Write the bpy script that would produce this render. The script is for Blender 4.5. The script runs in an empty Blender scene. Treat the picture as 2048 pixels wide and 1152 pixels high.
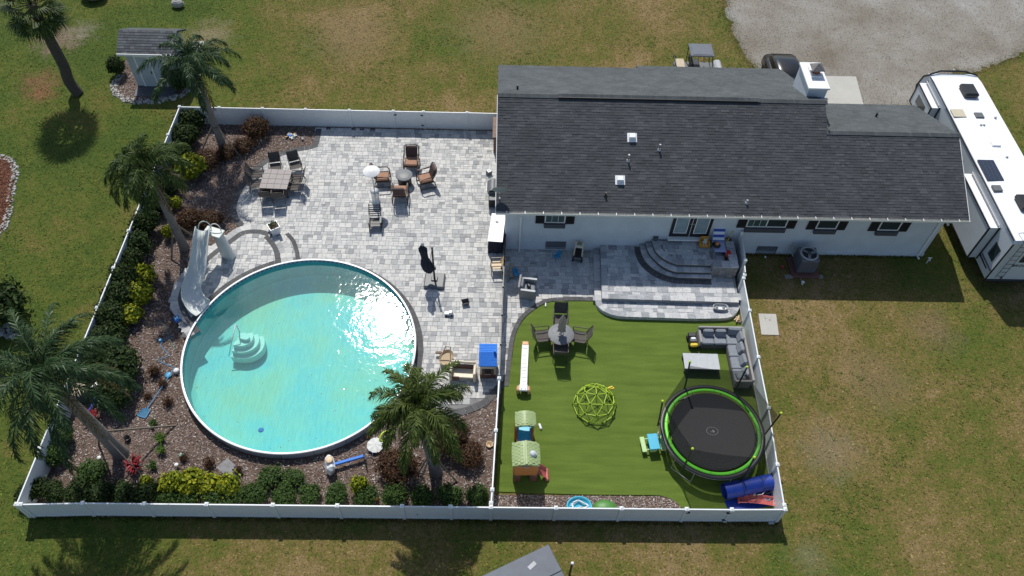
import bpy, math, random
import numpy as np
from mathutils import Vector, Matrix
random.seed(11); RNG = np.random.default_rng(7)
scene = bpy.context.scene
COL = scene.collection
R = math.radians
# ---------------------------------------------------------------- camera (drone, about 30 m up)
F_PX, PITCH, ROLL, CAM_H, YAW = 1577.6, R(52.58), R(2.66), 30.16, R(2.17)
_fw = Vector((math.sin(YAW)*math.cos(PITCH), math.cos(YAW)*math.cos(PITCH), -math.sin(PITCH)))
_r0 = Vector((math.cos(YAW), -math.sin(YAW), 0)); _u0 = _r0.cross(_fw)
_rt = _r0*math.cos(ROLL)+_u0*math.sin(ROLL); _up = _u0*math.cos(ROLL)-_r0*math.sin(ROLL)
cam_data = bpy.data.cameras.new('camera'); cam = bpy.data.objects.new('camera', cam_data); COL.objects.link(cam)
m = Matrix((( _rt.x, _up.x, -_fw.x, 0), (_rt.y, _up.y, -_fw.y, 0), (_rt.z, _up.z, -_fw.z, CAM_H), (0, 0, 0, 1)))
cam.matrix_world = m
cam_data.sensor_width = 36.0; cam_data.lens = F_PX/2048*36; cam_data.clip_end = 600; cam_data.clip_start = .5
scene.camera = cam
# ---------------------------------------------------------------- sky, sun, exposure
SUN_EL, SUN_AZ = 54.3, -13.0            # azimuth: degrees right of +Y (the sun stands beyond the house, a little left)
w = bpy.data.worlds.new('World'); scene.world = w; w.use_nodes = True
nt = w.node_tree; bg = nt.nodes['Background']
sky = nt.nodes.new('ShaderNodeTexSky'); sky.sky_type = 'NISHITA'; sky.sun_disc = False
sky.sun_elevation = R(SUN_EL); sky.sun_rotation = R(SUN_AZ); sky.air_density = 1.0; sky.dust_density = 1.0
nt.links.new(sky.outputs[0], bg.inputs[0]); bg.inputs[1].default_value = 0.11
sd = bpy.data.lights.new('sun', 'SUN'); sd.energy = 3.95; sd.angle = R(.55); sd.color = (1, .965, .90)
sun = bpy.data.objects.new('sun', sd); COL.objects.link(sun)
_s = Vector((math.sin(R(SUN_AZ))*math.cos(R(SUN_EL)), math.cos(R(SUN_AZ))*math.cos(R(SUN_EL)), math.sin(R(SUN_EL))))
sun.rotation_euler = _s.to_track_quat('Z', 'Y').to_euler(); sun.location = (0, 60, 60)
vs = scene.view_settings; vs.view_transform = 'Standard'; vs.look = 'None'; vs.gamma = 1; vs.exposure = 0.12
vs.use_curve_mapping = False
scene.cycles.use_denoising = True
scene.cycles.max_bounces = 6; scene.cycles.transparent_max_bounces = 12
# ---------------------------------------------------------------- survey helpers (photo pixel -> place on a level or wall plane)
def ray(px, py): return _fw*F_PX+_rt*(px-1024)-_up*(py-576)
def at(px, py, z=0.0):
    d = ray(px, py); return Vector((0, 0, CAM_H))+d*((z-CAM_H)/d.z)
def aty(px, py, Y):
    d = ray(px, py); return Vector((0, 0, CAM_H))+d*(Y/d.y)
def ats(L, z=0.0): return [tuple(at(x, y, z))[:2] for x, y in L]
def ang(a, b, z=0.0):
    d = at(*b, z)-at(*a, z); return math.atan2(d.y, d.x)
# ---------------------------------------------------------------- mesh building
class MB:
    def __init__(s): s.v = []; s.f = []; s.s = []
    def add(s, vs, fs, sm=False):
        o = len(s.v); s.v += [tuple(v) for v in vs]; s.f += [tuple(i+o for i in f) for f in fs]; s.s += [sm]*len(fs); return s
    def box(s, c, d, rz=0, b=0, rx=0, ry=0):
        hx, hy, hz = d[0]/2, d[1]/2, d[2]/2
        M = Matrix.Translation(c) @ Matrix.Rotation(rz, 4, 'Z') @ Matrix.Rotation(ry, 4, 'Y') @ Matrix.Rotation(rx, 4, 'X')
        if b <= 0:
            vs = [(x, y, z) for z in (-hz, hz) for y in (-hy, hy) for x in (-hx, hx)]
            fs = [(0, 2, 3, 1), (4, 5, 7, 6), (0, 1, 5, 4), (2, 6, 7, 3), (0, 4, 6, 2), (1, 3, 7, 5)]
        else:
            b = min(b, hx*.95, hy*.95, hz*.95); vs = []; idx = {}
            for sx in (-1, 1):
                for sy in (-1, 1):
                    for sz in (-1, 1):
                        for a in range(3):
                            q = [sx*(hx-b), sy*(hy-b), sz*(hz-b)]; q[a] = (sx*hx, sy*hy, sz*hz)[a]
                            idx[sx, sy, sz, a] = len(vs); vs.append(q)
            I = lambda sx, sy, sz, a: idx[sx, sy, sz, a]
            fs = []
            for q in (-1, 1):
                fs.append([I(q, -1, -1, 0), I(q, 1, -1, 0), I(q, 1, 1, 0), I(q, -1, 1, 0)][::q])
                fs.append([I(-1, q, -1, 1), I(-1, q, 1, 1), I(1, q, 1, 1), I(1, q, -1, 1)][::q])
                fs.append([I(-1, -1, q, 2), I(1, -1, q, 2), I(1, 1, q, 2), I(-1, 1, q, 2)][::q])
            for p in (-1, 1):
                for q in (-1, 1):
                    fs.append([I(p, q, -1, 0), I(p, q, -1, 1), I(p, q, 1, 1), I(p, q, 1, 0)][::-p*q])
                    fs.append([I(p, -1, q, 0), I(p, 1, q, 0), I(p, 1, q, 2), I(p, -1, q, 2)][::-p*q])
                    fs.append([I(-1, p, q, 1), I(-1, p, q, 2), I(1, p, q, 2), I(1, p, q, 1)][::-p*q])
                    for r in (-1, 1): fs.append([I(p, q, r, 0), I(p, q, r, 1), I(p, q, r, 2)][::p*q*r])
        return s.add([M @ Vector(v) for v in vs], fs)
    def cyl(s, p0, p1, r0, r1=None, n=10, caps=True, sm=True):
        r1 = r0 if r1 is None else r1; p0 = Vector(p0); p1 = Vector(p1); a = (p1-p0).normalized()
        x = a.orthogonal().normalized(); y = a.cross(x)
        vs = []
        for p, r in ((p0, r0), (p1, r1)): vs += [p+(x*math.cos(2*math.pi*i/n)+y*math.sin(2*math.pi*i/n))*r for i in range(n)]
        s.add(vs, [(i, (i+1) % n, n+(i+1) % n, n+i) for i in range(n)], sm)
        if caps: s.add(vs, [tuple(range(n))[::-1], tuple(range(n, 2*n))])
        return s
    def tube(s, pts, r, n=6, closed=False, caps=True):
        pts = [Vector(p) for p in pts]; N = len(pts); rr = r if isinstance(r, (list, tuple)) else [r]*N
        vs = []; x = None
        for i, p in enumerate(pts):
            a = pts[(i+1) % N] if (closed or i < N-1) else p; b = pts[i-1] if (closed or i > 0) else p
            t = (a-b).normalized()
            x = t.orthogonal().normalized() if x is None else (x-t*x.dot(t)).normalized()
            y = t.cross(x); vs += [p+(x*math.cos(2*math.pi*k/n)+y*math.sin(2*math.pi*k/n))*rr[i] for k in range(n)]
        fs = []
        for i in range(N if closed else N-1):
            j = (i+1) % N; fs += [(i*n+k, i*n+(k+1) % n, j*n+(k+1) % n, j*n+k) for k in range(n)]
        s.add(vs, fs, True)
        if caps and not closed: s.add(vs, [tuple(range(n))[::-1], tuple(range((N-1)*n, N*n))])
        return s
    def prism(s, poly, z0, z1, bottom=True):
        a = sum(poly[i-1][0]*poly[i][1]-poly[i][0]*poly[i-1][1] for i in range(len(poly)))
        if a < 0: poly = poly[::-1]
        n = len(poly); vs = [(p[0], p[1], z0) for p in poly]+[(p[0], p[1], z1) for p in poly]
        s.add(vs, [(i, (i+1) % n, n+(i+1) % n, n+i) for i in range(n)]+[tuple(range(n, 2*n))]+([tuple(range(n))[::-1]] if bottom else []))
        return s
    def lathe(s, prof, n=24, c=(0, 0, 0), sm=True):
        vs = []; N = len(prof)
        for r, z in prof: vs += [(c[0]+r*math.cos(2*math.pi*k/n), c[1]+r*math.sin(2*math.pi*k/n), c[2]+z) for k in range(n)]
        fs = [(i*n+k, i*n+(k+1) % n, (i+1)*n+(k+1) % n, (i+1)*n+k) for i in range(N-1) for k in range(n)]
        return s.add(vs, fs, sm)
    def ell(s, c, r, nu=12, nv=8, rz=0):
        if isinstance(r, (int, float)): r = (r, r, r)
        vs = []; cs, sn = math.cos(rz), math.sin(rz)
        for j in range(nv+1):
            t = math.pi*j/nv
            for i in range(nu):
                p = 2*math.pi*i/nu; x = r[0]*math.sin(t)*math.cos(p); y = r[1]*math.sin(t)*math.sin(p)
                vs.append((c[0]+x*cs-y*sn, c[1]+x*sn+y*cs, c[2]-r[2]*math.cos(t)))
        return s.add(vs, [(j*nu+i, j*nu+(i+1) % nu, (j+1)*nu+(i+1) % nu, (j+1)*nu+i) for j in range(nv) for i in range(nu)], True)
    def grid(s, rows, sm=True, closed=False):
        n = len(rows[0]); vs = [p for r in rows for p in r]; e = n if closed else n-1
        return s.add(vs, [(j*n+i, j*n+(i+1) % n, (j+1)*n+(i+1) % n, (j+1)*n+i) for j in range(len(rows)-1) for i in range(e)], sm)
    def quad(s, a, b, c, d): return s.add([a, b, c, d], [(0, 1, 2, 3)])
    def mesh(s, name, mat):
        me = bpy.data.meshes.new(name); me.from_pydata(s.v, [], s.f)
        if any(s.s): me.polygons.foreach_set('use_smooth', s.s)
        me.materials.append(mat if not isinstance(mat, str) else MAT[mat]); me.update(); return me
    def build(s, name, mat, parent=None, loc=None): return obj(name, s.mesh(name, mat), parent, loc)
def obj(name, me, parent=None, loc=None):
    o = bpy.data.objects.new(name, me); COL.objects.link(o)
    if parent is not None: o.parent = parent
    if loc is not None: o.location = loc
    return o
def tag(o, label=None, cat=None, group=None, kind=None):
    if label: o['label'] = label
    if cat: o['category'] = cat
    if group: o['group'] = group
    if kind: o['kind'] = kind
    return o
def thing(name, label, cat, loc=(0, 0, 0), rz=0, group=None):
    o = obj(name, None, None, loc); o.rotation_euler = (0, 0, rz); o.empty_display_size = .2
    return tag(o, label, cat, group)
def kids(o): return [c for c in ALLKIDS.get(o, [])] if False else list(o.children)
def dup(root, label=None, loc=None, rz=None, sc=None):
    def rec(o, par):
        c = o.copy(); COL.objects.link(c); c.parent = par
        for ch in list(o.children): rec(ch, c)
        return c
    r = rec(root, None)
    if label: r['label'] = label
    if loc is not None: r.location = loc
    if rz is not None: r.rotation_euler = (0, 0, rz)
    if sc is not None: r.scale = sc if isinstance(sc, (tuple, list)) else (sc, sc, sc)
    return r
def bulk(name, V, Fq, mat, parent=None, kind='stuff', smooth=False):
    """big mesh from arrays: V (n,3), Fq (m,k) all faces with k corners"""
    V = np.asarray(V, np.float32); Fq = np.asarray(Fq, np.int32); k = Fq.shape[1]
    me = bpy.data.meshes.new(name); me.vertices.add(len(V)); me.vertices.foreach_set('co', V.ravel())
    me.loops.add(Fq.size); me.loops.foreach_set('vertex_index', Fq.ravel())
    me.polygons.add(len(Fq)); me.polygons.foreach_set('loop_start', np.arange(0, Fq.size, k, dtype=np.int32))
    me.update(calc_edges=True); me.validate()
    if not smooth: me.shade_flat()
    me.materials.append(MAT[mat] if isinstance(mat, str) else mat); o = obj(name, me, parent)
    if kind: o['kind'] = kind
    return o
def inpoly(poly, x, y):
    c = False; n = len(poly); j = n-1
    for i in range(n):
        xi, yi = poly[i]; xj, yj = poly[j]
        if (yi > y) != (yj > y) and x < (xj-xi)*(y-yi)/(yj-yi)+xi: c = not c
        j = i
    return c
def inpoly_np(poly, X, Y):
    c = np.zeros(X.shape, bool); n = len(poly); j = n-1
    for i in range(n):
        xi, yi = poly[i]; xj, yj = poly[j]
        if yi != yj: c ^= ((yi > Y) != (yj > Y)) & (X < (xj-xi)*(Y-yi)/(yj-yi)+xi)
        j = i
    return c
def smoothline(pts, n=6, closed=False):
    P = [Vector(p) for p in pts]; N = len(P); out = []
    for i in range(N if closed else N-1):
        g = (lambda k: P[k % N]) if closed else (lambda k: P[max(0, min(N-1, k))])
        a, b, c, d = g(i-1), g(i), g(i+1), g(i+2)
        for k in range(n):
            t = k/n; out.append(.5*((2*b)+(c-a)*t+(2*a-5*b+4*c-d)*t*t+(3*b-a-3*c+d)*t**3))
    if not closed: out.append(P[-1])
    return out
def sm2(pts, n=6, closed=False): return [(p.x, p.y) for p in smoothline([(a, b, 0) for a, b in pts], n, closed)]
def resample(pts, step):
    P = [Vector((p[0], p[1])) for p in pts]; d = [0]
    for a, b in zip(P, P[1:]): d.append(d[-1]+(b-a).length)
    n = max(1, round(d[-1]/step)); out = []
    for k in range(n+1):
        t = d[-1]*k/n; i = 0
        while i < len(d)-2 and d[i+1] < t: i += 1
        out.append(P[i].lerp(P[i+1], (t-d[i])/max(1e-9, d[i+1]-d[i])))
    return out
# ---------------------------------------------------------------- materials
MAT = {}
def new_mat(name):
    mt = bpy.data.materials.new(name); mt.use_nodes = True; MAT[name] = mt; n = mt.node_tree
    return mt, n, n.nodes['Principled BSDF'], (lambda t, **k: _nn(n, t, **k)), n.links.new
def _nn(n, t, **k):
    x = n.nodes.new('ShaderNode'+t)
    for a, b in k.items():
        if a in x.inputs: x.inputs[a].default_value = b
        else: setattr(x, a, b)
    return x
def ramp_set(rp, stops, const=False):
    cr = rp.color_ramp; cr.interpolation = 'CONSTANT' if const else 'LINEAR'
    while len(cr.elements) > 1: cr.elements.remove(cr.elements[-1])
    for i, (p, c) in enumerate(stops):
        e = cr.elements[0] if i == 0 else cr.elements.new(p); e.position = p; e.color = (*c, 1)
def dim(c, k): return tuple(min(1, x*k) for x in c)
def mk(name, col, rough=.6, var=.18, scale=6, metal=0, bump=0, bscale=60, spec=.5, col2=None, stretch=None, coat=0, emit=0):
    """painted / plastic / metal surface: base colour with soft blotches and fine grain, optional relief"""
    mt, n, b, N, L = new_mat(name)
    geo = N('NewGeometry'); vec = geo.outputs['Position']
    tc = N('TexCoord'); vec = tc.outputs['Object']
    if stretch:
        mp = N('Mapping'); mp.inputs['Scale'].default_value = stretch; L(vec, mp.inputs[0]); vec = mp.outputs[0]
    nz = N('TexNoise', Scale=scale, Detail=6.0, Roughness=.6); L(vec, nz.inputs['Vector'])
    rp = N('ValToRGB'); c2 = col2 or dim(col, 1-var); ramp_set(rp, [(.3, c2), (.68, dim(col, 1+var*.35))]); L(nz.outputs[0], rp.inputs[0])
    L(rp.outputs[0], b.inputs['Base Color'])
    b.inputs['Roughness'].default_value = rough; b.inputs['Metallic'].default_value = metal
    b.inputs['Specular IOR Level'].default_value = spec; b.inputs['Coat Weight'].default_value = coat
    if bump:
        n2 = N('TexNoise', Scale=bscale, Detail=4.0); L(vec, n2.inputs['Vector'])
        bp = N('Bump', Strength=bump, Distance=.02); L(n2.outputs[0], bp.inputs['Height']); L(bp.outputs[0], b.inputs['Normal'])
    return mt
def mk_rand(name, stops, rough=.8, var=.25, scale=8, bump=.3, bscale=40, stretch=(1, 1, 1), trans=0, spec=.3):
    """many pieces, one tone per piece (island and object), then grain inside the piece"""
    mt, n, b, N, L = new_mat(name)
    geo = N('NewGeometry'); oi = N('ObjectInfo'); ad = N('Math', operation='ADD'); L(geo.outputs['Random Per Island'], ad.inputs[0]); L(oi.outputs['Random'], ad.inputs[1])
    fr = N('Math', operation='FRACT'); L(ad.outputs[0], fr.inputs[0])
    rp = N('ValToRGB'); ramp_set(rp, stops); L(fr.outputs[0], rp.inputs[0])
    mp = N('Mapping'); mp.inputs['Scale'].default_value = stretch; L(geo.outputs['Position'], mp.inputs[0])
    nz = N('TexNoise', Scale=scale, Detail=6.0, Roughness=.65); L(mp.outputs[0], nz.inputs['Vector'])
    mr = N('MapRange'); mr.inputs[1].default_value = .3; mr.inputs[2].default_value = .7; mr.inputs[3].default_value = 1-var; mr.inputs[4].default_value = 1+var*.6; L(nz.outputs[0], mr.inputs[0])
    mx = N('Vector'+'Math', operation='SCALE'); L(rp.outputs[0], mx.inputs[0]); L(mr.outputs[0], mx.inputs['Scale'])
    L(mx.outputs[0], b.inputs['Base Color']); b.inputs['Roughness'].default_value = rough; b.inputs['Specular IOR Level'].default_value = spec
    if bump:
        n2 = N('TexNoise', Scale=bscale, Detail=4.0); L(mp.outputs[0], n2.inputs['Vector'])
        bp = N('Bump', Strength=bump, Distance=.01); L(n2.outputs[0], bp.inputs['Height']); L(bp.outputs[0], b.inputs['Normal'])
    if trans:
        out = n.nodes['Material Output']; tr = N('BsdfTranslucent'); L(mx.outputs[0], tr.inputs[0]); ms = N('MixShader'); ms.inputs[0].default_value = trans
        L(b.outputs[0], ms.inputs[1]); L(tr.outputs[0], ms.inputs[2]); L(ms.outputs[0], out.inputs[0])
    return mt
# plain finishes
for a in [
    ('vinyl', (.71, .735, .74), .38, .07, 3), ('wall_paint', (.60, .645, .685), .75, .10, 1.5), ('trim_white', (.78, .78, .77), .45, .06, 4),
    ('white_plastic', (.72, .73, .73), .35, .1, 8), ('white_gloss', (.80, .81, .81), .25, .05, 2), ('shutter_black', (.018, .018, .02), .5, .3, 8),
    ('box_grey', (.075, .08, .095), .6, .2, 8), ('vent_grey', (.13, .13, .14), .6, .25, 10), ('black_plastic', (.015, .015, .016), .45, .3, 10),
    ('black_metal', (.02, .02, .022), .4, .3, 10), ('dark_rubber', (.012, .012, .013), .8, .3, 12), ('grey_plastic', (.12, .127, .13), .5, .2, 10),
    ('light_grey', (.38, .39, .40), .5, .12, 8), ('bronze_metal', (.085, .066, .055), .5, .3, 14), ('brown_cushion', (.36, .20, .13), .9, .22, 14),
    ('shaded_cushion', (.085, .05, .045), .9, .25, 14), ('tile_beige', (.32, .285, .27), .7, .15, 10), ('sling_grey', (.085, .076, .068), .85, .25, 20),
    ('stone_top', (.17, .18, .19), .6, .3, 14), ('steel', (.74, .74, .72), .28, .12, 6), ('navy_cloth', (.012, .016, .032), .9, .35, 14),
    ('tan_plastic', (.56, .41, .24), .5, .15, 8), ('cream_plastic', (.68, .60, .44), .5, .12, 8), ('brown_plastic', (.14, .065, .05), .5, .2, 8),
    ('blue_plastic', (.018, .17, .62), .6, .15, 8), ('aqua_plastic', (.05, .42, .60), .4, .12, 8), ('sky_plastic', (.035, .25, .45), .45, .15, 8),
    ('lime_paint', (.42, .60, .03), .4, .15, 10), ('lime_pad', (.13, .62, .025), .45, .12, 5), ('green_plastic', (.30, .385, .17), .5, .12, 6),
    ('deep_green_plastic', (.06, .20, .035), .5, .15, 8), ('pale_green', (.42, .60, .27), .5, .1, 8), ('orange_plastic', (.50, .19, .05), .5, .15, 8),
    ('peach_plastic', (.62, .33, .16), .5, .12, 8), ('red_plastic', (.36, .04, .045), .45, .15, 8), ('pink_red', (.42, .09, .085), .5, .15, 6), ('bright_red', (.60, .02, .02), .4, .15, 8),
    ('yellow_plastic', (.70, .52, .03), .4, .15, 8), ('gold_plastic', (.62, .28, .02), .5, .2, 8), ('mat_blue', (.008, .04, .30), .45, .3, 4),
    ('cushion_grey', (.22, .24, .265), .9, .2, 10), ('concrete', (.22, .21, .19), .85, .15, 3), ('slate_board', (.42, .44, .45), .6, .12, 5),
    ('cover_grey', (.10, .115, .14), .55, .2, 2), ('net_blue', (.09, .28, .50), .6, .2, 20), ('aluminium', (.45, .46, .47), .35, .15, 8),
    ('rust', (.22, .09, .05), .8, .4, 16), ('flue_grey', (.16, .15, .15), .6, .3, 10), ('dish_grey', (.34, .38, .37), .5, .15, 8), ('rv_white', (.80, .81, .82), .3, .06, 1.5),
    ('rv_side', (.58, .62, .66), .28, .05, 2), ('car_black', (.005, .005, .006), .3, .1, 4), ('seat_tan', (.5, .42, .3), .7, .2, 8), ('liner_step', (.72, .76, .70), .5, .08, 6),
    ('lid_beige', (.50, .42, .30), .7, .2, 9), ('tank_grey', (.09, .095, .10), .6, .25, 8), ('hose_blue', (.02, .09, .45), .5, .2, 8), ('hose_green', (.12, .28, .24), .6, .2, 8),
    ('canvas_white', (.62, .63, .60), .85, .2, 9), ('canvas_taupe', (.40, .35, .29), .9, .3, 16), ('sand', (.45, .36, .24), .95, .25, 30), ('teddy', (.55, .52, .46), .95, .2, 20),
    ('emblem_navy', (.03, .05, .12), .6, .2, 12), ('decal_black', (.012, .012, .014), .4, .2, 8), ('pumpkin', (.62, .24, .06), .6, .2, 8), ('pipe_white', (.75, .75, .73), .4, .1, 8),
    ('solar', (.035, .045, .07), .2, .3, 20), ('skylight', (.55, .50, .36), .15, .1, 6), ('gutter', (.74, .74, .70), .4, .08, 4), ('gutter_in', (.20, .19, .15), .8, .4, 8),
    ('ball_mint', (.35, .60, .5), .4, .1, 8), ('tarp_grey', (.3, .31, .33), .7, .25, 6), ('wood_post', (.20, .17, .13), .85, .3, 14), ('clear_bubble', (.5, .53, .55), .1, .1, 6)]:
    mk(a[0], a[1], a[2], a[3], a[4])
for nme in ('steel', 'aluminium'): MAT[nme].node_tree.nodes['Principled BSDF'].inputs['Metallic'].default_value = .35 if nme == 'steel' else .6
MAT['car_black'].node_tree.nodes['Principled BSDF'].inputs['Coat Weight'].default_value = .15
mk('grey_board', (.20, .20, .205), .7, .2, 5); mk('wood_brown', (.22, .15, .115), .8, .35, 9, stretch=(1, 1, 8), bump=.2); mk('wicker_grey', (.34, .33, .32), .85, .4, 60, bump=.6, bscale=120)
mk('wicker_dark', (.16, .145, .135), .85, .45, 60, bump=.6, bscale=120); mk('bark', (.27, .245, .215), .95, .42, 5, stretch=(1, 1, 9), bump=.8, bscale=14, col2=(.13, .115, .10))
mk('boot_bark', (.10, .082, .066), .95, .5, 9, bump=.9, bscale=20, stretch=(1, 1, 3)); mk('dry_frond', (.20, .125, .05), .9, .4, 20)
# glass: dark, glossy panes that mirror the sky
mk('glass_dark', (.03, .045, .05), .06, .2, 2, spec=.9); mk('glass_teal', (.07, .115, .11), .05, .3, 3, spec=.9); mk('glass_pale', (.30, .38, .41), .05, .15, 2, spec=1.0)
# striped fabric of the beach lounger
mt, n, b, N, L = new_mat('stripe_fabric'); tc = N('TexCoord'); sp = N('SeparateXYZ'); L(tc.outputs['Object'], sp.inputs[0])
ad = N('Math', operation='ADD'); L(sp.outputs[1], ad.inputs[0]); L(sp.outputs[2], ad.inputs[1])
mu = N('Math', operation='MULTIPLY'); L(ad.outputs[0], mu.inputs[0]); mu.inputs[1].default_value = 13.0; fr = N('Math', operation='FRACT'); L(mu.outputs[0], fr.inputs[0])
rp = N('ValToRGB'); ramp_set(rp, [(0, (.04, .08, .36)), (.5, (.68, .70, .76))], True); L(fr.outputs[0], rp.inputs[0]); L(rp.outputs[0], b.inputs['Base Color']); b.inputs['Roughness'].default_value = .85
# piece-by-piece surfaces
mk_rand('paver', [(0, (.57, .56, .53)), (.4, (.52, .515, .49)), (.70, (.43, .43, .42)), (.86, (.36, .362, .355)), (.95, (.27, .275, .28)), (1, (.55, .53, .49))], .78, .24, 3.2, .35, 30, stretch=(1, 4, 1))
mk_rand('terrace_stone', [(0, (.56, .56, .55)), (.4, (.48, .485, .49)), (.75, (.37, .38, .395)), (1, (.26, .275, .29))], .8, .30, 3.5, .4, 30, stretch=(1.5, 5, 1))
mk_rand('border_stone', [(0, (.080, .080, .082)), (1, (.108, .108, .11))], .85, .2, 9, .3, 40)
mk_rand('wall_stone', [(0, (.30, .27, .24)), (.5, (.22, .22, .225)), (1, (.36, .34, .32))], .85, .4, 8, .8, 30)
mk_rand('shingle', [(0, (.052, .056, .061)), (.45, (.061, .065, .071)), (.85, (.069, .073, .079)), (1, (.084, .088, .094))], .9, .22, .8, .7, 160)
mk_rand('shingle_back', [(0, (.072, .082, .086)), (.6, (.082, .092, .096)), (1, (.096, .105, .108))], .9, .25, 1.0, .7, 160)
mk_rand('mulch_chip', [(0, (.085, .056, .044)), (.2, (.165, .115, .096)), (.5, (.255, .195, .172)), (.78, (.345, .285, .258)), (.93, (.45, .40, .37)), (1, (.58, .55, .53))], .95, .3, 20, .2)
mk_rand('red_chip', [(0, (.07, .022, .012)), (.5, (.16, .062, .035)), (1, (.30, .15, .09))], .95, .3, 20, .2)
mk_rand('border_rock', [(0, (.20, .195, .175)), (.5, (.32, .31, .285)), (1, (.48, .47, .44))], .9, .3, 12, .4)
mk_rand('gravel_bit', [(0, (.15, .138, .12)), (.5, (.235, .222, .20)), (1, (.36, .35, .33))], .95, .2, 12, .2)
def leafmat(name, a, b_, c, tr=.25, rough=.55): mk_rand(name, [(0, a), (.5, b_), (1, c)], rough, .3, 6, 0, trans=tr, spec=.18)
leafmat('leaf_dark', (.014, .030, .009), (.030, .056, .013), (.062, .092, .022)); leafmat('leaf_mid', (.028, .062, .014), (.052, .098, .02), (.085, .14, .032))
leafmat('leaf_lime', (.08, .13, .012), (.22, .26, .016), (.44, .42, .022)); mk('liner_wall', (.10, .40, .45), .6, .2, 2); leafmat('leaf_rust', (.045, .020, .012), (.078, .036, .018), (.115, .066, .026))
leafmat('leaf_red', (.16, .012, .016), (.30, .03, .04), (.38, .09, .09)); leafmat('leaf_palm', (.030, .056, .013), (.058, .094, .020), (.098, .138, .034), .25, .5)
leafmat('leaf_palm_gloss', (.044, .074, .015), (.084, .122, .024), (.135, .172, .042), .28, .5); leafmat('leaf_palm_blue', (.020, .048, .018), (.042, .082, .030), (.080, .128, .052), .22, .42)
leafmat('leaf_grass', (.05, .11, .015), (.09, .17, .025), (.15, .22, .04)); leafmat('flower_gold', (.42, .22, .015), (.55, .32, .03), (.62, .42, .08)); leafmat('leaf_dry', (.10, .065, .03), (.17, .11, .045), (.24, .17, .07))
# lawn: worn warm-season grass, straw, olive and green in drifts, bare soil in two places
def lawn_mat(name, blade):
    mt, n, b, N, L = new_mat(name); geo = N('NewGeometry'); P = geo.outputs['Position']
    big = N('TexNoise', Scale=.16, Detail=5.0, Roughness=.62); L(P, big.inputs['Vector'])
    mid = N('TexNoise', Scale=1.3, Detail=6.0, Roughness=.7); L(P, mid.inputs['Vector'])
    fine = N('TexNoise', Scale=9.0, Detail=7.0, Roughness=.85); L(P, fine.inputs['Vector'])
    sp = N('SeparateXYZ'); L(P, sp.inputs[0])
    gx = N('MapRange'); L(sp.outputs[0], gx.inputs[0]); gx.inputs[1].default_value = -13; gx.inputs[2].default_value = -21; gx.inputs[3].default_value = 0; gx.inputs[4].default_value = .27
    a1 = N('Math', operation='ADD'); bg2 = N('Math', operation='MULTIPLY_ADD'); L(big.outputs[0], bg2.inputs[0]); bg2.inputs[1].default_value = 1.2; bg2.inputs[2].default_value = -.10; L(bg2.outputs[0], a1.inputs[0]); L(gx.outputs[0], a1.inputs[1])
    a2 = N('Math', operation='MULTIPLY_ADD'); L(mid.outputs[0], a2.inputs[0]); a2.inputs[1].default_value = .72; L(a1.outputs[0], a2.inputs[2])
    mid2 = N('TexNoise', Scale=4.5, Detail=6.0, Roughness=.75); L(P, mid2.inputs['Vector']); a25 = N('Math', operation='MULTIPLY_ADD'); L(mid2.outputs[0], a25.inputs[0]); a25.inputs[1].default_value = .75; a25.inputs[2].default_value = -.375; a26 = N('Math', operation='ADD'); L(a25.outputs[0], a26.inputs[0]); L(a2.outputs[0], a26.inputs[1])
    a3 = N('Math', operation='MULTIPLY_ADD'); L(fine.outputs[0], a3.inputs[0]); a3.inputs[1].default_value = .85; L(a26.outputs[0], a3.inputs[2])
    rp = N('ValToRGB'); ramp_set(rp, [(.0, (.225, .16, .078)), (.22, (.178, .133, .050)), (.42, (.136, .113, .033)), (.60, (.102, .107, .024)), (.8, (.082, .106, .018)), (1, (.056, .086, .015))])
    mr = N('MapRange'); mr.inputs[1].default_value = 1.00; mr.inputs[2].default_value = 1.60; L(a3.outputs[0], mr.inputs[0]); L(mr.outputs[0], rp.inputs[0])
    col = rp.outputs[0]
    for (sx, sy, rad, c, st) in SOIL:
        v = N('VectorMath', operation='DISTANCE'); L(P, v.inputs[0]); v.inputs[1].default_value = (sx, sy, 0)
        ns = N('Math', operation='MULTIPLY_ADD'); L(mid.outputs[0], ns.inputs[0]); ns.inputs[1].default_value = -rad*3.2; L(v.outputs['Value'], ns.inputs[2])
        q = N('MapRange'); L(ns.outputs[0], q.inputs[0]); q.inputs[1].default_value = -rad*.35; q.inputs[2].default_value = -rad*1.35; q.inputs[3].default_value = 0; q.inputs[4].default_value = st
        mx = N('Mix', data_type='RGBA'); L(q.outputs[0], mx.inputs[0]); L(col, mx.inputs[6]); mx.inputs[7].default_value = (*c, 1); col = mx.outputs[2]
    if blade:
        mu = N('MapRange'); L(geo.outputs['Random Per Island'], mu.inputs[0]); mu.inputs[3].default_value = .55; mu.inputs[4].default_value = 1.65
        vm = N('VectorMath', operation='SCALE'); L(col, vm.inputs[0]); L(mu.outputs[0], vm.inputs['Scale']); col = vm.outputs[0]
    else:
        bp = N('Bump', Strength=.8, Distance=.05); L(fine.outputs[0], bp.inputs['Height']); L(bp.outputs[0], b.inputs['Normal'])
    L(col, b.inputs['Base Color']); b.inputs['Roughness'].default_value = .95; b.inputs['Specular IOR Level'].default_value = .15
_p = lambda x, y: tuple(at(x, y))[:2]
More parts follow.
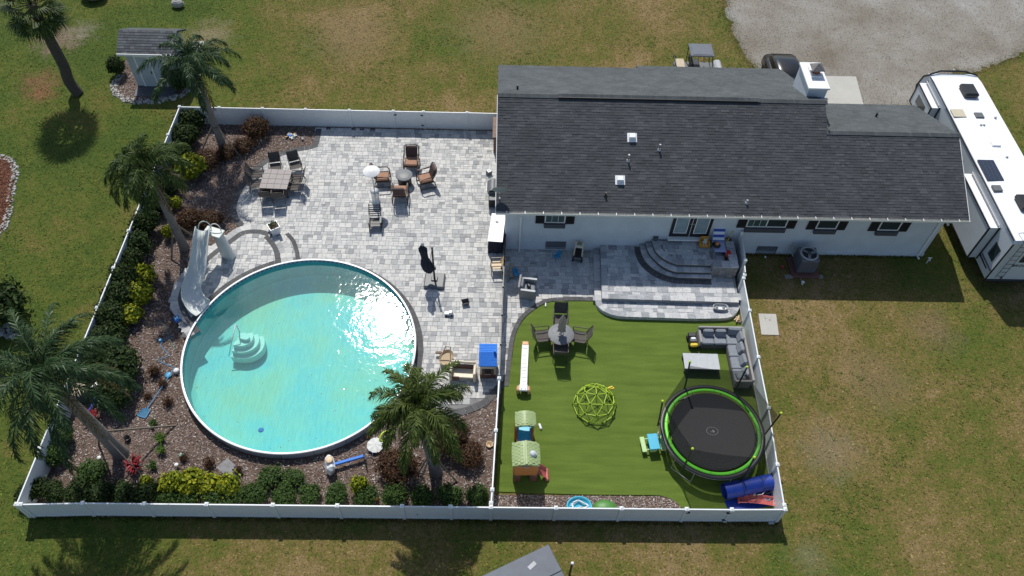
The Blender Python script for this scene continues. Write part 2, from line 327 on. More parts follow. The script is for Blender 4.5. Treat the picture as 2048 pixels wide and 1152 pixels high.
SOIL = [(*_p(118, 78), 1.5, (.21, .15, .11), .8), (*_p(78, 165), 1.2, (.18, .095, .05), .75), (*_p(85, 190), .8, (.2, .10, .05), .75), (*_p(165, 62), 1.1, (.24, .21, .17), .4),
        (*_p(700, 70), 2.6, (.22, .155, .085), .55), (*_p(1000, 60), 3.2, (.21, .15, .08), .45), (*_p(420, 70), 1.5, (.28, .22, .15), .5), (*_p(1660, 900), 1.3, (.20, .16, .10), .6),
        (*_p(1620, 1115), .8, (.24, .2, .14), .3), (*_p(1750, 760), 1.6, (.20, .14, .08), .5), (*_p(1870, 660), 1.2, (.17, .12, .075), .5)]
lawn_mat('lawn', False); lawn_mat('lawn_blade', True)
def ground_mat(name, c1, c2, c3, s1, s2, bump, rough=.95, dist=.03, lo=.55, hi=1.25):
    mt, n, b, N, L = new_mat(name); geo = N('NewGeometry'); P = geo.outputs['Position']
    a = N('TexNoise', Scale=s1, Detail=6.0, Roughness=.65); L(P, a.inputs['Vector']); c = N('TexNoise', Scale=s2, Detail=5.0, Roughness=.8); L(P, c.inputs['Vector'])
    m_ = N('Math', operation='MULTIPLY_ADD'); L(c.outputs[0], m_.inputs[0]); m_.inputs[1].default_value = .8; L(a.outputs[0], m_.inputs[2])
    mr = N('MapRange'); L(m_.outputs[0], mr.inputs[0]); mr.inputs[1].default_value = lo; mr.inputs[2].default_value = hi
    rp = N('ValToRGB'); ramp_set(rp, [(0, c1), (.5, c2), (1, c3)]); L(mr.outputs[0], rp.inputs[0]); L(rp.outputs[0], b.inputs['Base Color'])
    bp = N('Bump', Strength=bump, Distance=dist); L(c.outputs[0], bp.inputs['Height']); L(bp.outputs[0], b.inputs['Normal'])
    b.inputs['Roughness'].default_value = rough; b.inputs['Specular IOR Level'].default_value = .2
ground_mat('gravel', (.15, .125, .092), (.235, .215, .182), (.325, .315, .295), .20, 11, .9, lo=.68, hi=1.14)
ground_mat('mulch', (.06, .04, .032), (.13, .09, .07), (.22, .17, .14), 2, 30, 1.0)
ground_mat('red_mulch', (.045, .015, .01), (.10, .04, .025), (.2, .1, .06), 2, 30, 1.0)
ground_mat('joint_sand', (.16, .155, .15), (.21, .205, .20), (.26, .255, .25), 2, 40, .4)
ground_mat('slab', (.37, .365, .33), (.43, .42, .38), (.48, .47, .43), .8, 14, .15)
# artificial turf: even green pile with faint rolled seams
mt, n, b, N, L = new_mat('turf'); geo = N('NewGeometry'); P = geo.outputs['Position']; mp = N('Mapping'); mp.inputs['Scale'].default_value = (.5, 3.5, 1); L(P, mp.inputs[0])
a = N('TexNoise', Scale=1.1, Detail=4.0); L(mp.outputs[0], a.inputs['Vector']); c = N('TexNoise', Scale=70.0, Detail=3.0, Roughness=.8); L(P, c.inputs['Vector'])
m_ = N('Math', operation='MULTIPLY_ADD'); L(c.outputs[0], m_.inputs[0]); m_.inputs[1].default_value = 1.1; am = N('Math', operation='MULTIPLY_ADD'); L(a.outputs[0], am.inputs[0]); am.inputs[1].default_value = .85; am.inputs[2].default_value = -.15; L(am.outputs[0], m_.inputs[2])
mr = N('MapRange'); L(m_.outputs[0], mr.inputs[0]); mr.inputs[1].default_value = .55; mr.inputs[2].default_value = 1.15
rp = N('ValToRGB'); ramp_set(rp, [(0, (.074, .118, .013)), (.5, (.108, .165, .020)), (1, (.15, .212, .034))]); L(mr.outputs[0], rp.inputs[0]); L(rp.outputs[0], b.inputs['Base Color'])
bp = N('Bump', Strength=.9, Distance=.03); L(c.outputs[0], bp.inputs['Height']); L(bp.outputs[0], b.inputs['Normal']); b.inputs['Roughness'].default_value = .75; b.inputs['Specular IOR Level'].default_value = .25
# pool liner: pale aqua with algae-green clouds
mt, n, b, N, L = new_mat('liner'); geo = N('NewGeometry'); P = geo.outputs['Position']
a = N('TexNoise', Scale=.38, Detail=5.0, Roughness=.6); L(P, a.inputs['Vector']); rp = N('ValToRGB'); ramp_set(rp, [(.36, (.21, .60, .65)), (.5, (.33, .63, .57)), (.64, (.43, .62, .45))]); L(a.outputs[0], rp.inputs[0])
mp = N('Mapping'); mp.inputs['Scale'].default_value = (9, 1.2, 1); mp.inputs['Rotation'].default_value = (0, 0, .25); L(P, mp.inputs[0])
c = N('TexNoise', Scale=1.5, Detail=5.0, Roughness=.7); L(mp.outputs[0], c.inputs['Vector']); mr = N('MapRange'); L(c.outputs[0], mr.inputs[0]); mr.inputs[1].default_value = .3; mr.inputs[2].default_value = .7; mr.inputs[3].default_value = .86; mr.inputs[4].default_value = 1.08
vm = N('VectorMath', operation='SCALE'); L(rp.outputs[0], vm.inputs[0]); L(mr.outputs[0], vm.inputs['Scale']); L(vm.outputs[0], b.inputs['Base Color']); b.inputs['Roughness'].default_value = .6
# water: clear tinted body plus a mirror-like rippled skin
mt, n, b, N, L = new_mat('water'); geo = N('NewGeometry'); P = geo.outputs['Position']
n.nodes.remove(b); out = n.nodes['Material Output']
w1 = N('TexNoise', Scale=1.1, Detail=3.0, Roughness=.55, Distortion=.6); L(P, w1.inputs['Vector']); w2 = N('TexNoise', Scale=5.0, Detail=3.0, Roughness=.6, Distortion=.4); L(P, w2.inputs['Vector'])
ma = N('Math', operation='MULTIPLY_ADD'); L(w2.outputs[0], ma.inputs[0]); ma.inputs[1].default_value = .30; L(w1.outputs[0], ma.inputs[2])
bp = N('Bump', Strength=.9, Distance=.013); L(ma.outputs[0], bp.inputs['Height'])
gl = N('BsdfGlossy', Roughness=.04); L(bp.outputs[0], gl.inputs['Normal']); tr = N('BsdfTransparent'); tr.inputs[0].default_value = (.60, .90, .87, 1)
fn = N('Fresnel', IOR=1.33); L(bp.outputs[0], fn.inputs['Normal']); df = N('BsdfDiffuse'); df.inputs[0].default_value = (.32, .65, .60, 1); mb_ = N('MixShader'); mb_.inputs[0].default_value = .10; L(tr.outputs[0], mb_.inputs[1]); L(df.outputs[0], mb_.inputs[2]); ms = N('MixShader'); L(fn.outputs[0], ms.inputs[0]); L(mb_.outputs[0], ms.inputs[1]); L(gl.outputs[0], ms.inputs[2]); L(ms.outputs[0], out.inputs[0])
# nets: open weave, part of the light goes through
def netmat(name, col, a):
    mt, n, b, N, L = new_mat(name); b.inputs['Base Color'].default_value = (*col, 1); b.inputs['Roughness'].default_value = .9; b.inputs['Alpha'].default_value = a
netmat('net_black', (.012, .012, .013), .58); netmat('mesh_blue', (.06, .25, .45), .55)
# ================================================================ the setting
from mathutils.geometry import tessellate_polygon
PC = (-8.55, 19.16); PR = 5.11; RIM = .48
PATIO_Z, TURF_Z, MULCH_Z = .06, .045, .03
def sheet(name, outer, z, mat, holes=(), kind='structure', thick=0):
    polys = [[Vector((p[0], p[1], 0)) for p in q] for q in [outer, *holes]]
    vs = [(p.x, p.y, z) for q in polys for p in q]; tris = tessellate_polygon(polys)
    mb = MB(); fs = []
    for t in tris:
        a, b, c = (Vector(vs[i]) for i in t); fs.append(tuple(t) if (b-a).cross(c-a).z > 0 else tuple(t)[::-1])
    mb.add(vs, fs)
    if thick: 
        n = len(outer); o2 = list(outer)
        if sum(o2[i-1][0]*o2[i][1]-o2[i][0]*o2[i-1][1] for i in range(n)) < 0: o2 = o2[::-1]
        mb.add([(p[0], p[1], z-thick) for p in o2]+[(p[0], p[1], z) for p in o2], [(i, (i+1) % n, n+(i+1) % n, n+i) for i in range(n)])
    o = mb.build(name, mat)
    if kind: o['kind'] = kind
    return o
def circle(c, r, a0=0, a1=360, n=72): return [(c[0]+r*math.cos(R(a0+(a1-a0)*i/n)), c[1]+r*math.sin(R(a0+(a1-a0)*i/n))) for i in range(n+(0 if abs(a1-a0) >= 360 else 1))]
HOLE = circle(PC, PR-.03)
sheet('lawn', [(-260, -160), (260, -160), (260, 320), (-260, 320)], 0, 'lawn', [HOLE])
# gravel drive, uneven edges
def jitter(pts, step, amp, closed=True):
    q = [Vector((*p[:2], 0)) for p in (pts+[pts[0]] if closed else pts)]; out = []
    for p in resample([(a.x, a.y) for a in q], step)[:-1]: out.append((p.x+random.gauss(0, amp), p.y+random.gauss(0, amp)))
    return out
GRAVEL = jitter(sm2(ats([(1449, -60), (1452, 10), (1464, 60), (1484, 105), (1520, 150), (1560, 185)]), 5)+ats([(1640, 235), (1840, 215), (1885, 150), (1945, 142), (1992, 128), (2040, 108), (2110, 85), (2300, 40)])+[(60, 60), (16, 60)], .35, .09)
sheet('gravel_drive', GRAVEL, .012, 'gravel')
sheet('concrete_slab', ats([(1648, 152), (1712, 153), (1727, 210), (1640, 210)], .04), .04, 'slab', thick=.04)
sheet('concrete_pad', ats([(1517, 627), (1552, 628), (1558, 670), (1523, 669)], .03), .03, 'slab', thick=.03)
sheet('concrete_pad', ats([(383, 82), (408, 82), (402, 108), (382, 106)], .03), .03, 'slab', thick=.03)
# mulch beds inside the fence (the pool stands in a hole in them)
FL0, FL1 = at(33, 1009, 1.22), at(359, 213.5, 1.22); FR0, FRB = at(1569.8, 1017.5, 1.22), at(990, 229, 1.22)
LEFT_BED = [(FL0.x+.03, FL0.y), (at(982, 1013.5, 1.22).x, 11.63), (at(998.4, 756, 1.22).x+.1, at(998.4, 756, 1.22).y), (-.1, 34.28), (FL1.x, FL1.y)]
sheet('mulch_bed', LEFT_BED, MULCH_Z, 'mulch', [HOLE])
TURF_L = ats([(1190, 603), (1112, 603), (1086, 610), (1061, 626), (1042, 647), (1031, 672), (1027, 700), (1018, 745), (1007, 775)], TURF_Z)
TURF = sm2(TURF_L, 4)+ats([(998, 860), (992, 983), (1166, 989), (1300, 990)], TURF_Z)+sm2(ats([(1300, 990), (1320, 991), (1338, 996), (1352, 1004), (1364, 1016)], TURF_Z), 3)[1:]+[(11.28, 11.72), (11.5, 16), (11.62, 20.5), (11.6, 22.5), (6, 22.6)]
sheet('turf_lawn', TURF, TURF_Z, 'turf', thick=.05)
FRONT_BED = [(-.68, 11.66), (7.6, 11.7), (7.6, 12.6), (-.5, 12.6)]
sheet('mulch_strip', FRONT_BED, .022, 'mulch')
# ---------------------------------------------------------------- pavers
def tile_mesh(name, w, h, t, mat, gap=.004, ch=.006):
    mb = MB(); x, y = w/2-gap, h/2-gap; u, v = x-ch, y-ch
    vs = [(-x, -y, -t), (x, -y, -t), (x, y, -t), (-x, y, -t), (-x, -y, -ch), (x, -y, -ch), (x, y, -ch), (-x, y, -ch), (-u, -v, 0), (u, -v, 0), (u, v, 0), (-u, v, 0)]
    mb.add(vs, [(8, 9, 10, 11)]+[(i, (i+1) % 4, 4+(i+1) % 4, 4+i) for i in range(4)]+[(4+i, 4+(i+1) % 4, 8+(i+1) % 4, 8+i) for i in range(4)])
    return mb.mesh(name, mat)
def ashlar(bbox, unit=.235):
    """courses of one or one-and-a-half units filled with stones of three sizes"""
    x0, y0, x1, y1 = bbox; out = []; y = y0
    while y < y1:
        if random.random() < .5: rows = [(y, unit)]
        else: rows = [(y, unit*1.34)]
        hh = rows[0][1]; x = x0-random.random()*unit
        while x < x1:
            k = random.random(); wd = unit*random.choice((.67, 1, 1, 1.34, 1.34))
            if k < .28 and hh > unit*1.2:
                out.append((x+wd/2, y+hh*.25, wd, hh*.5)); out.append((x+wd/2, y+hh*.75, wd, hh*.5))
            else: out.append((x+wd/2, y+hh/2, wd, hh))
            x += wd
        y += hh
    return out
def lay(rects, z, mat, parent, nparts=300, name='paver', t=.05, zj=.0025):
    """the nearest stones as parts, the rest joined"""
    rects = sorted(rects, key=lambda r: (r[0]**2+r[1]**2)); cache = {}
    for (cx, cy, w_, h_) in rects[:nparts]:
        k = (round(w_, 3), round(h_, 3))
        if k not in cache: cache[k] = tile_mesh(name, w_, h_, t, mat)
        o = obj(name, cache[k], parent, (cx, cy, z+random.uniform(-zj, zj))); o.rotation_euler = (random.gauss(0, .004), random.gauss(0, .004), random.gauss(0, .004))
    rest = rects[nparts:]
    if not rest: return
    A = np.array(rest); n = len(A); g, ch = .004, .006
    zz = z+RNG.uniform(-zj, zj, n); V = np.zeros((n, 12, 3))
    sx = np.array([-1, 1, 1, -1]); sy = np.array([-1, -1, 1, 1])
    for lv, (ins, dz) in enumerate(((0, -t), (0, -ch), (ch, 0))):
        for k in range(4):
            V[:, lv*4+k, 0] = A[:, 0]+sx[k]*(A[:, 2]/2-g-ins); V[:, lv*4+k, 1] = A[:, 1]+sy[k]*(A[:, 3]/2-g-ins); V[:, lv*4+k, 2] = zz+dz+(RNG.normal(0, .0015, n) if lv == 2 else 0)
    f0 = np.array([(8, 9, 10, 11)]+[(i, (i+1) % 4, 4+(i+1) % 4, 4+i) for i in range(4)]+[(4+i, 4+(i+1) % 4, 8+(i+1) % 4, 8+i) for i in range(4)])
    bulk(name+'_field', V.reshape(-1, 3), (f0[None]+(np.arange(n)*12)[:, None, None]).reshape(-1, 4), mat, parent)
def strip(path, wd, z, mat, parent, name, piece=.24, t=.05, side=1, jit=.002, closed=False):
    """stones laid along a line, each cut to follow it"""
    P = resample(path, piece); out = []
    nrm = []
    for i in range(len(P)):
        a, b = P[max(0, i-1)], P[min(len(P)-1, i+1)]; d = (b-a).normalized(); nrm.append(Vector((-d.y, d.x))*side)
    for i in range(len(P)-1):
        d = (P[i+1]-P[i]).normalized(); g = d*.004
        q = [P[i]+g, P[i+1]-g, P[i+1]-g+nrm[i+1]*wd, P[i]+g+nrm[i]*wd]; c = sum(q, Vector((0, 0)))/4; zz = z+random.uniform(-jit, jit)
        mb = MB(); mb.prism([(p.x-c.x, p.y-c.y) for p in q], -t, 0, False); out.append(mb.build(name, mat, parent, (c.x, c.y, zz)))
    return out
A_ST = math.degrees(math.atan2(at(597, 520, RIM).y-PC[1], at(597, 520, RIM).x-PC[0])); A_EN = math.degrees(math.atan2(at(790, 812, RIM).y-PC[1], at(790, 812, RIM).x-PC[0]))
BORD_TL = ats([(632, 258), (629, 274), (626, 290)], PATIO_Z)+sm2(ats([(612, 292), (582, 298), (542, 312), (508, 336), (482, 365), (465, 398), (460, 420), (466, 440), (480, 456)], PATIO_Z), 5)
LOW = ats([(999, 762), (982, 783), (964, 801), (930, 815), (890, 822), (845, 822), (800, 815)], PATIO_Z)
DIV_TOP = at(1010.6, 497, 1.22); DIV_BOT = at(998.4, 756, 1.22)
PATIO = [(.35, 34.22)]+BORD_TL+ats([(500, 470), (560, 505)], PATIO_Z)+circle(PC, PR+.02, A_ST, A_EN, 40)+list(reversed(LOW))+sm2([(p[0], p[1]) for p in ats([(1000, 760), (1010, 754), (1015, 712), (1021, 672), (1035, 640), (1054, 620), (1082, 602), (1112, 595), (1196, 595)], PATIO_Z)], 3)+[(5.1, 25.5), (.45, 25.5), (.45, 34.22)]
patio = sheet('patio', PATIO, PATIO_Z-.02, 'joint_sand', thick=.02)
def ok_patio(x, y):
    if (x-PC[0])**2+(y-PC[1])**2 < (PR+.12)**2: return False
    return inpoly(PATIO, x, y)
rects = [r for r in ashlar((-14.5, 15, 5.4, 34.3)) if ok_patio(r[0], r[1]) and (r[1] > 33.85 and r[0] > -11 or r[0] > -.9 and r[1] > 17.5 or all(inpoly(PATIO, r[0]+sx*r[2]*.4, r[1]+sy*r[3]*.4) for sx in (-1, 1) for sy in (-1, 1)))]
lay(rects, PATIO_Z, 'paver', patio, 300)
for pth, sd_, wd in [(BORD_TL, 1, .32), (circle(PC, PR+.04, A_ST+3, A_EN, 90), 1, .27), (LOW, 1, .33),
                 (sm2(ats([(1008, 772), (1010, 754), (1015, 712), (1021, 672), (1035, 640), (1054, 620), (1082, 602), (1112, 595), (1192, 595)], PATIO_Z), 4), -1, .20)]:
    strip(pth, wd, PATIO_Z+.006, 'border_stone', patio, 'border_paver', .26, .05, sd_)
# ---------------------------------------------------------------- raised platform of the pool slide
PL = .38
arcL = sm2(ats([(376, 676), (358, 650), (344, 622), (341, 595), (353, 563), (377, 533), (412, 500), (448, 474), (466, 460)], PL), 4)
arcT = sm2(ats([(466, 460), (484, 452), (505, 449), (530, 450), (548, 456)], PL), 4)
arcR = sm2(ats([(536, 470), (550, 486), (558, 503), (561, 524)], PL), 4)
aR = math.degrees(math.atan2(at(561, 524, PL).y-PC[1], at(561, 524, PL).x-PC[0])); aL = math.degrees(math.atan2(at(376, 676, PL).y-PC[1], at(376, 676, PL).x-PC[0]))
if aL < 0: aL += 360
PLAT = arcL+arcT[1:]+arcR+circle(PC, PR+.03, aR, aL, 30)
plat = thing('slide_platform', 'raised round paved platform under the pool slide', 'platform')
MB().prism(PLAT, 0, PL-.03).build('platform_core', 'joint_sand', plat)
rc = [r for r in ashlar((-16, 18, -10, 29)) if inpoly(PLAT, r[0], r[1]) and (r[0]-PC[0])**2+(r[1]-PC[1])**2 > (PR+.14)**2]
lay(rc, PL, 'paver', plat, 300)
strip(arcL+arcT[1:], .34, PL+.012, 'paver', plat, 'coping_stone', .3, PL+.0, -1); 
def offs(path, d):
    P = [Vector(p) for p in path]; o = []
    for i, p in enumerate(P):
        t = (P[min(i+1, len(P)-1)]-P[max(0, i-1)]).normalized(); o.append((p.x+t.y*d, p.y-t.x*d))
    return o
strip(offs(arcL+arcT[1:], .345), .26, PL+.008, 'border_stone', plat, 'border_paver', .26, .05, -1); strip(arcR, .24, PL+.008, 'border_stone', plat, 'border_paver', .26, .06, -1)
strip(circle(PC, PR+.05, aR, aL, 60), .28, PL+.008, 'border_stone', plat, 'border_paver', .26, .05, -1)
for k, (za, d0) in enumerate(((.25, -.28), (.155, -.56))):
    strip(offs(arcR, d0+.27), .28, za, 'paver', plat, 'step_stone', .33, za, 1)
strip(sm2(ats([(577, 465), (590, 480), (598, 502), (600, 520)], PATIO_Z), 4), .2, PATIO_Z+.012, 'border_stone', plat, 'border_paver', .25, .05, -1)
# ---------------------------------------------------------------- pool
pool = thing('swimming_pool', 'large round swimming pool with white rim and turquoise water', 'pool', (PC[0], PC[1], 0))
MB().lathe([(0, -.95), (2.5, -.93), (4.6, -.88), (PR-.1, -.84), (PR-.06, -.75)], 96).build('liner', 'liner', pool); MB().lathe([(PR-.06, -.75), (PR-.06, RIM-.02)], 96).build('liner_wall', 'liner_wall', pool)
for k in range(24):                                             # outer wall of curved panels
    a0, a1 = 360/24*k+.15, 360/24*(k+1)-.15; rows = [[], []]
    for i in range(7):
        a = R(a0+(a1-a0)*i/6)
        for j, z in enumerate((-.05, RIM-.04)): rows[j].append(((PR-.01)*math.cos(a), (PR-.01)*math.sin(a), z))
    MB().grid(rows, True).build('wall_panel', 'light_grey', pool)
    a = R(a0-.15); 
MB().lathe([(PR-.07, RIM-.04), (PR-.07, RIM-.005), (PR-.06, RIM), (PR+.01, RIM), (PR+.02, RIM-.01), (PR+.02, RIM-.03), (PR-.07, RIM-.04)], 120).build('rim', 'white_gloss', pool)
bead = MB()
for k in range(150):
    a = 2*math.pi*k/150; bead.box(((PR-.075)*math.cos(a), (PR-.075)*math.sin(a), RIM-.085), (.03, .1, .05), a)
tag(bead.build('liner_bead', 'box_grey', pool), kind='stuff')
wat = MB(); wat.lathe([(.001, .26), (PR-.065, .26)], 96, sm=False); wo = wat.build('pool_water', 'water', None, (PC[0], PC[1], 0)); wo['kind'] = 'structure'
st = at(478, 668, .2); steps = thing('pool_steps', 'white wedding-cake pool steps standing in the water', 'steps', (st.x, st.y, 0), R(-22)); steps.scale = (.76, .76, .9); steps.location.z = -.07
for k, (rr, zt) in enumerate(((.52, .32), (.80, .13), (1.08, -.13), (1.34, -.40))):
    pts = [(0, .02*k)]+[(rr*math.cos(R(a))*1.05, -rr*.02+rr*math.sin(R(a))*.85) for a in range(-92, 62, 11)]
    if k == 0: pts = [(.02+.34+.36*math.cos(R(a)), -.02+.22*math.sin(R(a))) for a in range(0, 360, 20)]
    MB().prism(pts, -.86, zt).build('tread', 'liner_step', steps)
for dx in (0, .10): pass
MB().tube([(-.08, -1.25, -.3), (-.07, -.5, .45), (-.06, .08, 1.0), (-.06, .14, .9), (-.06, .14, -.5)], .032, 8).build('handrail', 'white_plastic', steps)
tag(MB().ell((0, 0, 0), (.12, .12, .05), 14, 6).build('chlorine_float', 'blue_plastic', None, at(522, 860, .2)), 'small blue float drifting near the front of the pool', 'float')
# ---------------------------------------------------------------- terrace behind the house with curved steps
TZ1, TZ2, TS = .24, .45, .185
ter = thing('raised_terrace', 'raised stone terrace with curved steps at the house door', 'terrace')
L1 = ats([(1187, 495), (1189, 590)], TZ1)+sm2(ats([(1189, 595), (1193, 609), (1203, 620), (1221, 629), (1243, 633.5)], TZ1), 4)+ats([(1388, 637.7)], TZ1)+sm2(ats([(1445, 637), (1460, 635), (1472, 628), (1480, 613)], TZ1), 4)+[(11.72, 25.46)]
L2 = ats([(1201, 493), (1204, 597)], TZ2)+ats([(1478, 605)], TZ2)+[(11.74, 25.45)]
L1[0] = (L1[0][0], 25.47); L2[0] = (L2[0][0], 25.46)
S = [sm2(ats([(1280, 489), (1282, 503), (1290, 520), (1305, 535), (1326, 547), (1351, 554)], TZ2+TS), 4)+ats([(1424, 556)], TZ2+TS),
     sm2(ats([(1291, 485), (1297, 503), (1313, 522), (1334, 537), (1353, 543)], TZ2+2*TS), 4)+ats([(1424, 544)], TZ2+2*TS),
     sm2(ats([(1304, 480), (1311, 501), (1330, 518), (1353, 528)], TZ2+3*TS), 4)+ats([(1424, 530)], TZ2+3*TS)]
MB().prism(L1, 0, TZ1-.02).build('terrace_base', 'terrace_stone', ter); MB().prism(L2, TZ1-.02, TZ2-.02).build('terrace_base', 'terrace_stone', ter)
rc = [r for r in ashlar((5, 20.3, 12, 22.6), .3) if inpoly(L1, r[0], r[1]) and not inpoly(L2, r[0], r[1]) and inpoly(L1, r[0], r[1]-.3)]
lay(rc, TZ1, 'terrace_stone', ter, 300, 'tread_stone', .03)
rc = [r for r in ashlar((5.2, 21.5, 12, 25.5), .3) if inpoly(L2, r[0], r[1]) and inpoly(L2, r[0]-.2, r[1]-.15)]
lay(rc, TZ2, 'terrace_stone', ter, 300, 'terrace_paver', .03)
edge = L1[:-1]; strip(edge[:2], .3, TZ1+.01, 'terrace_stone', ter, 'coping_stone', .4, .07, 1); strip(edge[1:], .3, TZ1+.012, 'terrace_stone', ter, 'coping_stone', .36, .07, 1)
strip([L2[0], L2[1]], .3, TZ2+.01, 'terrace_stone', ter, 'coping_stone', .4, .06, 1); strip([L2[1], L2[2]], .28, TZ2+.012, 'terrace_stone', ter, 'coping_stone', .4, .06, 1)
for k, s_ in enumerate(S):
    z = TZ2+TS*(k+1); poly = [(s_[0][0], 25.44-.002*k)]+s_+[(s_[-1][0], 25.44-.002*k)]
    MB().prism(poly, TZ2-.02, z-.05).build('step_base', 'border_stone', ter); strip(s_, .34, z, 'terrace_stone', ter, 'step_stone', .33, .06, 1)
    if k < 2: continue
    sh = MB(); sh.prism([(p[0], p[1]) for p in offs([(s_[0][0], 25.44)]+s_+[(s_[-1][0], 25.43)], -.05)], z-.06, z-.035).build('landing_core', 'joint_sand', ter)
    rc = [r for r in ashlar((6, 22.5, 12, 25.4), .26) if inpoly(poly, r[0], r[1]) and inpoly(poly, r[0]-.3, r[1]-.12) and inpoly(poly, r[0], r[1]-.34)]
    lay(rc, z, 'terrace_stone', ter, 300, 'landing_paver', .04)
strip(offs(S[0], .26), .25, TZ2+.008, 'border_stone', ter, 'border_paver', .28, .03, 1)
# right part of the landing and the low stone wall round it
LZ = TZ2+3*TS; WX0, WX1 = at(1424, 545, LZ).x+.02, 11.66; WY = at(1450, 555, TZ2).y
MB().prism([(WX0, WY+.36), (WX1, WY+.36), (WX1, 25.43), (WX0, 25.43)], TZ2-.02, LZ-.02).build('landing_base', 'wall_stone', ter)
rc = [r for r in ashlar((WX0, WY+.4, WX1-.5, 25.3), .26) if WX0+.1 < r[0] < WX1-.5 and r[1] > WY+.42]
lay(rc, LZ-.002, 'terrace_stone', ter, 300, 'landing_paver', .03)
low = thing('garden_wall', 'low stacked stone wall at the corner of the raised terrace', 'wall')
WH = LZ+.24
for (xa, xb, ya, yb, ax) in ((WX0, WX1-.02, WY, WY+.34, 0), (WX1-.4, WX1-.02, WY+.35, 25.2, 1)):
    z = TZ2 if ax == 0 else LZ
    while z < WH-.08:
        h = random.uniform(.07, .12); q = xa if ax == 0 else ya
        while q < (xb if ax == 0 else yb)-.05:
            l = min(random.uniform(.16, .42), (xb if ax == 0 else yb)-q); j = random.uniform(0, .025)
            if ax == 0: MB().box((q+l/2, (ya+yb)/2, z+h/2), (l-.008, yb-ya-j, h-.008), 0, .008).build('wall_stone', 'wall_stone', low)
            else: MB().box(((xa+xb)/2, q+l/2, z+h/2), (xb-xa-j, l-.008, h-.008), 0, .008).build('wall_stone', 'wall_stone', low)
            q += l
        z += h
    q = xa if ax == 0 else ya; e = xb if ax == 0 else yb
    while q < e-.05:
        l = min(.42, e-q)
        if ax == 0: MB().box((q+l/2, (ya+yb)/2, WH), (l-.008, yb-ya+.06, .07), 0, .012).build('cap_stone', 'terrace_stone', low)
        else: MB().box(((xa+xb)/2, q+l/2+.01, WH+.002), (xb-xa+.04, l-.008, .07), 0, .012).build('cap_stone', 'terrace_stone', low)
        q += l
# ---------------------------------------------------------------- white vinyl fences
FH = 1.22
def fence(name, label, posts, gates=(), hts=None, pick=False):
    t = thing(name, label, 'fence'); P = [Vector((p[0], p[1], 0)) for p in posts]
    pm = MB(); pm.box((0, 0, .62), (.125, .125, 1.24), 0, .006); pmesh = pm.mesh('post', 'vinyl'); cm = MB(); cm.box((0, 0, 1.255), (.155, .155, .03), 0, .006)
    cm.add([(-.07, -.07, 1.27), (.07, -.07, 1.27), (.07, .07, 1.27), (-.07, .07, 1.27), (0, 0, 1.315)], [(0, 1, 4), (1, 2, 4), (2, 3, 4), (3, 0, 4)]); cmesh = cm.mesh('post_cap', 'vinyl')
    for i, p in enumerate(P):
        a = P[min(i+1, len(P)-1)]-P[max(0, i-1)]; o = obj('post', pmesh, t, p); o.rotation_euler.z = math.atan2(a.y, a.x); sc = (hts[i] if hts else 1.0); o.scale.z = sc
        c = obj('post_cap', cmesh, o)
    for i in range(len(P)-1):
        a, b = P[i], P[i+1]; d = b-a; l = d.length-.125; mid = (a+b)/2; rz = math.atan2(d.y, d.x)
        k = (hts[i]+hts[i+1])/2 if hts else 1.0
        nm = 'gate' if i in gates else 'panel'
        g = MB(); n = max(4, round(l/.155))
        if pick:
            for q in range(n*2):
                x = -l/2+l*(q+.5)/(n*2); g.box((x, 0, .62), (.052, .022, .98), 0, 0)
        else:
            zt, zb = 1.10*k, .12
            for q in range(n):                                  # tongue-and-groove boards
                x0, x1 = -l/2+l*q/n, -l/2+l*(q+1)/n; e = .006
                ring = [(x0, -.013), (x0+e, -.019), (x1-e, -.019), (x1, -.013), (x1, .013), (x1-e, .019), (x0+e, .019), (x0, .013)]
                g.prism(ring, zb, zt)
        po = g.build(nm, 'vinyl', t, mid); po.rotation_euler.z = rz
        top = MB(); top.box((0, 0, 1.165*k), (l, .055, .13), 0, .006); top.build('top_rail', 'vinyl', po); bt = MB(); bt.box((0, 0, .10), (l, .05, .14), 0, .006); bt.build('bottom_rail', 'vinyl', po)
        if nm == 'gate':
            for zz in (.28, 1.0):
                for sx in (-1, 1): 
                    if sx == 1 or zz > .5: MB().box((sx*(l/2-.02), -.05, zz), (.16, .05, .05)).build('hinge' if sx > 0 else 'latch', 'black_metal', po)
    return t
def pxs(L, z=1.25): return [at(x, y, z) for x, y in L]
back = [at(x, 213.5+(x-359)*.0246, 1.25) for x in (437.5, 524, 610, 698, 786, 846.5, 934)]
yb = 34.30
fence('vinyl_fence', 'white vinyl fence along the far edge of the patio', [(FL1.x+.0, yb)]+[(p.x, yb+.02*i/7) for i, p in enumerate(back)]+[(.30, yb)], gates=(5,))
nl = 10; fence('vinyl_fence', 'white vinyl fence down the left side beside the palms', [FL1.lerp(FL0, i/nl) if 0 < i < nl else FL1.lerp(FL0, .004 if i == 0 else .9966) for i in range(nl+1)][1:] and [FL1+(FL0-FL1)*(i/nl) for i in range(0, nl+1)])
fx = [163, 287, 412, 545, 674, 804, 901, 982, 1112, 1243, 1373.6, 1463.8]
fence('vinyl_fence', 'long white vinyl fence along the near edge of the yard', [(FL0.x+.16, FL0.y)]+[(at(x, 1009+(x-33)*.0055, 1.25).x, 11.60) for x in fx]+[(FR0.x, 11.63)], gates=(11,))
rp_ = [(1555, 928.7), (1537.4, 815.4), (1517, 713.8), (1499.6, 620.4), (1487.5, 556)]
fence('vinyl_fence', 'white vinyl fence on the right between turf and lawn', [(FR0.x, 11.80)]+[(p.x, p.y) for p in pxs(rp_)])
e0 = at(1491, 520, 1.55); e1 = at(1484, 460, 1.75)
fence('vinyl_fence', 'short white vinyl fence piece joining the house by the terrace', [(11.84, 23.12), (e0.x, e0.y), (e1.x, 25.40)], hts=[1.0, 1.25, 1.35])
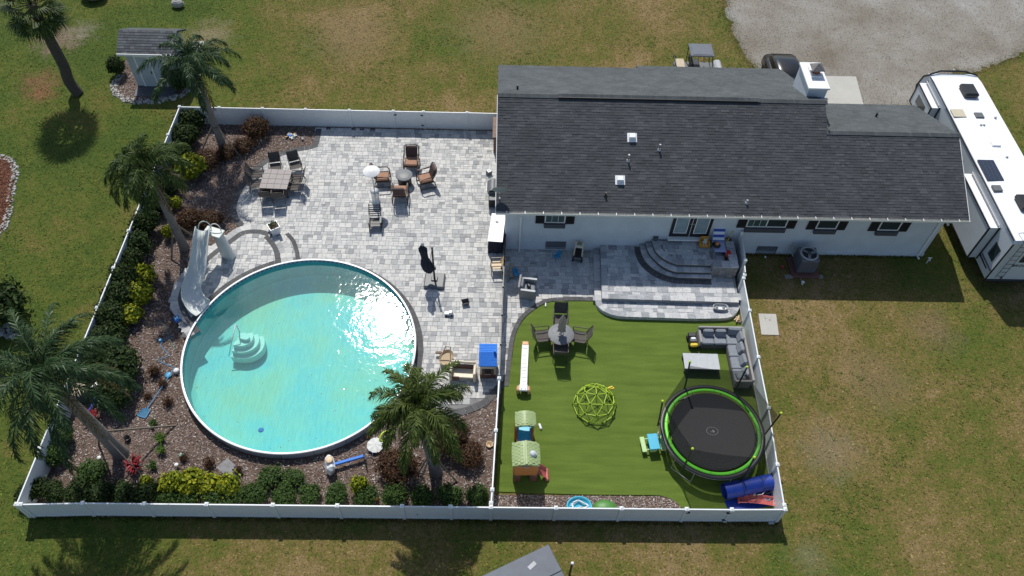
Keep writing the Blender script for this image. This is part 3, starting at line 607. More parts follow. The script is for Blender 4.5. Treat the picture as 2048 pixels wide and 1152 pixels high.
dv = pxs([(998.4, 756), (991.8, 860.5), (984.5, 979)]); fence('picket_fence', 'white picket fence between the mulch bed and the turf', [(p.x, p.y) for p in dv]+[(at(982, 1013, 1.25).x, 11.76)], pick=True)
# black aluminium divider
t = thing('metal_fence', 'thin black metal picket fence dividing the two patios', 'fence')
a, b_ = Vector((at(1010.6, 497, 1.2).x, 25.35, PATIO_Z)), at(998.4, 752, 1.2); b_.z = PATIO_Z; nsec = 5
for i in range(nsec+1):
    p = a.lerp(b_, i/nsec); MB().box((p.x, p.y, PATIO_Z+.62), (.07, .07, 1.26), 0).build('post', 'black_metal', t)
    if i < nsec:
        q = a.lerp(b_, (i+1)/nsec); d = q-p; rz = math.atan2(d.y, d.x); mid = (p+q)/2; o = thing('x', None, None); bpy.data.objects.remove(o)
        for zz in (.12, 1.0, 1.16):
            mb = MB(); mb.box((0, 0, zz), (d.length, .045, .04)); r_ = mb.build('rail', 'black_metal', t, mid); r_.rotation_euler.z = rz
        n = int(d.length/.11)
        for k in range(n):
            c = p.lerp(q, (k+.5)/n); mb = MB(); mb.box((0, 0, .64), (.024, .024, 1.08)); mb.build('picket', 'black_metal', t, c)
# ---------------------------------------------------------------- house
EZ, GY = 3.25, 25.05; RY, RZ = 30.41, 5.70; LY, LZR = 28.97, 5.06; BY, BY2, BYL = 35.9, 36.43, 33.25
X0, X1, XM = .04, 22.30, 15.92; WYF = 25.5
house = thing('house', 'long single-storey white house with dark shingle roof', 'house')
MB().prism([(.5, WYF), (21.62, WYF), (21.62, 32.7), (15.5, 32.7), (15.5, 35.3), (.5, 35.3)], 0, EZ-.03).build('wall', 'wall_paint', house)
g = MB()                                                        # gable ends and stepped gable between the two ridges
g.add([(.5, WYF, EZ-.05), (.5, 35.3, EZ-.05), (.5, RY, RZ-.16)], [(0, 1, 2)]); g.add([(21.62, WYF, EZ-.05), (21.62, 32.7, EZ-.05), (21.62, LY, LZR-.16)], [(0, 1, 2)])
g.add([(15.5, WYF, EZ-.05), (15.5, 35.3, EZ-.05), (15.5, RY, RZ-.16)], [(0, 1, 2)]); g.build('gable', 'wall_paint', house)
def slope(xa, xb, ya, za, yb2, zb, mat, nparts, expo=.14, tab=.3, th=.02):
    """shingle courses on one roof plane: deck slab first, then overlapped tabs; returns nothing"""
    a = Vector((xa, ya, za)); ux = Vector((1, 0, 0)); up = Vector((0, yb2-ya, zb-za)); Ls = up.length; up.normalize(); nn = ux.cross(up)
    if nn.z < 0: nn = -nn
    W = xb-xa; deck = MB(); c = [a, a+ux*W, a+ux*W+up*Ls, a+up*Ls]
    deck.add(c+[q-Vector((0, 0, .14)) for q in c], [(0, 1, 2, 3), (7, 6, 5, 4), (0, 4, 5, 1), (1, 5, 6, 2), (2, 6, 7, 3), (3, 7, 4, 0)]); dk = deck.build('roof', mat, house)
    T = []; nr = int(Ls/expo)
    for r in range(nr+1):
        s0 = r*expo-.03; x = -random.random()*tab
        while x < W:
            l = tab*random.choice((.5, .8, 1, 1, 1.3)); xs, xe = max(0, x), min(W, x+l)
            if xe-xs > .05: T.append((s0, xs+.003, xe-.003, random.uniform(.7, 1.3)))
            x += l
    def tabv(s0, xs, xe, k):
        s1 = min(s0+expo+.07, Ls); lo = nn*(th*k); 
        return [a+ux*xs+up*s0+lo, a+ux*xe+up*s0+lo, a+ux*xe+up*s1+nn*.004, a+ux*xs+up*s1+nn*.004, a+ux*xs+up*s0-nn*.004, a+ux*xe+up*s0-nn*.004]
    for q in T[:nparts]:
        v = tabv(*q); c = v[0]; MB().add([p-c for p in v], [(0, 1, 2, 3), (4, 5, 1, 0), (0, 3, 4), (5, 2, 1)]).build('shingle', mat, dk, c)
    V = []; Fq = []
    for i, q in enumerate(T[nparts:]): V += [tuple(p) for p in tabv(*q)]; Fq += [(6*i, 6*i+1, 6*i+2, 6*i+3), (6*i+4, 6*i+5, 6*i+1, 6*i)]
    bulk('shingles', V, Fq, mat, dk)
    return dk
slope(X0, X1, GY+.02, EZ, LY, EZ+(LY-GY)*(RZ-EZ)/(RY-GY), 'shingle', 296)
zmid = EZ+(LY-GY)*(RZ-EZ)/(RY-GY)
slope(X0, XM, LY-.05, zmid-.022, RY, RZ, 'shingle', 0)
slope(X0, 7.72, BY, EZ, RY, RZ, 'shingle_back', 0); slope(7.72, XM-.1, BY2, EZ-.24, RY, RZ, 'shingle_back', 0); slope(XM-.3, X1, BYL, EZ, LY, zmid, 'shingle_back', 0)
rc_ = MB()
def ridge(xa, xb, y, z, h, mat):
    x = xa; i = 0
    while x < xb:
        l = .155; mb = MB(); hh = h+.004*(i % 2)+random.uniform(0, .004)
        mb.add([(0, -.17, -.055), (l*1.04, -.17, -.055), (l*1.04, 0, hh), (0, 0, hh+.006), (l*1.04, .17, -.055), (0, .17, -.055), (0, -.17, -.09), (l*1.04, -.17, -.09)], [(0, 1, 2, 3), (3, 2, 4, 5), (6, 7, 1, 0)])
        mb.build('ridge_cap', mat, house, (x, y, z)); x += l; i += 1
mb_ = ridge(X0, 2.95, RY, RZ+.03, .02, 'shingle_back'); ridge(2.95, 12.6, RY, RZ+.075, .03, 'shingle_back'); ridge(12.6, XM, RY, RZ+.03, .02, 'shingle_back'); ridge(XM-.1, X1, LY, zmid+.03, .02, 'shingle_back')
MB().box((7.77, RY-.16, RZ-.01), (9.65, .04, .09)).build('ridge_vent_shade', 'black_plastic', house)  # black near side of the vent, drawing the shadow line below the raised caps
MB().box((XM+.01, (LY+RY)/2+.6, (zmid+RZ)/2-.05), (.04, 2.4, .18), rx=0).build('rake_trim', 'box_grey', house)
MB().box((X0-.02, (GY+RY)/2, (EZ+RZ)/2-.09), (.03, math.hypot(RY-GY, RZ-EZ), .16), rx=math.atan2(RZ-EZ, RY-GY)).build('rake_trim', 'trim_white', house)
MB().box((X1+.02, (GY+LY)/2, (EZ+zmid)/2-.09), (.03, math.hypot(LY-GY, zmid-EZ), .16), rx=math.atan2(zmid-EZ, LY-GY)).build('rake_trim', 'trim_white', house)
MB().box(((X0+X1)/2, (GY+WYF)/2+.04, EZ-.13), (X1-X0-.1, WYF-GY-.02, .03)).build('soffit', 'trim_white', house)
gt = MB(); gt.box(((X0+X1)/2, GY-.135, EZ-.04), (X1-X0, .012, .12)); gt.box(((X0+X1)/2, GY-.0, EZ-.05), (X1-X0, .012, .10)); gt.box(((X0+X1)/2, GY-.07, EZ-.095), (X1-X0, .13, .012))
gt.box((X0, GY-.07, EZ-.045), (.012, .13, .11)); gt.box((X1, GY-.07, EZ-.045), (.012, .13, .11)); gut = gt.build('gutter', 'gutter', house)
MB().box(((X0+X1)/2, GY-.065, EZ-.084), (X1-X0-.04, .10, .008)).build('gutter_debris', 'gutter_in', gut)
nst = 26
for k in range(nst): MB().box((X0+.5+(X1-X0-1)*k/(nst-1), GY-.07, EZ+.012), (.03, .15, .02)).build('gutter_bracket', 'white_plastic', gut)
def downspout(px, py):
    b = aty(px, py, WYF-.06); mb = MB(); mb.box((b.x, WYF-.05, 1.55), (.085, .07, 3.1), 0, .008); mb.box((b.x, (WYF+GY)/2-.06, EZ-.2), (.085, .62, .06), rx=.15); mb.box((b.x, WYF-.14, .07), (.085, .22, .07), rx=-.3); mb.build('downspout', 'trim_white', house)
downspout(1038.5, 497); downspout(1834, 514)
MB().box((10.9, WYF+.05, .12), (21.5, .16, .24)).build('foundation', 'wall_paint', house)
def window(xa, xb, z0, z1, panes=1, grid=True, shut=(.42, .42), name='window', boxh=.26):
    y = WYF-.012; fr = MB(); t = .055
    fr.box(((xa+xb)/2, y, z0+t/2), (xb-xa, .07, t)); fr.box(((xa+xb)/2, y, z1-t/2), (xb-xa, .07, t))
    for i in range(panes+1):
        xx = xa+(xb-xa)*i/panes; xx = min(max(xx, xa+t/2), xb-t/2); fr.box((xx, y-.001, (z0+z1)/2), (t, .072, z1-z0-2*t))
    f = fr.build(name, 'trim_white', house)
    for i in range(panes):
        pa, pb = xa+(xb-xa)*i/panes+t*.6, xa+(xb-xa)*(i+1)/panes-t*.6
        MB().box(((pa+pb)/2, y-.008, (z0+z1)/2), (pb-pa, .012, z1-z0-t*1.5)).build('pane', 'glass_teal' if i == 0 and grid else 'glass_dark', f)
        if grid and i == 0:
            gm = MB()
            for k in (1, 2): gm.box((pa+(pb-pa)*k/3, y-.02, (z0+z1)/2), (.016, .012, z1-z0-.1))
            gm.box(((pa+pb)/2, y-.021, (z0+z1)/2), (pb-pa, .014, .016)); gm.build('glazing_bar', 'trim_white', f)
    MB().box(((xa+xb)/2, y-.07, z0-boxh/2-.02), (xb-xa+.04, .15, boxh), 0, .01).build('window_box', 'box_grey', f)
    for sx, wdt in ((xa-.02-shut[0]/2, shut[0]), (xb+.02+shut[1]/2, shut[1])):
        sh = MB(); sh.box((sx, WYF-.02, (z0+z1)/2-.03), (wdt, .05, z1-z0+.08))
        for k in range(12): sh.box((sx, WYF-.047, z0+.06+(z1-z0-.1)*k/12), (wdt-.1, .02, .045), rx=.5)
        sh.build('shutter', 'shutter_black', f)
window(2.38, 3.36, 2.06, 3.06); window(12.10, 14.04, 2.02, 3.04, 2); window(15.50, 16.52, 1.98, 3.04, grid=False); window(18.54, 19.57, 1.95, 3.04, grid=False)
# french doors
dr = MB(); xa, xb, z0, z1 = 8.52, 10.45, 1.24, 3.1; xm = (xa+xb)/2
for i in range(2):
    p0, p1 = (xa, xm-.012) if i == 0 else (xm+.012, xb); y = WYF-.02; d = MB(); s_ = .15
    d.box(((p0+p1)/2, y, z0+.12), (p1-p0, .06, .24)); d.box(((p0+p1)/2, y, z1-.08), (p1-p0, .06, .16))
    for xx in (p0+s_/2, p1-s_/2): d.box((xx, y+.001, (z0+z1)/2+.02), (s_, .06, z1-z0-.4))
    do = d.build('door', 'shutter_black', house)
    pn = MB(); f0, f1 = p0+s_, p1-s_
    MB().box(((f0+f1)/2, y+.01, (z0+z1)/2+.04), (f1-f0, .012, z1-z0-.38)).build('pane', 'glass_pale', do)
    for xx in (f0+.02, f1-.02): pn.box((xx, y-.022, (z0+z1)/2+.04), (.04, .03, z1-z0-.4))
    pn.box(((f0+f1)/2, y-.021, z0+.26), (f1-f0-.08, .03, .04)); pn.build('pane_frame', 'trim_white', do)
    MB().box((xm+(-.07 if i == 0 else .07), y-.06, z0+.95), (.03, .08, .03)).build('handle', 'steel', do)
MB().box((xm, WYF-.045, (z0+z1)/2), (.02, .05, z1-z0)).build('door_astragal', 'trim_white', house); MB().box((xm, WYF-.1, z0-.06), (xb-xa+.1, .3, .1)).build('door_sill', 'trim_white', house)
for q in ((1091, 496, 1130, 481), (1510.5, 506, 1549, 492)):
    a, c = aty(q[0], q[1], WYF), aty(q[2], q[3], WYF); v = MB(); x0, x1, zz0, zz1 = a.x, a.x+.98, max(.06, a.z), max(.06, a.z)+.5
    for k in range(5): v.box(((x0+x1)/2, WYF-.025, zz0+.05+(zz1-zz0-.08)*k/4.4), (x1-x0-.06, .03, .07), rx=.5)
    v.box(((x0+x1)/2, WYF-.012, zz0-.01), (x1-x0, .05, .03)); v.box(((x0+x1)/2, WYF-.012, zz1), (x1-x0, .05, .03)); v.box((x0, WYF-.013, (zz0+zz1)/2), (.03, .05, .5)); v.box((x1, WYF-.013, (zz0+zz1)/2), (.03, .05, .5)); v.build('foundation_vent', 'vent_grey', house)
# things growing out of the roof
def rz_(y): return EZ+(y-GY)*(RZ-EZ)/(RY-GY)
def onroof(px, py):
    y = 27.0
    for _ in range(30): p = at(px, py, rz_(y)); y = p.y
    return Vector((p.x, p.y, rz_(p.y)))
for q in ((1264, 276), (1240, 361)):
    p = onroof(*q); v = MB(); v.box((p.x, p.y, p.z+.10), (.32, .30, .2), 0, .03, rx=.2); v.box((p.x, p.y, p.z+.025), (.46, .46, .02), rx=math.atan2(RZ-EZ, RY-GY)); v.build('roof_vent', 'white_gloss', house)
for q, mt_, h in (((1318, 300), 'aluminium', .35), ((1256, 322), 'aluminium', .4), ((1211, 392), 'black_plastic', .22), ((1493, 406), 'aluminium', .2)):
    p = onroof(*q); v = MB(); v.cyl(p, (p.x, p.y, p.z+h), .045, .045, 10); v.cyl((p.x, p.y, p.z), (p.x, p.y, p.z+.08), .10, .06, 12); v.build('vent_pipe', mt_, house)
for q in ((1.0, 31.3), (19.3, 31.3)):
    zz = RZ-(q[1]-RY)*.446 if q[0] < 10 else zmid-(q[1]-LY)*.423; v = MB(); v.cyl((q[0], q[1], zz), (q[0], q[1], zz+.25), .05, .05, 10); v.build('vent_pipe', 'black_plastic', house)
# chimney
ch = MB(); ch.box((15.70, 32.05, 4.9), (.92, 1.92, 2.0)); co = ch.build('chimney', 'wall_paint', house)
MB().box((15.70, 32.05, 5.93), (1.06, 2.06, .10), 0, .012).build('chimney_cap', 'trim_white', co); MB().box((15.72, 32.25, 6.03), (.50, .85, .10)).build('flue_base', 'trim_white', co)
MB().cyl((15.74, 32.15, 6.0), (15.74, 32.15, 6.26), .2, .2, 14).build('flue', 'rust', co)
hd = MB(); hd.add([(15.42, 31.85, 6.34), (16.06, 31.85, 6.34), (16.06, 32.49, 6.34), (15.42, 32.49, 6.34), (15.74, 32.17, 6.62)], [(0, 1, 4), (1, 2, 4), (2, 3, 4), (3, 0, 4), (3, 2, 1, 0)]); hd.build('flue_cap', 'flue_grey', co)
MB().box((15.70, 31.02, RZ-.33), (1.2, .25, .03), rx=-.42).build('flashing', 'light_grey', co)
# satellite dish on the left eave
p = at(997, 398, 3.45); t = thing('satellite_dish', 'grey satellite dish on the left corner of the shingle roof', 'satellite dish', (p.x+.05, 25.55, rz_(25.55)))
MB().tube([(0, 0, 0), (0, 0, .35), (0, .06, .5)], .025, 8).build('mast', 'aluminium', t); d = MB(); rows = []
for r_ in (0.001, .12, .24, .36):
    rows.append([(r_*math.cos(a_)*1.0, .12+.1*(r_/.36)**2*-.6-.25*r_*math.sin(a_), .62+r_*math.sin(a_)*.75) for a_ in [2*math.pi*i/20 for i in range(20)]])
d.grid(rows, True, True).build('reflector', 'dish_grey', t); MB().tube([(0, .1, .35), (.0, -.3, .42)], .015, 6).build('feed_arm', 'aluminium', t); MB().box((0, -.32, .45), (.07, .1, .07), 0, .01).build('feed_horn', 'light_grey', t)
# ================================================================ planting
ORD = ['first', 'second', 'third', 'fourth', 'fifth', 'sixth', 'seventh', 'eighth', 'ninth', 'tenth', 'eleventh', 'twelfth', 'thirteenth', 'fourteenth', 'fifteenth', 'sixteenth', 'seventeenth', 'eighteenth']
def frond_mesh(name, L, el0, droop, mat, rnd, nl=92, lf=.74, wid=.036, plum=.55):
    """one feather leaf growing along +X from the origin: stalk plus two ranks of drooping leaflets"""
    mb = MB(); P = []; p = Vector((0, 0, 0)); N = 16; side = rnd.gauss(0, .12)
    for i in range(N+1):
        s = i/N; el = el0-droop*s**1.25; az = side*s*s; P.append((p.copy(), Vector((math.cos(el)*math.cos(az), math.cos(el)*math.sin(az), math.sin(el)))))
        p = p+P[-1][1]*(L/N)
    mb.tube([q[0] for q in P], [.028*(1-.85*i/N)+.004 for i in range(N+1)], 5)
    vs, fs = [], []
    for k in range(nl):
        s = .10+.88*(k+rnd.random()*.6)/nl; i = min(N-1, int(s*N)); f = s*N-i; c = P[i][0].lerp(P[i+1][0], f); t = P[i][1].lerp(P[i+1][1], f).normalized()
        h = Vector((-t.y, t.x, 0)).normalized(); v = t.cross(h); 
        if v.z < 0: v = -v
        prof = min(1, s*5)*(1-.55*max(0, s-.45)/.55)
        for sd_ in (-1, 1):
            a = R(62-34*s+rnd.gauss(0, 8)); tilt = rnd.gauss(.15, plum); l = lf*prof*rnd.uniform(.75, 1.12)
            d = (t*math.cos(a)+(h*sd_*math.cos(tilt)+v*math.sin(tilt))*math.sin(a)).normalized(); wv = d.cross(v).normalized() if abs(d.dot(v)) < .95 else h
            wv = (wv+v*rnd.gauss(0, .5)).normalized(); m1 = c+d*l*.45+Vector((0, 0, -.10*l)); e = m1+(d+Vector((0, 0, -1.0-rnd.random()*.9))).normalized()*l*.55; o = len(vs); wd = wid*rnd.uniform(.7, 1.2)
            vs += [c-wv*wd*.35, c+wv*wd*.35, m1+wv*wd*.5, m1-wv*wd*.5, e]; fs += [(o, o+1, o+2, o+3), (o+3, o+2, o+4)]
    mb.add(vs, fs); return mb.mesh(name, mat)
def stake(t, a, b): MB().box(((a[0]+b[0])/2, (a[1]+b[1])/2, (a[2]+b[2])/2), (.075, .04, (Vector(b)-Vector(a)).length), rz=math.atan2(b[1]-a[1], b[0]-a[0]), ry=math.atan2(math.hypot(b[0]-a[0], b[1]-a[1]), b[2]-a[2])).build('support_stake', 'wood_post', t)
def palm(label, base, crown, h, nf, L, mat, seed, stakes=(), flower=None, dry=3, r0=.19, bend=0, els=(82, 4)):
    rnd = random.Random(seed); B = at(*base); C = at(*crown, h); t = thing('palm_tree', label, 'palm tree', (B.x, B.y, 0), 0, 'feather palms around the pool')
    o = C-Vector((B.x, B.y, 0)); pts = []; rr = []
    for i in range(13):
        s = i/12; pts.append((o.x*s+bend*math.sin(math.pi*s), o.y*s, o.z*s)); rr.append(r0*(1.18-.42*s+.28*max(0, .12-s)/.12))
    tr = MB(); tr.tube(pts, rr, 14)
    for i in range(26):                                         # leaf-scar rings
        s = (i+.5)/26; j = min(11, int(s*12)); c = Vector(pts[j]).lerp(Vector(pts[j+1]), s*12-j); q = rr[j]*1.035; tr.tube([c-Vector((0, 0, .012)), c+Vector((0, 0, .012))], q, 14, caps=False)
    tr.build('trunk', 'bark', t); top = Vector(pts[-1])
    cs = MB(); cs.tube([top+Vector((0, 0, -.25)), top+Vector((0, 0, .05)), top+Vector((0, 0, .45))], [r0*.8, r0*1.0, r0*.45], 12); cs.build('crownshaft', 'boot_bark', t)
    bt = MB()
    for k in range(12):
        a = k*2.4; e = R(rnd.uniform(10, 60)); d = Vector((math.cos(a)*math.cos(e), math.sin(a)*math.cos(e), math.sin(e))); q = top+Vector((0, 0, rnd.uniform(-.1, .25))); bt.tube([q, q+d*rnd.uniform(.3, .55)], [.06, .03], 5)
    bt.build('leaf_bases', 'boot_bark', t)
    for k in range(nf):
        f = k/(nf-1); e0 = R(els[0]+(els[1]-els[0])*f**.9+rnd.gauss(0, 5)); dr = R(92+48*(1-f)+rnd.gauss(0, 14)); l = L*rnd.uniform(.86, 1.08)*(.82+.18*min(1, f*2.5))
        fo = obj('frond', frond_mesh('frond', l, e0, dr, mat, rnd), t, top+Vector((0, 0, .22-.18*f))); fo.rotation_euler.z = k*2.39996+rnd.gauss(0, .12)+seed
    for k in range(dry):
        fo = obj('dry_frond', frond_mesh('dry_frond', L*.85, R(-15), R(72), 'leaf_dry', rnd, 34, .5, .026), t, top+Vector((0, 0, -.05))); fo.rotation_euler.z = rnd.uniform(0, 6.28); tag(fo, 'hanging brown dead frond')
    if flower:
        fl = MB()
        for k in range(110):
            a = rnd.gauss(flower, .33); e = R(rnd.uniform(-30, 45)); d = Vector((math.cos(a)*math.cos(e), math.sin(a)*math.cos(e), math.sin(e))); q0 = top+Vector((math.cos(flower)*.3, math.sin(flower)*.3, .12)); q1 = q0+d*rnd.uniform(.35, .6)+Vector((0, 0, -.15)); s_ = Vector((-d.y, d.x, 0))*.016; fl.quad(q0-s_, q0+s_, q1+s_, q1-s_)
        tag(fl.build('flower_cluster', 'flower_gold', t), 'golden yellow flower cluster')
    if stakes:
        for a, rad in stakes: stake(t, (math.cos(R(a))*rad, math.sin(R(a))*rad, 0), (o.x*.28+math.cos(R(a))*.12, o.y*.28+math.sin(R(a))*.12, h*.31))
        MB().tube([(o.x*.3+.17*math.cos(a), o.y*.3+.17*math.sin(a), h*.30) for a in [2*math.pi*i/12 for i in range(12)]], .03, 5, True).build('stake_band', 'black_plastic', t)
    return t
palm('tall feather palm with golden flowers at the far corner fence', (447, 297), (386, 134), 5.25, 18, 2.85, 'leaf_palm_blue', 3, ((-35, 1.5), (200, 1.2), (95, .9)), flower=R(75), r0=.17)
palm('feather palm leaning over the left fence beside the slide', (370, 497), (295, 342), 5.2, 20, 2.6, 'leaf_palm', 8, ((-120, .9), (40, .8)), r0=.18)
palm('largest feather palm at the near left corner of the yard', (243, 908), (94, 755), 6.3, 24, 3.5, 'leaf_palm_blue', 5, ((35, 2.3), (-40, 1.9), (160, 1.1)), dry=4, r0=.225, els=(80, -2))
palm('short feather palm with full green crown beside the white picket fence', (872, 945), (836, 822), 4.6, 21, 2.5, 'leaf_palm_gloss', 14, ((-25, 1.0), (-130, 1.1), (75, 1.1), (205, 1.0)), dry=2, r0=.20, els=(80, 8))
# fan palm on the lawn, mostly cut by the frame
def fan_palm():
    rnd = random.Random(4); B = at(157, 187); C = at(62, 8, 5.6); t = thing('fan_palm', 'tall fan palm with dark trunk on the far left lawn', 'palm tree', (B.x, B.y, 0)); o = C-Vector((B.x, B.y, 0))
    pts = [(o.x*s-.25*math.sin(math.pi*min(1, s*3.3))*(.7 if s < .3 else .0), o.y*s, o.z*s) for s in [i/14 for i in range(15)]]; MB().tube(pts, [.31-.05*i/14 for i in range(15)], 14).build('trunk', 'boot_bark', t); top = Vector(pts[-1])
    for k in range(48):
        f = k/47; az = k*2.39996; el = R(72-135*f+rnd.gauss(0, 6)); mb = MB(); ln = rnd.uniform(.95, 1.3); d = Vector((math.cos(el), 0, math.sin(el))); e = d*ln; mb.tube([(0, 0, 0), e*.5, e], .02, 5); vs, fs = [], []
        up = Vector((-math.sin(el), 0, math.cos(el)))
        for j in range(26):
            a = R(-118+236*j/25+rnd.gauss(0, 2)); q = d*math.cos(a)+Vector((0, 1, 0))*math.sin(a); l = 1.05*(1-.25*abs(a)/2.1)*rnd.uniform(.85, 1.1); m1 = e+q*l*.5+up*.05; tp = m1+(q+Vector((0, 0, -.55))).normalized()*l*.5; s_ = (Vector((0, 1, 0))*math.cos(a)-d*math.sin(a))*.032; i0 = len(vs)
            vs += [e-s_*.3, e+s_*.3, m1+s_, m1-s_, tp]; fs += [(i0, i0+1, i0+2, i0+3), (i0+3, i0+2, i0+4)]
        mb.add(vs, fs); fo = mb.build('frond', 'leaf_palm', t, top+Vector((0, 0, .1-.3*f))); fo.rotation_euler.z = az
fan_palm()
# ---------------------------------------------------------------- shrubs
def leaf_cloud(n, seed, size=.075, lumps=9, flat=.92, long=1.7, shell=.34):
    r = np.random.default_rng(seed); u = r.normal(size=(n, 3)); u[:, 2] = np.abs(u[:, 2])*1.05-.35; u /= np.linalg.norm(u, axis=1)[:, None]
    lc = r.normal(size=(lumps, 3)); lc[:, 2] = np.abs(lc[:, 2]); lc /= np.linalg.norm(lc, axis=1)[:, None]; f = .66+np.zeros(n)
    for c in lc: f = np.maximum(f, .66+r.uniform(.16, .46)*np.clip((u@c-.62)/.38, 0, 1)**.6)
    rad = f*(1-shell*r.random(n)**1.6)*r.normal(1, .10, n); sp_ = r.random(n) < .12; rad[sp_] *= r.uniform(1.05, 1.38, sp_.sum()); P = u*rad[:, None]*np.array([.5, .5, .5*flat])+np.array([0, 0, .42])
    P[:, 2] = np.maximum(P[:, 2], .02)
    nrm = u+r.normal(0, .55, (n, 3)); nrm[:, 2] += .35; nrm /= np.linalg.norm(nrm, axis=1)[:, None]; a = np.cross(nrm, r.normal(size=(n, 3))); a /= np.linalg.norm(a, axis=1)[:, None]; b = np.cross(nrm, a)
    s = size*r.uniform(.6, 1.25, n)[:, None]; V = np.stack([P-a*s*long*.5, P+b*s*.5+nrm*s*.08, P+a*s*long*.5-nrm*s*.18, P-b*s*.5+nrm*s*.08], 1).reshape(-1, 3)
    return V, np.arange(n*4).reshape(-1, 4)
SHRUB = {}
def shrub_proto(key, mat, n, size, seed, **k):
    V, F_ = leaf_cloud(n, seed, size, **k); me_o = bulk('foliage', V, F_, mat, None, None); me = me_o.data; bpy.data.objects.remove(me_o)
    st = MB(); rn = random.Random(seed)
    for i in range(7):
        a = i*.9; st.tube([(0, 0, 0), (.1*math.cos(a), .1*math.sin(a), .25), (.27*math.cos(a+.3), .27*math.sin(a+.3), .5)], [.02, .015, .006], 5)
    SHRUB[key] = (me, st.mesh('stem', 'wood_post'))
for v in range(3):
    shrub_proto(('dark', v), 'leaf_dark', 2400, .066, 20+v); shrub_proto(('mid', v), 'leaf_mid', 2400, .062, 30+v); shrub_proto(('lime', v), 'leaf_lime', 1100, .12, 40+v, lumps=16, long=1.5, shell=.5); shrub_proto(('rust', v), 'leaf_rust', 2600, .046, 50+v, lumps=12); shrub_proto(('wisp', v), 'leaf_rust', 420, .075, 60+v, lumps=16, shell=.9, long=2.4); shrub_proto(('dry', v), 'leaf_dry', 420, .075, 70+v, lumps=16, shell=.9, long=2.4)
def shrub(kind, px, py, dia, hgt, label, grp, v=None, name=None):
    B = at(px, py); v = random.randrange(3) if v is None else v; me, sm = SHRUB[kind, v]
    t = thing(name or {'dark': 'shrub', 'mid': 'shrub', 'lime': 'lime_shrub', 'rust': 'rust_shrub', 'wisp': 'small_shrub', 'dry': 'small_shrub'}[kind], label, 'shrub', (B.x, B.y, MULCH_Z-.02), random.uniform(0, 6.28), grp); sc = (dia*random.uniform(.9, 1.15), dia*random.uniform(.85, 1.1), hgt/.92*random.uniform(.88, 1.12))
    a = obj('foliage', me, t); a.scale = sc; b = obj('stem', sm, t); b.scale = sc; return t
row = [(72, 990, .95, .85), (118, 992, .9, .75), (164, 993, .95, .8), (208, 994, .9, .75), (252, 995, .95, .8), (297, 995, .95, .85), (345, 1000, .9, .7), (388, 1000, .9, .72), (430, 1000, .9, .7), (470, 1000, .9, .72), (514, 997, .95, .8), (571, 999, .95, .8), (624, 999, .95, .8), (673, 1000, .95, .8), (733, 1001, .95, .85), (791, 1001, 1.0, .85), (846, 1001, .9, .8), (899, 1001, 1.0, .85)]
for i, q in enumerate(row): shrub('mid' if i > 9 else ('dark' if i < 6 else 'mid'), *q, ORD[i]+' green shrub from the left in the row by the near fence', 'shrubs in the row by the near fence')
shrub('mid', 955, 1002, .95, .85, 'green shrub closest to the picket fence in the near fence row', 'shrubs in the row by the near fence')
for i, q in enumerate([(352, 978, .95, .95), (392, 974, 1.05, 1.05), (428, 978, 1.0, .95), (463, 984, .95, .95)]): shrub('lime', *q, ['leftmost', 'second from left', 'third from left', 'rightmost'][i]+' yellow-green shrub in the bright clump by the near fence', 'bright yellow-green clump')
shrub('lime', 722, 980, .75, .95, 'small yellow-green shrub alone by the near fence right of the toy hoop', 'yellow-green shrubs'); shrub('lime', 300, 975, .55, .8, 'small yellow-green shrub left of the bright clump', 'yellow-green shrubs')
for i, q in enumerate([(296, 562, .95, 1.0), (286, 600, 1.0, 1.0), (266, 640, 1.05, .9)]): shrub('lime', *q, ['far', 'middle', 'near'][i]+' yellow-green shrub of the three left of the pool', 'yellow-green shrubs along the left hedge')
shrub('lime', 392, 350, 1.35, 1.35, 'big yellow-green shrub under the corner palm', 'yellow-green shrubs'); shrub('lime', 357, 415, .6, .7, 'small yellow-green shrub behind the leaning palm trunk', 'yellow-green shrubs'); shrub('lime', 342, 475, .6, .8, 'small yellow-green shrub in front of the leaning palm trunk', 'yellow-green shrubs')
hedge = [(386, 255, 1.3, 1.1), (376, 287, 1.3, 1.2), (366, 322, 1.2, 1.1), (340, 385, 1.1, 1.1), (322, 420, 1.2, 1.1), (300, 468, 1.3, 1.3), (285, 500, 1.3, 1.35), (270, 535, 1.3, 1.3), (258, 572, 1.35, 1.35), (246, 610, 1.35, 1.3), (233, 648, 1.4, 1.35), (228, 690, 1.5, 1.4), (212, 730, 1.5, 1.3)]
for i, q in enumerate(hedge): shrub('dark', *q, ORD[i]+' dark shrub from the far corner in the left fence hedge', 'dark hedge along the left fence')
shrub('dark', 256, 752, 1.75, 1.7, 'large dark round shrub right of the pool filter', 'dark shrubs in the mulch'); shrub('dark', 242, 800, 1.5, 1.4, 'large dark shrub just in front of the filter pipes', 'dark shrubs in the mulch')
for q, l in (((118, 915, .95, .8), 'green shrub against the left fence near the front corner'), ((135, 880, .9, 1.0), 'tall loose green shrub left of the big palm trunk'), ((190, 948, 1.1, .7), 'low green shrub in front of the big palm trunk')): shrub('mid', *q, l, 'green shrubs in the near left corner')
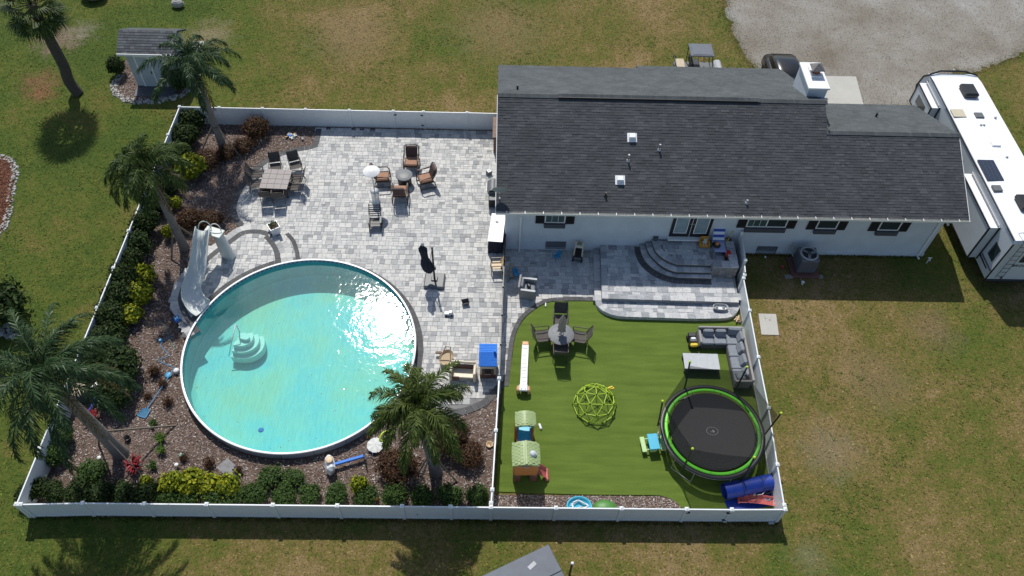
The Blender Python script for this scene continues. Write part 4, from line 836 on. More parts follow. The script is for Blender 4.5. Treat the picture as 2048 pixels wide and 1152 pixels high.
for q, l in (((515, 272, 1.4, 1.2), 'round reddish-brown shrub against the far fence'), ((455, 312, 1.1, .7), 'low reddish-brown shrub right of the corner palm'), ((490, 300, 1.1, .7), 'low reddish-brown shrub at the far patio curve'), ((420, 330, 1.2, .8), 'low reddish-brown shrub left of the corner palm'),
             ((385, 452, 1.3, .9), 'reddish-brown shrub left behind the pool slide'), ((425, 448, 1.2, .8), 'reddish-brown shrub right behind the pool slide'), ((905, 890, 1.5, 1.2), 'large reddish-brown shrub behind the short palm trunk'), ((935, 918, 1.2, .9), 'reddish-brown shrub near the picket fence'), ((798, 945, 1.5, 1.1), 'reddish-brown shrub left of the short palm trunk')): shrub('rust', *q, l, 'reddish-brown shrubs')
shrub('mid', 545, 962, 1.0, .55, 'low spreading green shrub left of the toy hoop base', 'low green shrubs'); shrub('mid', 590, 960, .9, .5, 'low spreading green shrub just left of the toy hoop', 'low green shrubs')
for q, l in (((420, 930, .5, .4), 'tiny brownish shrub behind the grey board'), ((478, 945, .45, .4), 'tiny brownish shrub right of the grey board'), ((338, 808, .5, .4), 'tiny brown shrub between skimmer net and pool'), ((297, 795, .35, .3), 'tiny brown shrub right of the filter shrub'), ((312, 748, .65, .55), 'dark purple shrub left of the skimmer pole top'), ((370, 918, .4, .35), 'tiny brown shrub beside the mint ball'), ((328, 770, .4, .35), 'tiny brown plant under the skimmer pole')): shrub('wisp', *q, l, 'tiny shrubs in the mulch', None, 'small_shrub')
for q, l in (((8, 640, 2.4, 2.1), 'big round dark bush at the left picture edge'), ((238, 150, 1.05, 1.25), 'dark round bush at the left wall of the shed'), ((368, 178, 1.3, 1.2), 'dark bush at the right side of the shed')): shrub('dark', *q, l, 'dark bushes outside the fence')
tag(MB().box((0, 0, .15), (.02, .02, .3)).build('x', 'wood_post'), None); bpy.data.objects.remove(bpy.data.objects['x'])
def tuft(px, py, h, mat, label, n=70, w=.02, spread=.5):
    B = at(px, py); t = MB(); rn = random.Random(int(px*7+py)); vs, fs = [], []
    for i in range(n):
        a = rn.uniform(0, 6.28); e = rn.uniform(.1, spread); d = Vector((math.cos(a)*e, math.sin(a)*e, 1)).normalized(); s = Vector((-math.sin(a), math.cos(a), 0))*w; p = Vector((rn.gauss(0, .05), rn.gauss(0, .05), 0)); l = h*rn.uniform(.6, 1.1); q = p+d*l*.6; e2 = q+(d+Vector((math.cos(a)*.6, math.sin(a)*.6, -.5))).normalized()*l*.4; o = len(vs)
        vs += [p-s*.6, p+s*.6, q+s, q-s, e2]; fs += [(o, o+1, o+2, o+3), (o+3, o+2, o+4)]
    t.add(vs, fs); tag(t.build('grass_plant' if 'grass' in mat else 'leafy_plant', mat, None, (B.x, B.y, MULCH_Z)), label, 'plant')
tuft(325, 882, .55, 'leaf_grass', 'bright green grass clump left of the pool, farther one'); tuft(325, 905, .45, 'leaf_grass', 'bright green grass clump left of the pool, nearer one'); tuft(308, 935, .4, 'leaf_mid', 'small dark green plant below the grass clumps'); tuft(308, 850, .3, 'leaf_mid', 'tiny green plant just below the skimmer net')
tuft(186, 838, .6, 'leaf_red', 'bright red leafy plant behind the big palm trunk', 60, .05, .9); tuft(272, 936, .65, 'leaf_red', 'dark red leafy plant near the stake of the big palm', 60, .05, .9)
# ---------------------------------------------------------------- loose ground cover: chips, rocks, grass
def scatter(poly, n, ok=None):
    P = np.array(poly); lo, hi = P.min(0), P.max(0); out = []
    X = RNG.uniform(lo[0], hi[0], n); Y = RNG.uniform(lo[1], hi[1], n); k = inpoly_np(poly, X, Y)
    if ok is not None: k &= ok(X, Y)
    return X[k], Y[k]
def chips(name, poly, n, z, size, mat, ok=None, lift=.03, aspect=2.2, label=None, spread=0):
    X, Y = scatter(poly, n, ok); n = len(X); r = RNG; X = X+r.normal(0, 1, n)*spread; Y = Y+r.normal(0, 1, n)*spread; nr = r.normal(0, .45, (n, 3)); nr[:, 2] = 1; nr /= np.linalg.norm(nr, axis=1)[:, None]; a = np.cross(nr, r.normal(size=(n, 3))); a /= np.linalg.norm(a, axis=1)[:, None]; b = np.cross(nr, a)
    s = size*r.uniform(.5, 1.4, n)[:, None]; P = np.stack([X, Y, z+r.uniform(.004, lift, n)], 1); w_ = s/aspect
    V = np.stack([P-a*s-b*w_, P+a*s-b*w_*.8, P+a*s*.9+b*w_, P-a*s*.95+b*w_*.9], 1).reshape(-1, 3); o = bulk(name, V, np.arange(n*4).reshape(-1, 4), mat); tag(o, label, name.split('_')[0] if label else None); return o
def ok_bed(X, Y):
    return ((X-PC[0])**2+(Y-PC[1])**2 > (PR+.05)**2) & ~inpoly_np(PATIO, X, Y) & ~inpoly_np(PLAT, X, Y)
chips('mulch_chips', LEFT_BED, 105000, MULCH_Z, .036, 'mulch_chip', ok_bed, label='brown bark chips covering the beds round the pool')
chips('mulch_chips', FRONT_BED, 4600, .022, .036, 'mulch_chip', lambda X, Y: ~inpoly_np(TURF, X, Y), label='brown bark chips in the strip between turf and fence')
ISL = sm2(ats([(-60, 300), (-20, 312), (14, 317), (27, 330), (31, 350), (24, 380), (19, 420), (10, 450), (-8, 474), (-60, 500)]), 5)
sheet('mulch_island', ISL, .02, 'red_mulch'); chips('red_chips', ISL, 9000, .02, .04, 'red_chip', label='red bark chips in the island bed at the left edge')
def rocks(name, line, n, size, wid, label, z=0, mat='border_rock'):
    L = [Vector(p) for p in line]; V = []; Fq = []; base = [(-1, -1, -1), (1, -1, -1), (1, 1, -1), (-1, 1, -1), (-.7, -.7, .8), (.7, -.7, .8), (.7, .7, .8), (-.7, .7, .8)]; ff = [(4, 5, 6, 7), (0, 1, 5, 4), (1, 2, 6, 5), (2, 3, 7, 6), (3, 0, 4, 7)]
    for i in range(n):
        k = random.uniform(0, len(L)-1.001); j = int(k); p = L[j].lerp(L[j+1], k-j); d = (L[j+1]-L[j]).normalized(); q = p+Vector((-d.y, d.x))*random.uniform(-wid, wid); s = size*random.uniform(.55, 1.35); a = random.uniform(0, 6.28); o = len(V)
        for b in base:
            x, y = b[0]*s*random.uniform(.75, 1.1), b[1]*s*random.uniform(.6, .9); V.append((q.x+x*math.cos(a)-y*math.sin(a), q.y+x*math.sin(a)+y*math.cos(a), z+s*.45+b[2]*s*.5))
        Fq += [tuple(f_+o for f_ in f) for f in ff]
    tag(bulk(name, V, Fq, mat), label, 'rocks')
rocks('border_rocks', ISL[2:-3], 420, .055, .17, 'pale rocks edging the island bed at the left edge')
ring = sm2(ats([(243, 150), (230, 168), (230, 182), (243, 197), (270, 203), (300, 204), (330, 200), (362, 190), (385, 172), (400, 140)]), 5)
sheet('shed_bed', ring+ats([(380, 120), (250, 120)]), .018, 'mulch'); chips('bed_chips', ring+ats([(380, 120), (250, 120)]), 4200, .018, .04, 'mulch_chip', label='brown chips in the bed in front of the shed'); rocks('border_rocks', ring, 430, .065, .2, 'pale rocks edging the bed in front of the shed')
rocks('border_rocks', ats([(-20, 655), (20, 660), (38, 668)]), 70, .09, .35, 'pale rocks under the big round bush at the left edge')
chips('gravel_stones', GRAVEL, 60000, .012, .022, 'gravel_bit', None, .02, 1.2, 'loose pale stones scattered on the gravel drive', .28)
def ok_lawn(X, Y):
    return ~((X > FL0.x-.05) & (X < 11.8) & (Y > 11.5) & (Y < 34.4)) & ~((X > .3) & (X < 21.7) & (Y > 25.3) & (Y < 36)) & ~inpoly_np(GRAVEL, X, Y) & ~inpoly_np(ISL, X, Y) & ~inpoly_np(ring, X, Y)
VIEW = ats([(-40, -30), (2090, -30), (2090, 1180), (-40, 1180)])
def grass(n):
    X, Y = scatter(VIEW, n, ok_lawn); n = len(X); r = RNG; a = r.uniform(0, 6.28, n); h = r.uniform(.008, .035, n); wd = r.uniform(.016, .055, n); dx, dy = np.cos(a), np.sin(a); lx, ly = r.normal(0, .05, n), r.normal(0, .05, n)-.02
    V = np.zeros((n, 3, 3)); V[:, 0] = np.stack([X-dx*wd, Y-dy*wd, 0*X], 1); V[:, 1] = np.stack([X+dx*wd, Y+dy*wd, 0*X], 1); V[:, 2] = np.stack([X+lx, Y+ly, h], 1)
    tag(bulk('grass_blades', V.reshape(-1, 3), np.arange(n*3).reshape(-1, 3), 'lawn_blade'), 'short worn grass tufts all over the lawn', 'grass')
grass(420000)

def weeds(n):                                                   # darker low clumps of broad-leaved weeds in drifts
    X, Y = scatter(VIEW, n*5, ok_lawn); r = RNG; ph = np.sin(X*.9+1.3*np.sin(Y*.7))+np.sin(Y*1.1+1.7*np.sin(X*.6)); k = r.random(len(X)) < np.clip((ph-.2)*.35, .01, .6); X, Y = X[k][:n], Y[k][:n]; m_ = len(X); q = 9
    X = np.repeat(X, q)+r.normal(0, .07, m_*q); Y = np.repeat(Y, q)+r.normal(0, .07, m_*q); s = r.uniform(.018, .05, m_*q); a = r.uniform(0, 6.28, m_*q); N = len(X); z = r.uniform(.015, .05, N); ca, sa = np.cos(a), np.sin(a)
    V = np.zeros((N, 4, 3)); tz = r.normal(0, .3, N)*s
    for i, (u, v) in enumerate(((-1, 0), (0, -.55), (1, 0), (0, .55))): V[:, i, 0] = X+(u*ca-v*sa)*s; V[:, i, 1] = Y+(u*sa+v*ca)*s; V[:, i, 2] = z+u*tz
    tag(bulk('lawn_weeds', V.reshape(-1, 3), np.arange(N*4).reshape(-1, 4), 'leaf_weed'), 'low green weed clumps scattered through the lawn', 'weeds')
leafmat('leaf_weed', (.07, .10, .016), (.10, .13, .024), (.14, .16, .035), .1, .9)
weeds(6000)

def edge_grass():                                               # longer unmown blades along the fence feet and creeping into the drive
    r = RNG; segs = [((FL0.x-.08, 11.5), (FR0.x+.1, 11.5), 5200, .05), ((FL0.x-.1, 11.6), (FL1.x-.1, 34.3), 3600, .05), ((FR0.x+.12, 11.7), (11.95, 23.0), 2600, .05), ((FL1.x, 34.45), (.3, 34.45), 2600, .05), ((12.0, 25.38), (21.6, 25.38), 1500, .04), ((21.72, 25.5), (21.72, 32.6), 900, .05)]
    g = np.array(GRAVEL); k = (g[:, 1] < 52) & (g[:, 1] > 33); P_ = []; H = []
    for a, b, n, w_ in segs: t_ = r.random(n); P_.append(np.stack([a[0]+(b[0]-a[0])*t_, a[1]+(b[1]-a[1])*t_], 1)+r.normal(0, w_, (n, 2))); H.append(r.uniform(.04, .13, n))
    q = np.repeat(g[k], 160, 0); P_.append(q+r.normal(0, .22, q.shape)); H.append(r.uniform(.01, .05, len(q)))
    P_ = np.concatenate(P_); H = np.concatenate(H); n = len(P_); a = r.uniform(0, 6.28, n); wd = r.uniform(.008, .022, n)+H*.1; V = np.zeros((n, 3, 3)); V[:, 0, :2] = P_-np.stack([np.cos(a)*wd, np.sin(a)*wd], 1); V[:, 1, :2] = P_+np.stack([np.cos(a)*wd, np.sin(a)*wd], 1); V[:, 2, :2] = P_+r.normal(0, .04, (n, 2)); V[:, 2, 2] = H; V[:, :2, 2] = .01
    tag(bulk('edge_grass', V.reshape(-1, 3), np.arange(n*3).reshape(-1, 3), 'lawn_blade'), 'longer grass along the fence feet and drive edge', 'grass')
edge_grass()
def pool_leaves():
    r = RNG; n = 110; a = r.uniform(0, 6.28, n); d = np.sqrt(r.random(n))*(PR-.3); s = r.uniform(.015, .045, n); b = r.uniform(0, 6.28, n); V = np.zeros((n, 4, 3))
    for i, (u, v) in enumerate(((-1, 0), (0, -.4), (1, 0), (0, .4))): V[:, i, 0] = PC[0]+d*np.cos(a)+(u*np.cos(b)-v*np.sin(b))*s; V[:, i, 1] = PC[1]+d*np.sin(a)+(u*np.sin(b)+v*np.cos(b))*s; V[:, i, 2] = .264
    tag(bulk('floating_leaves', V.reshape(-1, 3), np.arange(n*4).reshape(-1, 4), 'leaf_dry'), 'few tiny dry leaves floating on the pool water', 'leaves')
pool_leaves()
# ================================================================ furniture and toys.  Local frame: front of a chair = +Y
def P3(px, py, z=PATIO_Z): p = at(px, py, z); return (p.x, p.y, PATIO_Z if z >= PATIO_Z and z < 1.0 else z)
def spot(px, py, zs, zb=PATIO_Z): p = at(px, py, zs); return (p.x, p.y, zb)
# ---- sling dining chairs and tiled table
def sling_chair(frame='bronze_metal', cloth='sling_grey'):
    t = thing('dining_chair', 'x', 'chair'); w, d = .29, .27
    MB().grid([[(-w+.02, y, .42-.03*math.sin(math.pi*(y+d)/(2*d))), (w-.02, y, .42-.03*math.sin(math.pi*(y+d)/(2*d)))] for y in [-d+2*d*i/6 for i in range(7)]]).build('seat', cloth, t)
    b = MB(); b.grid([[(-w+.02, -d-.03-.2*s-.02*math.sin(3.1*s), .46+.54*s), (w-.02, -d-.03-.2*s-.02*math.sin(3.1*s), .46+.54*s)] for s in [i/6 for i in range(7)]]); bo = b.build('backrest', cloth, t)
    MB().tube([(-w, -d, .42), (-w, -d-.12, .72), (-w+.02, -d-.24, 1.02), (0, -d-.26, 1.05), (w-.02, -d-.24, 1.02), (w, -d-.12, .72), (w, -d, .42)], .017, 6).build('back_frame', frame, bo)
    for s in (-1, 1):
        MB().tube([(s*w, -d-.13, .70), (s*w*1.06, -d+.1, .66), (s*w*1.08, d-.02, .64), (s*w*1.05, d+.03, .60)], .022, 6).build('armrest', frame, t)
        MB().tube([(s*w*1.05, d+.03, .60), (s*w, d, .42), (s*w, d+.04, 0)], .017, 6).build('leg', frame, t); MB().tube([(s*w, -d, .43), (s*w, -d-.1, 0)], .017, 6).build('leg', frame, t)
        MB().tube([(s*w, -d, .42), (s*w, d, .42)], .015, 6).build('seat_rail', frame, t)
    MB().tube([(-w, d, .42), (w, d, .42)], .015, 6).build('seat_rail', frame, t)
    return t
ch0 = sling_chair(); first = True
def put_chair(proto, flag, px, py, face, label, grp, z=.42, zb=PATIO_Z, sc=None):
    """face: pixel the chair looks at"""
    p = at(px, py, z+zb); q = at(*face, z+zb); rz = math.atan2(q.y-p.y, q.x-p.x)-math.pi/2
    o = proto if not flag else dup(proto); flag.append(1); o.location = (p.x, p.y, zb); o.rotation_euler = (0, 0, rz); o['label'] = label; o['group'] = grp
    if sc: o.scale = (sc, sc, sc)
    return o
fl = []; G = 'sling chairs round the tiled table'
for q in [(551, 333, 552, 360, 'brown sling chair at the far side of the tiled table, left'), (591, 330, 598, 350, 'brown sling chair turned away at the far right corner of the tiled table'), (514, 347, 545, 345, 'brown sling chair at the left side of the tiled table, farther one'),
          (513, 367, 545, 366, 'brown sling chair at the left side of the tiled table, nearer one'), (594, 356, 560, 356, 'brown sling chair at the right side of the tiled table, farther one'), (587, 372, 555, 372, 'brown sling chair at the right side of the tiled table, nearer one'),
          (532, 386, 534, 360, 'brown sling chair at the near side of the tiled table, left'), (557, 388, 558, 360, 'brown sling chair at the near side of the tiled table, right')]: put_chair(ch0, fl, q[0], q[1], q[2:4], q[4], G)
c = [at(x, y, .78) for x, y in ((529.6, 338.5), (585, 339), (574, 378), (517.8, 377))]; ctr = sum(c, Vector((0, 0, 0)))/4; tw = ((c[1]-c[0]).length+(c[2]-c[3]).length)/2; td = ((c[0]-c[3]).length+(c[1]-c[2]).length)/2
t = thing('dining_table', 'square beige tiled patio table in the round paved bay', 'table', (ctr.x, ctr.y, PATIO_Z), R(-2)); MB().box((0, 0, .69), (tw, td, .05), 0, .01).build('tabletop', 'bronze_metal', t)
for i in range(4):
    for j in range(4): MB().box((-tw/2+tw*(i+.5)/4, -td/2+td*(j+.5)/4, .72), (tw/4-.015, td/4-.015, .02), 0, .004).build('tile', 'tile_beige', t)
for sx in (-1, 1):
    for sy in (-1, 1): MB().box((sx*(tw/2-.1), sy*(td/2-.1), .34), (.07, .07, .67)).build('leg', 'bronze_metal', t)
MB().cyl((0, 0, .73), (0, 0, .738), .03, .03, 12).build('umbrella_hole', 'black_plastic', t)
# ---- cushioned club chairs round the fire table
def club_chair():
    t = thing('club_chair', 'x', 'chair'); w = .33
    MB().box((0, .02, .40), (.56, .60, .13), 0, .045).build('seat_cushion', 'brown_cushion', t); MB().box((0, -.33, .70), (.54, .13, .56), 0, .05, rx=.28).build('back_cushion', 'shaded_cushion', t)  # back cushion coloured darker than the seat: its shade is in the colour
    for s in (-1, 1):
        MB().tube([(s*w, .36, .02), (s*w, .33, .5), (s*w, .25, .62), (s*w, -.30, .66), (s*w, -.42, .9)], .026, 7).build('armrest', 'bronze_metal', t); MB().box((s*w, .02, .635), (.065, .52, .03), 0, .01).build('arm_pad', 'wood_brown', t)
        MB().tube([(s*w, .36, .02), (s*w, 0, .03), (s*w, -.38, .02)], .022, 6).build('runner', 'bronze_metal', t); MB().tube([(s*w, -.3, .32), (s*w, -.36, .02)], .024, 6).build('leg', 'bronze_metal', t)
    MB().box((0, .02, .32), (.64, .62, .035)).build('seat_frame', 'bronze_metal', t); MB().tube([(-w, -.42, .9), (-.2, -.47, .99), (.2, -.47, .99), (w, -.42, .9)], .024, 7).build('back_frame', 'bronze_metal', t)
    return t
cc = club_chair(); fl = []; G = 'cushioned chairs round the fire table'
for q in [(823, 324, 820, 350, 'brown cushioned armchair on the far side of the round fire table'), (764, 354, 800, 352, 'brown cushioned armchair partly under the steel patio heater'), (852, 357, 815, 366, 'brown cushioned armchair right of the round fire table'), (800, 384, 804, 350, 'brown cushioned armchair in front of the round fire table')]: put_chair(cc, fl, q[0], q[1], q[2:4], q[4], G, .4, PATIO_Z, 1.18)
p = at(808, 349, .68); t = thing('fire_table', 'round dark fire table with grey stone top between brown armchairs', 'fire table', (p.x, p.y, PATIO_Z))
MB().lathe([(0, .60), (.42, .60), (.45, .58), (.45, .555), (.42, .545), (.0, .545)], 40).build('tabletop', 'stone_top', t); MB().lathe([(.33, 0), (.35, .02), (.35, .54)], 36).build('drum', 'black_metal', t); MB().lathe([(0, .608), (.25, .608), (.27, .603)], 32).build('burner_lid', 'grey_plastic', t)
for k in range(18): a = 2*math.pi*k/18; MB().box((.352*math.cos(a), .352*math.sin(a), .28), (.012, .05, .48), a).build('slat', 'black_plastic', t)
# ---- patio heater
p = at(752, 402, .1); t = thing('patio_heater', 'stainless steel patio heater with round reflector hood', 'patio heater', (p.x, p.y, PATIO_Z))
MB().lathe([(0, .0), (.24, .0), (.24, .06), (.2, .07), (.2, .78), (.22, .80), (.0, .82)], 32).build('tank_housing', 'steel', t); MB().cyl((0, 0, .8), (0, 0, 2.0), .032, .032, 10).build('pole', 'steel', t); MB().cyl((0, 0, 1.82), (0, 0, 2.16), .10, .09, 16).build('burner', 'aluminium', t)
mk('hood_steel', (.78, .78, .77), .3, .08, 6); MB().lathe([(.0, 2.27), (.12, 2.265), (.14, 2.25), (.42, 2.18), (.43, 2.165), (.42, 2.16), (0, 2.2)], 40).build('reflector_hood', 'hood_steel', t); MB().cyl((.19, -.03, .62), (.22, -.04, .62), .03, .03, 10).build('control_knob', 'black_plastic', t)
# ---- dark slatted rocking chair
p = at(750, 444, .42); t = thing('rocking_chair', 'black slatted wooden rocking chair below the patio heater', 'chair', (p.x, p.y, PATIO_Z), R(183)); t.scale = (1.12, .86, .92)
for k in range(6): MB().box((0, -.26+.105*k, .42-.012*k), (.50, .085, .025), 0, .006).build('seat_slat', 'black_plastic', t)
for k in range(6): MB().box((0, -.36-.055*k, .53+.115*k), (.46, .085, .028), 0, .006, rx=R(65)).build('back_slat', 'black_plastic', t)
for s in (-1, 1):
    MB().tube([(s*.26, .45, .08), (s*.26, .2, .03), (s*.26, -.2, .03), (s*.26, -.6, .14)], .022, 6).build('rocker', 'black_plastic', t); MB().box((s*.27, .0, .62), (.09, .62, .03), 0, .008).build('armrest', 'grey_plastic', t)
    MB().tube([(s*.26, .25, .04), (s*.26, .27, .61)], .022, 6).build('leg', 'black_plastic', t); MB().tube([(s*.26, -.25, .04), (s*.26, -.3, .45), (s*.24, -.68, 1.16)], .022, 6).build('leg', 'black_plastic', t)
# ---- planter box
p = at(552, 468, .1); t = thing('planter_box', 'white square planter with a small green plant on the patio', 'planter', (p.x, p.y, PATIO_Z+.18), R(33)); MB().add([(-.2, -.2, 0), (.2, -.2, 0), (.2, .2, 0), (-.2, .2, 0), (-.26, -.26, .5), (.26, -.26, .5), (.26, .26, .5), (-.26, .26, .5), (-.22, -.22, .5), (.22, -.22, .5), (.22, .22, .5), (-.22, .22, .5), (-.22, -.22, .42), (.22, -.22, .42), (.22, .22, .42), (-.22, .22, .42)], [(i, (i+1) % 4, 4+(i+1) % 4, 4+i) for i in range(4)]+[(4+i, 4+(i+1) % 4, 8+(i+1) % 4, 8+i) for i in range(4)]+[(8+i, 8+(i+1) % 4, 12+(i+1) % 4, 12+i) for i in range(4)]).build('pot', 'white_plastic', t)
MB().box((0, 0, .41), (.44, .44, .04)).build('soil', 'mulch', t); V, F_ = leaf_cloud(160, 77, .1); o = bulk('plant', V*.42+np.array([0, 0, .38]), F_, 'leaf_mid', t, None)
# ---- closed cantilever umbrella
p = at(869, 560, .2); t = thing('cantilever_umbrella', 'closed navy cantilever umbrella on a square grey base', 'umbrella', (p.x, p.y, PATIO_Z), R(-3))
MB().box((0, 0, .09), (.98, .92, .18), 0, .06).build('weighted_base', 'grey_plastic', t); MB().box((0, .02, .21), (.3, .26, .06), 0, .02).build('pole_socket', 'black_plastic', t); MB().box((0, .04, 1.35), (.085, .065, 2.3), 0, .012).build('pole', 'black_metal', t); MB().box((0, .04, 2.52), (.12, .12, .06), 0, .02).build('pole_cap', 'black_plastic', t)
MB().tube([(0, .02, 2.45), (-.12, .02, 1.75), (-.16, 0, 1.5)], .016, 6).build('stay', 'aluminium', t); MB().box((.05, 0, 1.05), (.12, .1, .2), 0, .02).build('crank', 'black_plastic', t); cp = MB(); rows = []
for i in range(13):
    s = i/12; r_ = [.03, .10, .19, .17, .15, .145, .16, .20, .24, .26, .25, .2, .12][i]; r_ *= .86; z = 2.72-2.0*s; x = -.46+.20*s+(.0 if s < .6 else .10*(s-.6)); rows.append([(x+r_*(1+.22*math.cos(a*8+i*.7))*math.cos(a)*1.15, .0+r_*(1+.22*math.cos(a*8+i*.7))*math.sin(a)*.9, z) for a in [2*math.pi*k/32 for k in range(32)]])
cp.grid(rows, True, True).build('canopy', 'navy_cloth', t); MB().lathe([(0, 2.80), (.07, 2.78), (.08, 2.70), (.03, 2.66)], 14, (-.42, 0, 0)).build('finial', 'aluminium', t); MB().tube([(-.15, 0, .75), (0, .03, 1.15)], .025, 6).build('strut', 'black_metal', t)
# ---- toys and small things on the patio
p = at(898, 631); t = thing('toy_truck', 'white toy truck standing on the patio right of the pool', 'toy', (p.x, p.y, PATIO_Z), R(2)); MB().box((0, 0, .12), (.42, .2, .12), 0, .03).build('body', 'white_plastic', t); MB().box((.08, 0, .21), (.16, .17, .1), 0, .03).build('cab', 'white_plastic', t); MB().box((.175, 0, .20), (.02, .12, .06)).build('windscreen', 'black_plastic', t)
for sx in (-.13, .13):
    for sy in (-.1, .1): MB().cyl((sx, sy-.02, .06), (sx, sy+.02, .06), .06, .06, 12).build('wheel', 'dark_rubber', t)
p = at(931, 609); t = thing('toy_wagon', 'small grey toy bin lying on the patio right of the umbrella', 'toy', (p.x, p.y, PATIO_Z), .3); MB().add([(-.12, -.1, 0), (.12, -.1, 0), (.12, .1, 0), (-.12, .1, 0), (-.17, -.14, .2), (.17, -.14, .22), (.17, .14, .2), (-.17, .14, .22)], [(0, 3, 2, 1)]+[(i, (i+1) % 4, 4+(i+1) % 4, 4+i) for i in range(4)]).build('bin', 'grey_plastic', t); MB().box((0, 0, .02), (.22, .18, .015)).build('bin_floor', 'tank_grey', t)
p = at(978, 350); t = thing('speaker_cube', 'small grey cube with handle on the patio by the house', 'box', (p.x, p.y, PATIO_Z), R(35)); MB().box((0, 0, .13), (.26, .26, .26), 0, .02).build('case', 'grey_plastic', t); MB().box((0, 0, .262), (.2, .2, .01)).build('lid', 'white_plastic', t); MB().tube([(-.06, 0, .265), (-.05, 0, .30), (.05, 0, .30), (.06, 0, .265)], .01, 5).build('handle', 'black_plastic', t)
# wooden cabinet, grill and prep table along the end wall
z0 = 1.2; a = at(985, 274, z0); b = at(988, 234, z0); t = thing('storage_cabinet', 'brown wooden storage cabinet against the end wall of the house', 'cabinet', (a.x, a.y, PATIO_Z)); ln = b.y-a.y; wd = .5-a.x-.02; zt = z0-PATIO_Z
MB().box((wd/2+.03, ln/2, zt/2-.03), (wd-.06, ln-.08, zt-.06)).build('body', 'wood_brown', t)
for k in range(7): MB().box((wd/2+.03, .02, .09+k*(zt-.12)/7), (wd-.05, .03, (zt-.12)/7-.015)).build('front_board', 'wood_brown', t)
MB().box((wd/2, ln/2, zt-.01), (wd, ln+.06, .05), 0, .01, ry=-.1).build('lid', 'wood_brown', t)
p = at(980, 412); t = thing('gas_grill', 'dark grey gas grill beside the house under the dish', 'grill', (p.x+.18, p.y+.35, PATIO_Z), R(90)); MB().box((0, 0, .45), (1.1, .5, .8), 0, .02).build('cart', 'black_metal', t); rows = [[(x, -.26+.3*(1-math.cos(a_)), .87+.3*math.sin(a_)) for x in (-.4, .4)] for a_ in [math.pi*i/10 for i in range(11)]]
hd = MB().grid(rows); hd.box((-.395, .04, .95), (.02, .5, .2)); hd.box((.395, .04, .95), (.02, .5, .2)); hd.build('hood', 'grey_plastic', t); MB().tube([(-.3, .36, 1.0), (.3, .36, 1.0)], .018, 8).build('handle', 'steel', t); MB().box((-.62, 0, .86), (.4, .45, .03), 0, .01).build('side_shelf', 'grey_plastic', t); MB().box((.62, 0, .86), (.3, .45, .03), 0, .01).build('side_shelf', 'grey_plastic', t)
cs = [at(x, y, .98) for x, y in ((983.7, 426.5), (1011.5, 428), (1005, 484), (975.5, 482))]; ctr = sum(cs, Vector((0, 0, 0)))/4; lw = (cs[1]-cs[0]).length; ld = (cs[0]-cs[3]).length
t = thing('covered_cart', 'white-topped cart with black cover beside the house corner', 'cart', (ctr.x, ctr.y, PATIO_Z), math.atan2((cs[1]-cs[0]).y, (cs[1]-cs[0]).x)-.0); tp = [(q-ctr) for q in cs]; rm = Matrix.Rotation(-t.rotation_euler.z, 3, 'Z'); tp = [rm @ q for q in tp]
MB().prism([(q.x, q.y) for q in tp], .89, .92).build('tabletop', 'white_gloss', t); cv = MB(); sk = [(q.x*.96, q.y*.96) for q in tp]; n_ = 40; P_ = resample(sk+[sk[0]], .1)[:-1]; rows = [[(q.x*(1+k_*(.10+.07*math.sin(i*1.3))), q.y*(1+k_*(.06+.05*math.sin(i*1.9))), zz) for i, q in enumerate(P_)] for zz, k_ in ((.885, 0), (.5, .5), (.06, 1.0))]; cv.grid(rows, True, True).build('cover_skirt', 'navy_cloth', t)
em = MB(); em.add([(-.10, .34, .9235), (-.03, .42, .9235), (.05, .38, .9235), (.11, .33, .9235), (.02, .31, .9235), (-.06, .29, .9235), (-.14, .36, .9235)], [(0, 1, 2, 3, 4, 5), (6, 1, 0)]); em.build('emblem', 'emblem_navy', t); MB().add([(.17, .34, .9236), (.20, .37, .9236), (.19, .31, .9236), (.16, .30, .9236)], [(0, 3, 2, 1)]).build('emblem', 'light_grey', t)
# tan resin armchair
def resin_chair(nm, label, px, py, face, mat, sc=1.0, zb=PATIO_Z, legm='bronze_metal'):
    p = at(px, py, .42*sc+zb); q = at(*face, .42*sc+zb); t = thing(nm, label, 'chair', (p.x, p.y, zb), math.atan2(q.y-p.y, q.x-p.x)-math.pi/2); t.scale = (sc, sc, sc)
    MB().box((0, 0, .41), (.50, .50, .05), 0, .02).build('seat', mat, t); rows = [[(x*(1-.1*s), -.24-.2*s+.08*(1-(abs(x)/.25)**2)*-1+.08, .44+.44*s) for x in (-.25, -.15, 0, .15, .25)] for s in (0, .33, .66, 1)]; bm = MB().grid(rows); bm.grid([[Vector(q_)+Vector((0, -.025, 0)) for q_ in r_[::-1]] for r_ in rows]); bm.build('backrest', mat, t)
    for s in (-1, 1):
        MB().box((s*.27, .0, .645), (.075, .52, .03), 0, .012).build('armrest', legm if sc == 1 else mat, t); MB().tube([(s*.26, .22, .64), (s*.26, .24, .4), (s*.28, .27, 0)], .024, 6).build('leg', legm, t); MB().tube([(s*.26, -.24, .64), (s*.25, -.24, .4), (s*.28, -.3, 0)], .024, 6).build('leg', legm, t)
    return t
resin_chair('resin_armchair', 'tan plastic armchair beside the black metal fence', 993, 530, (960, 531), 'tan_plastic'); resin_chair('child_chair', 'small bright blue child chair near the foundation vent', 1113, 512, (1090, 522), 'sky_plastic', .55, legm='sky_plastic'); resin_chair('child_chair', 'small bright blue child chair beside the grey wicker armchair', 1034, 548, (1050, 560), 'sky_plastic', .55, legm='sky_plastic')
p = at(1022, 553); t = thing('folded_parasol', 'small beige folded parasol lying by the black metal fence', 'parasol', (p.x, p.y, PATIO_Z)); MB().tube([(-.05, .75, .75), (.02, .05, .03)], .012, 6).build('pole', 'aluminium', t); rows = []
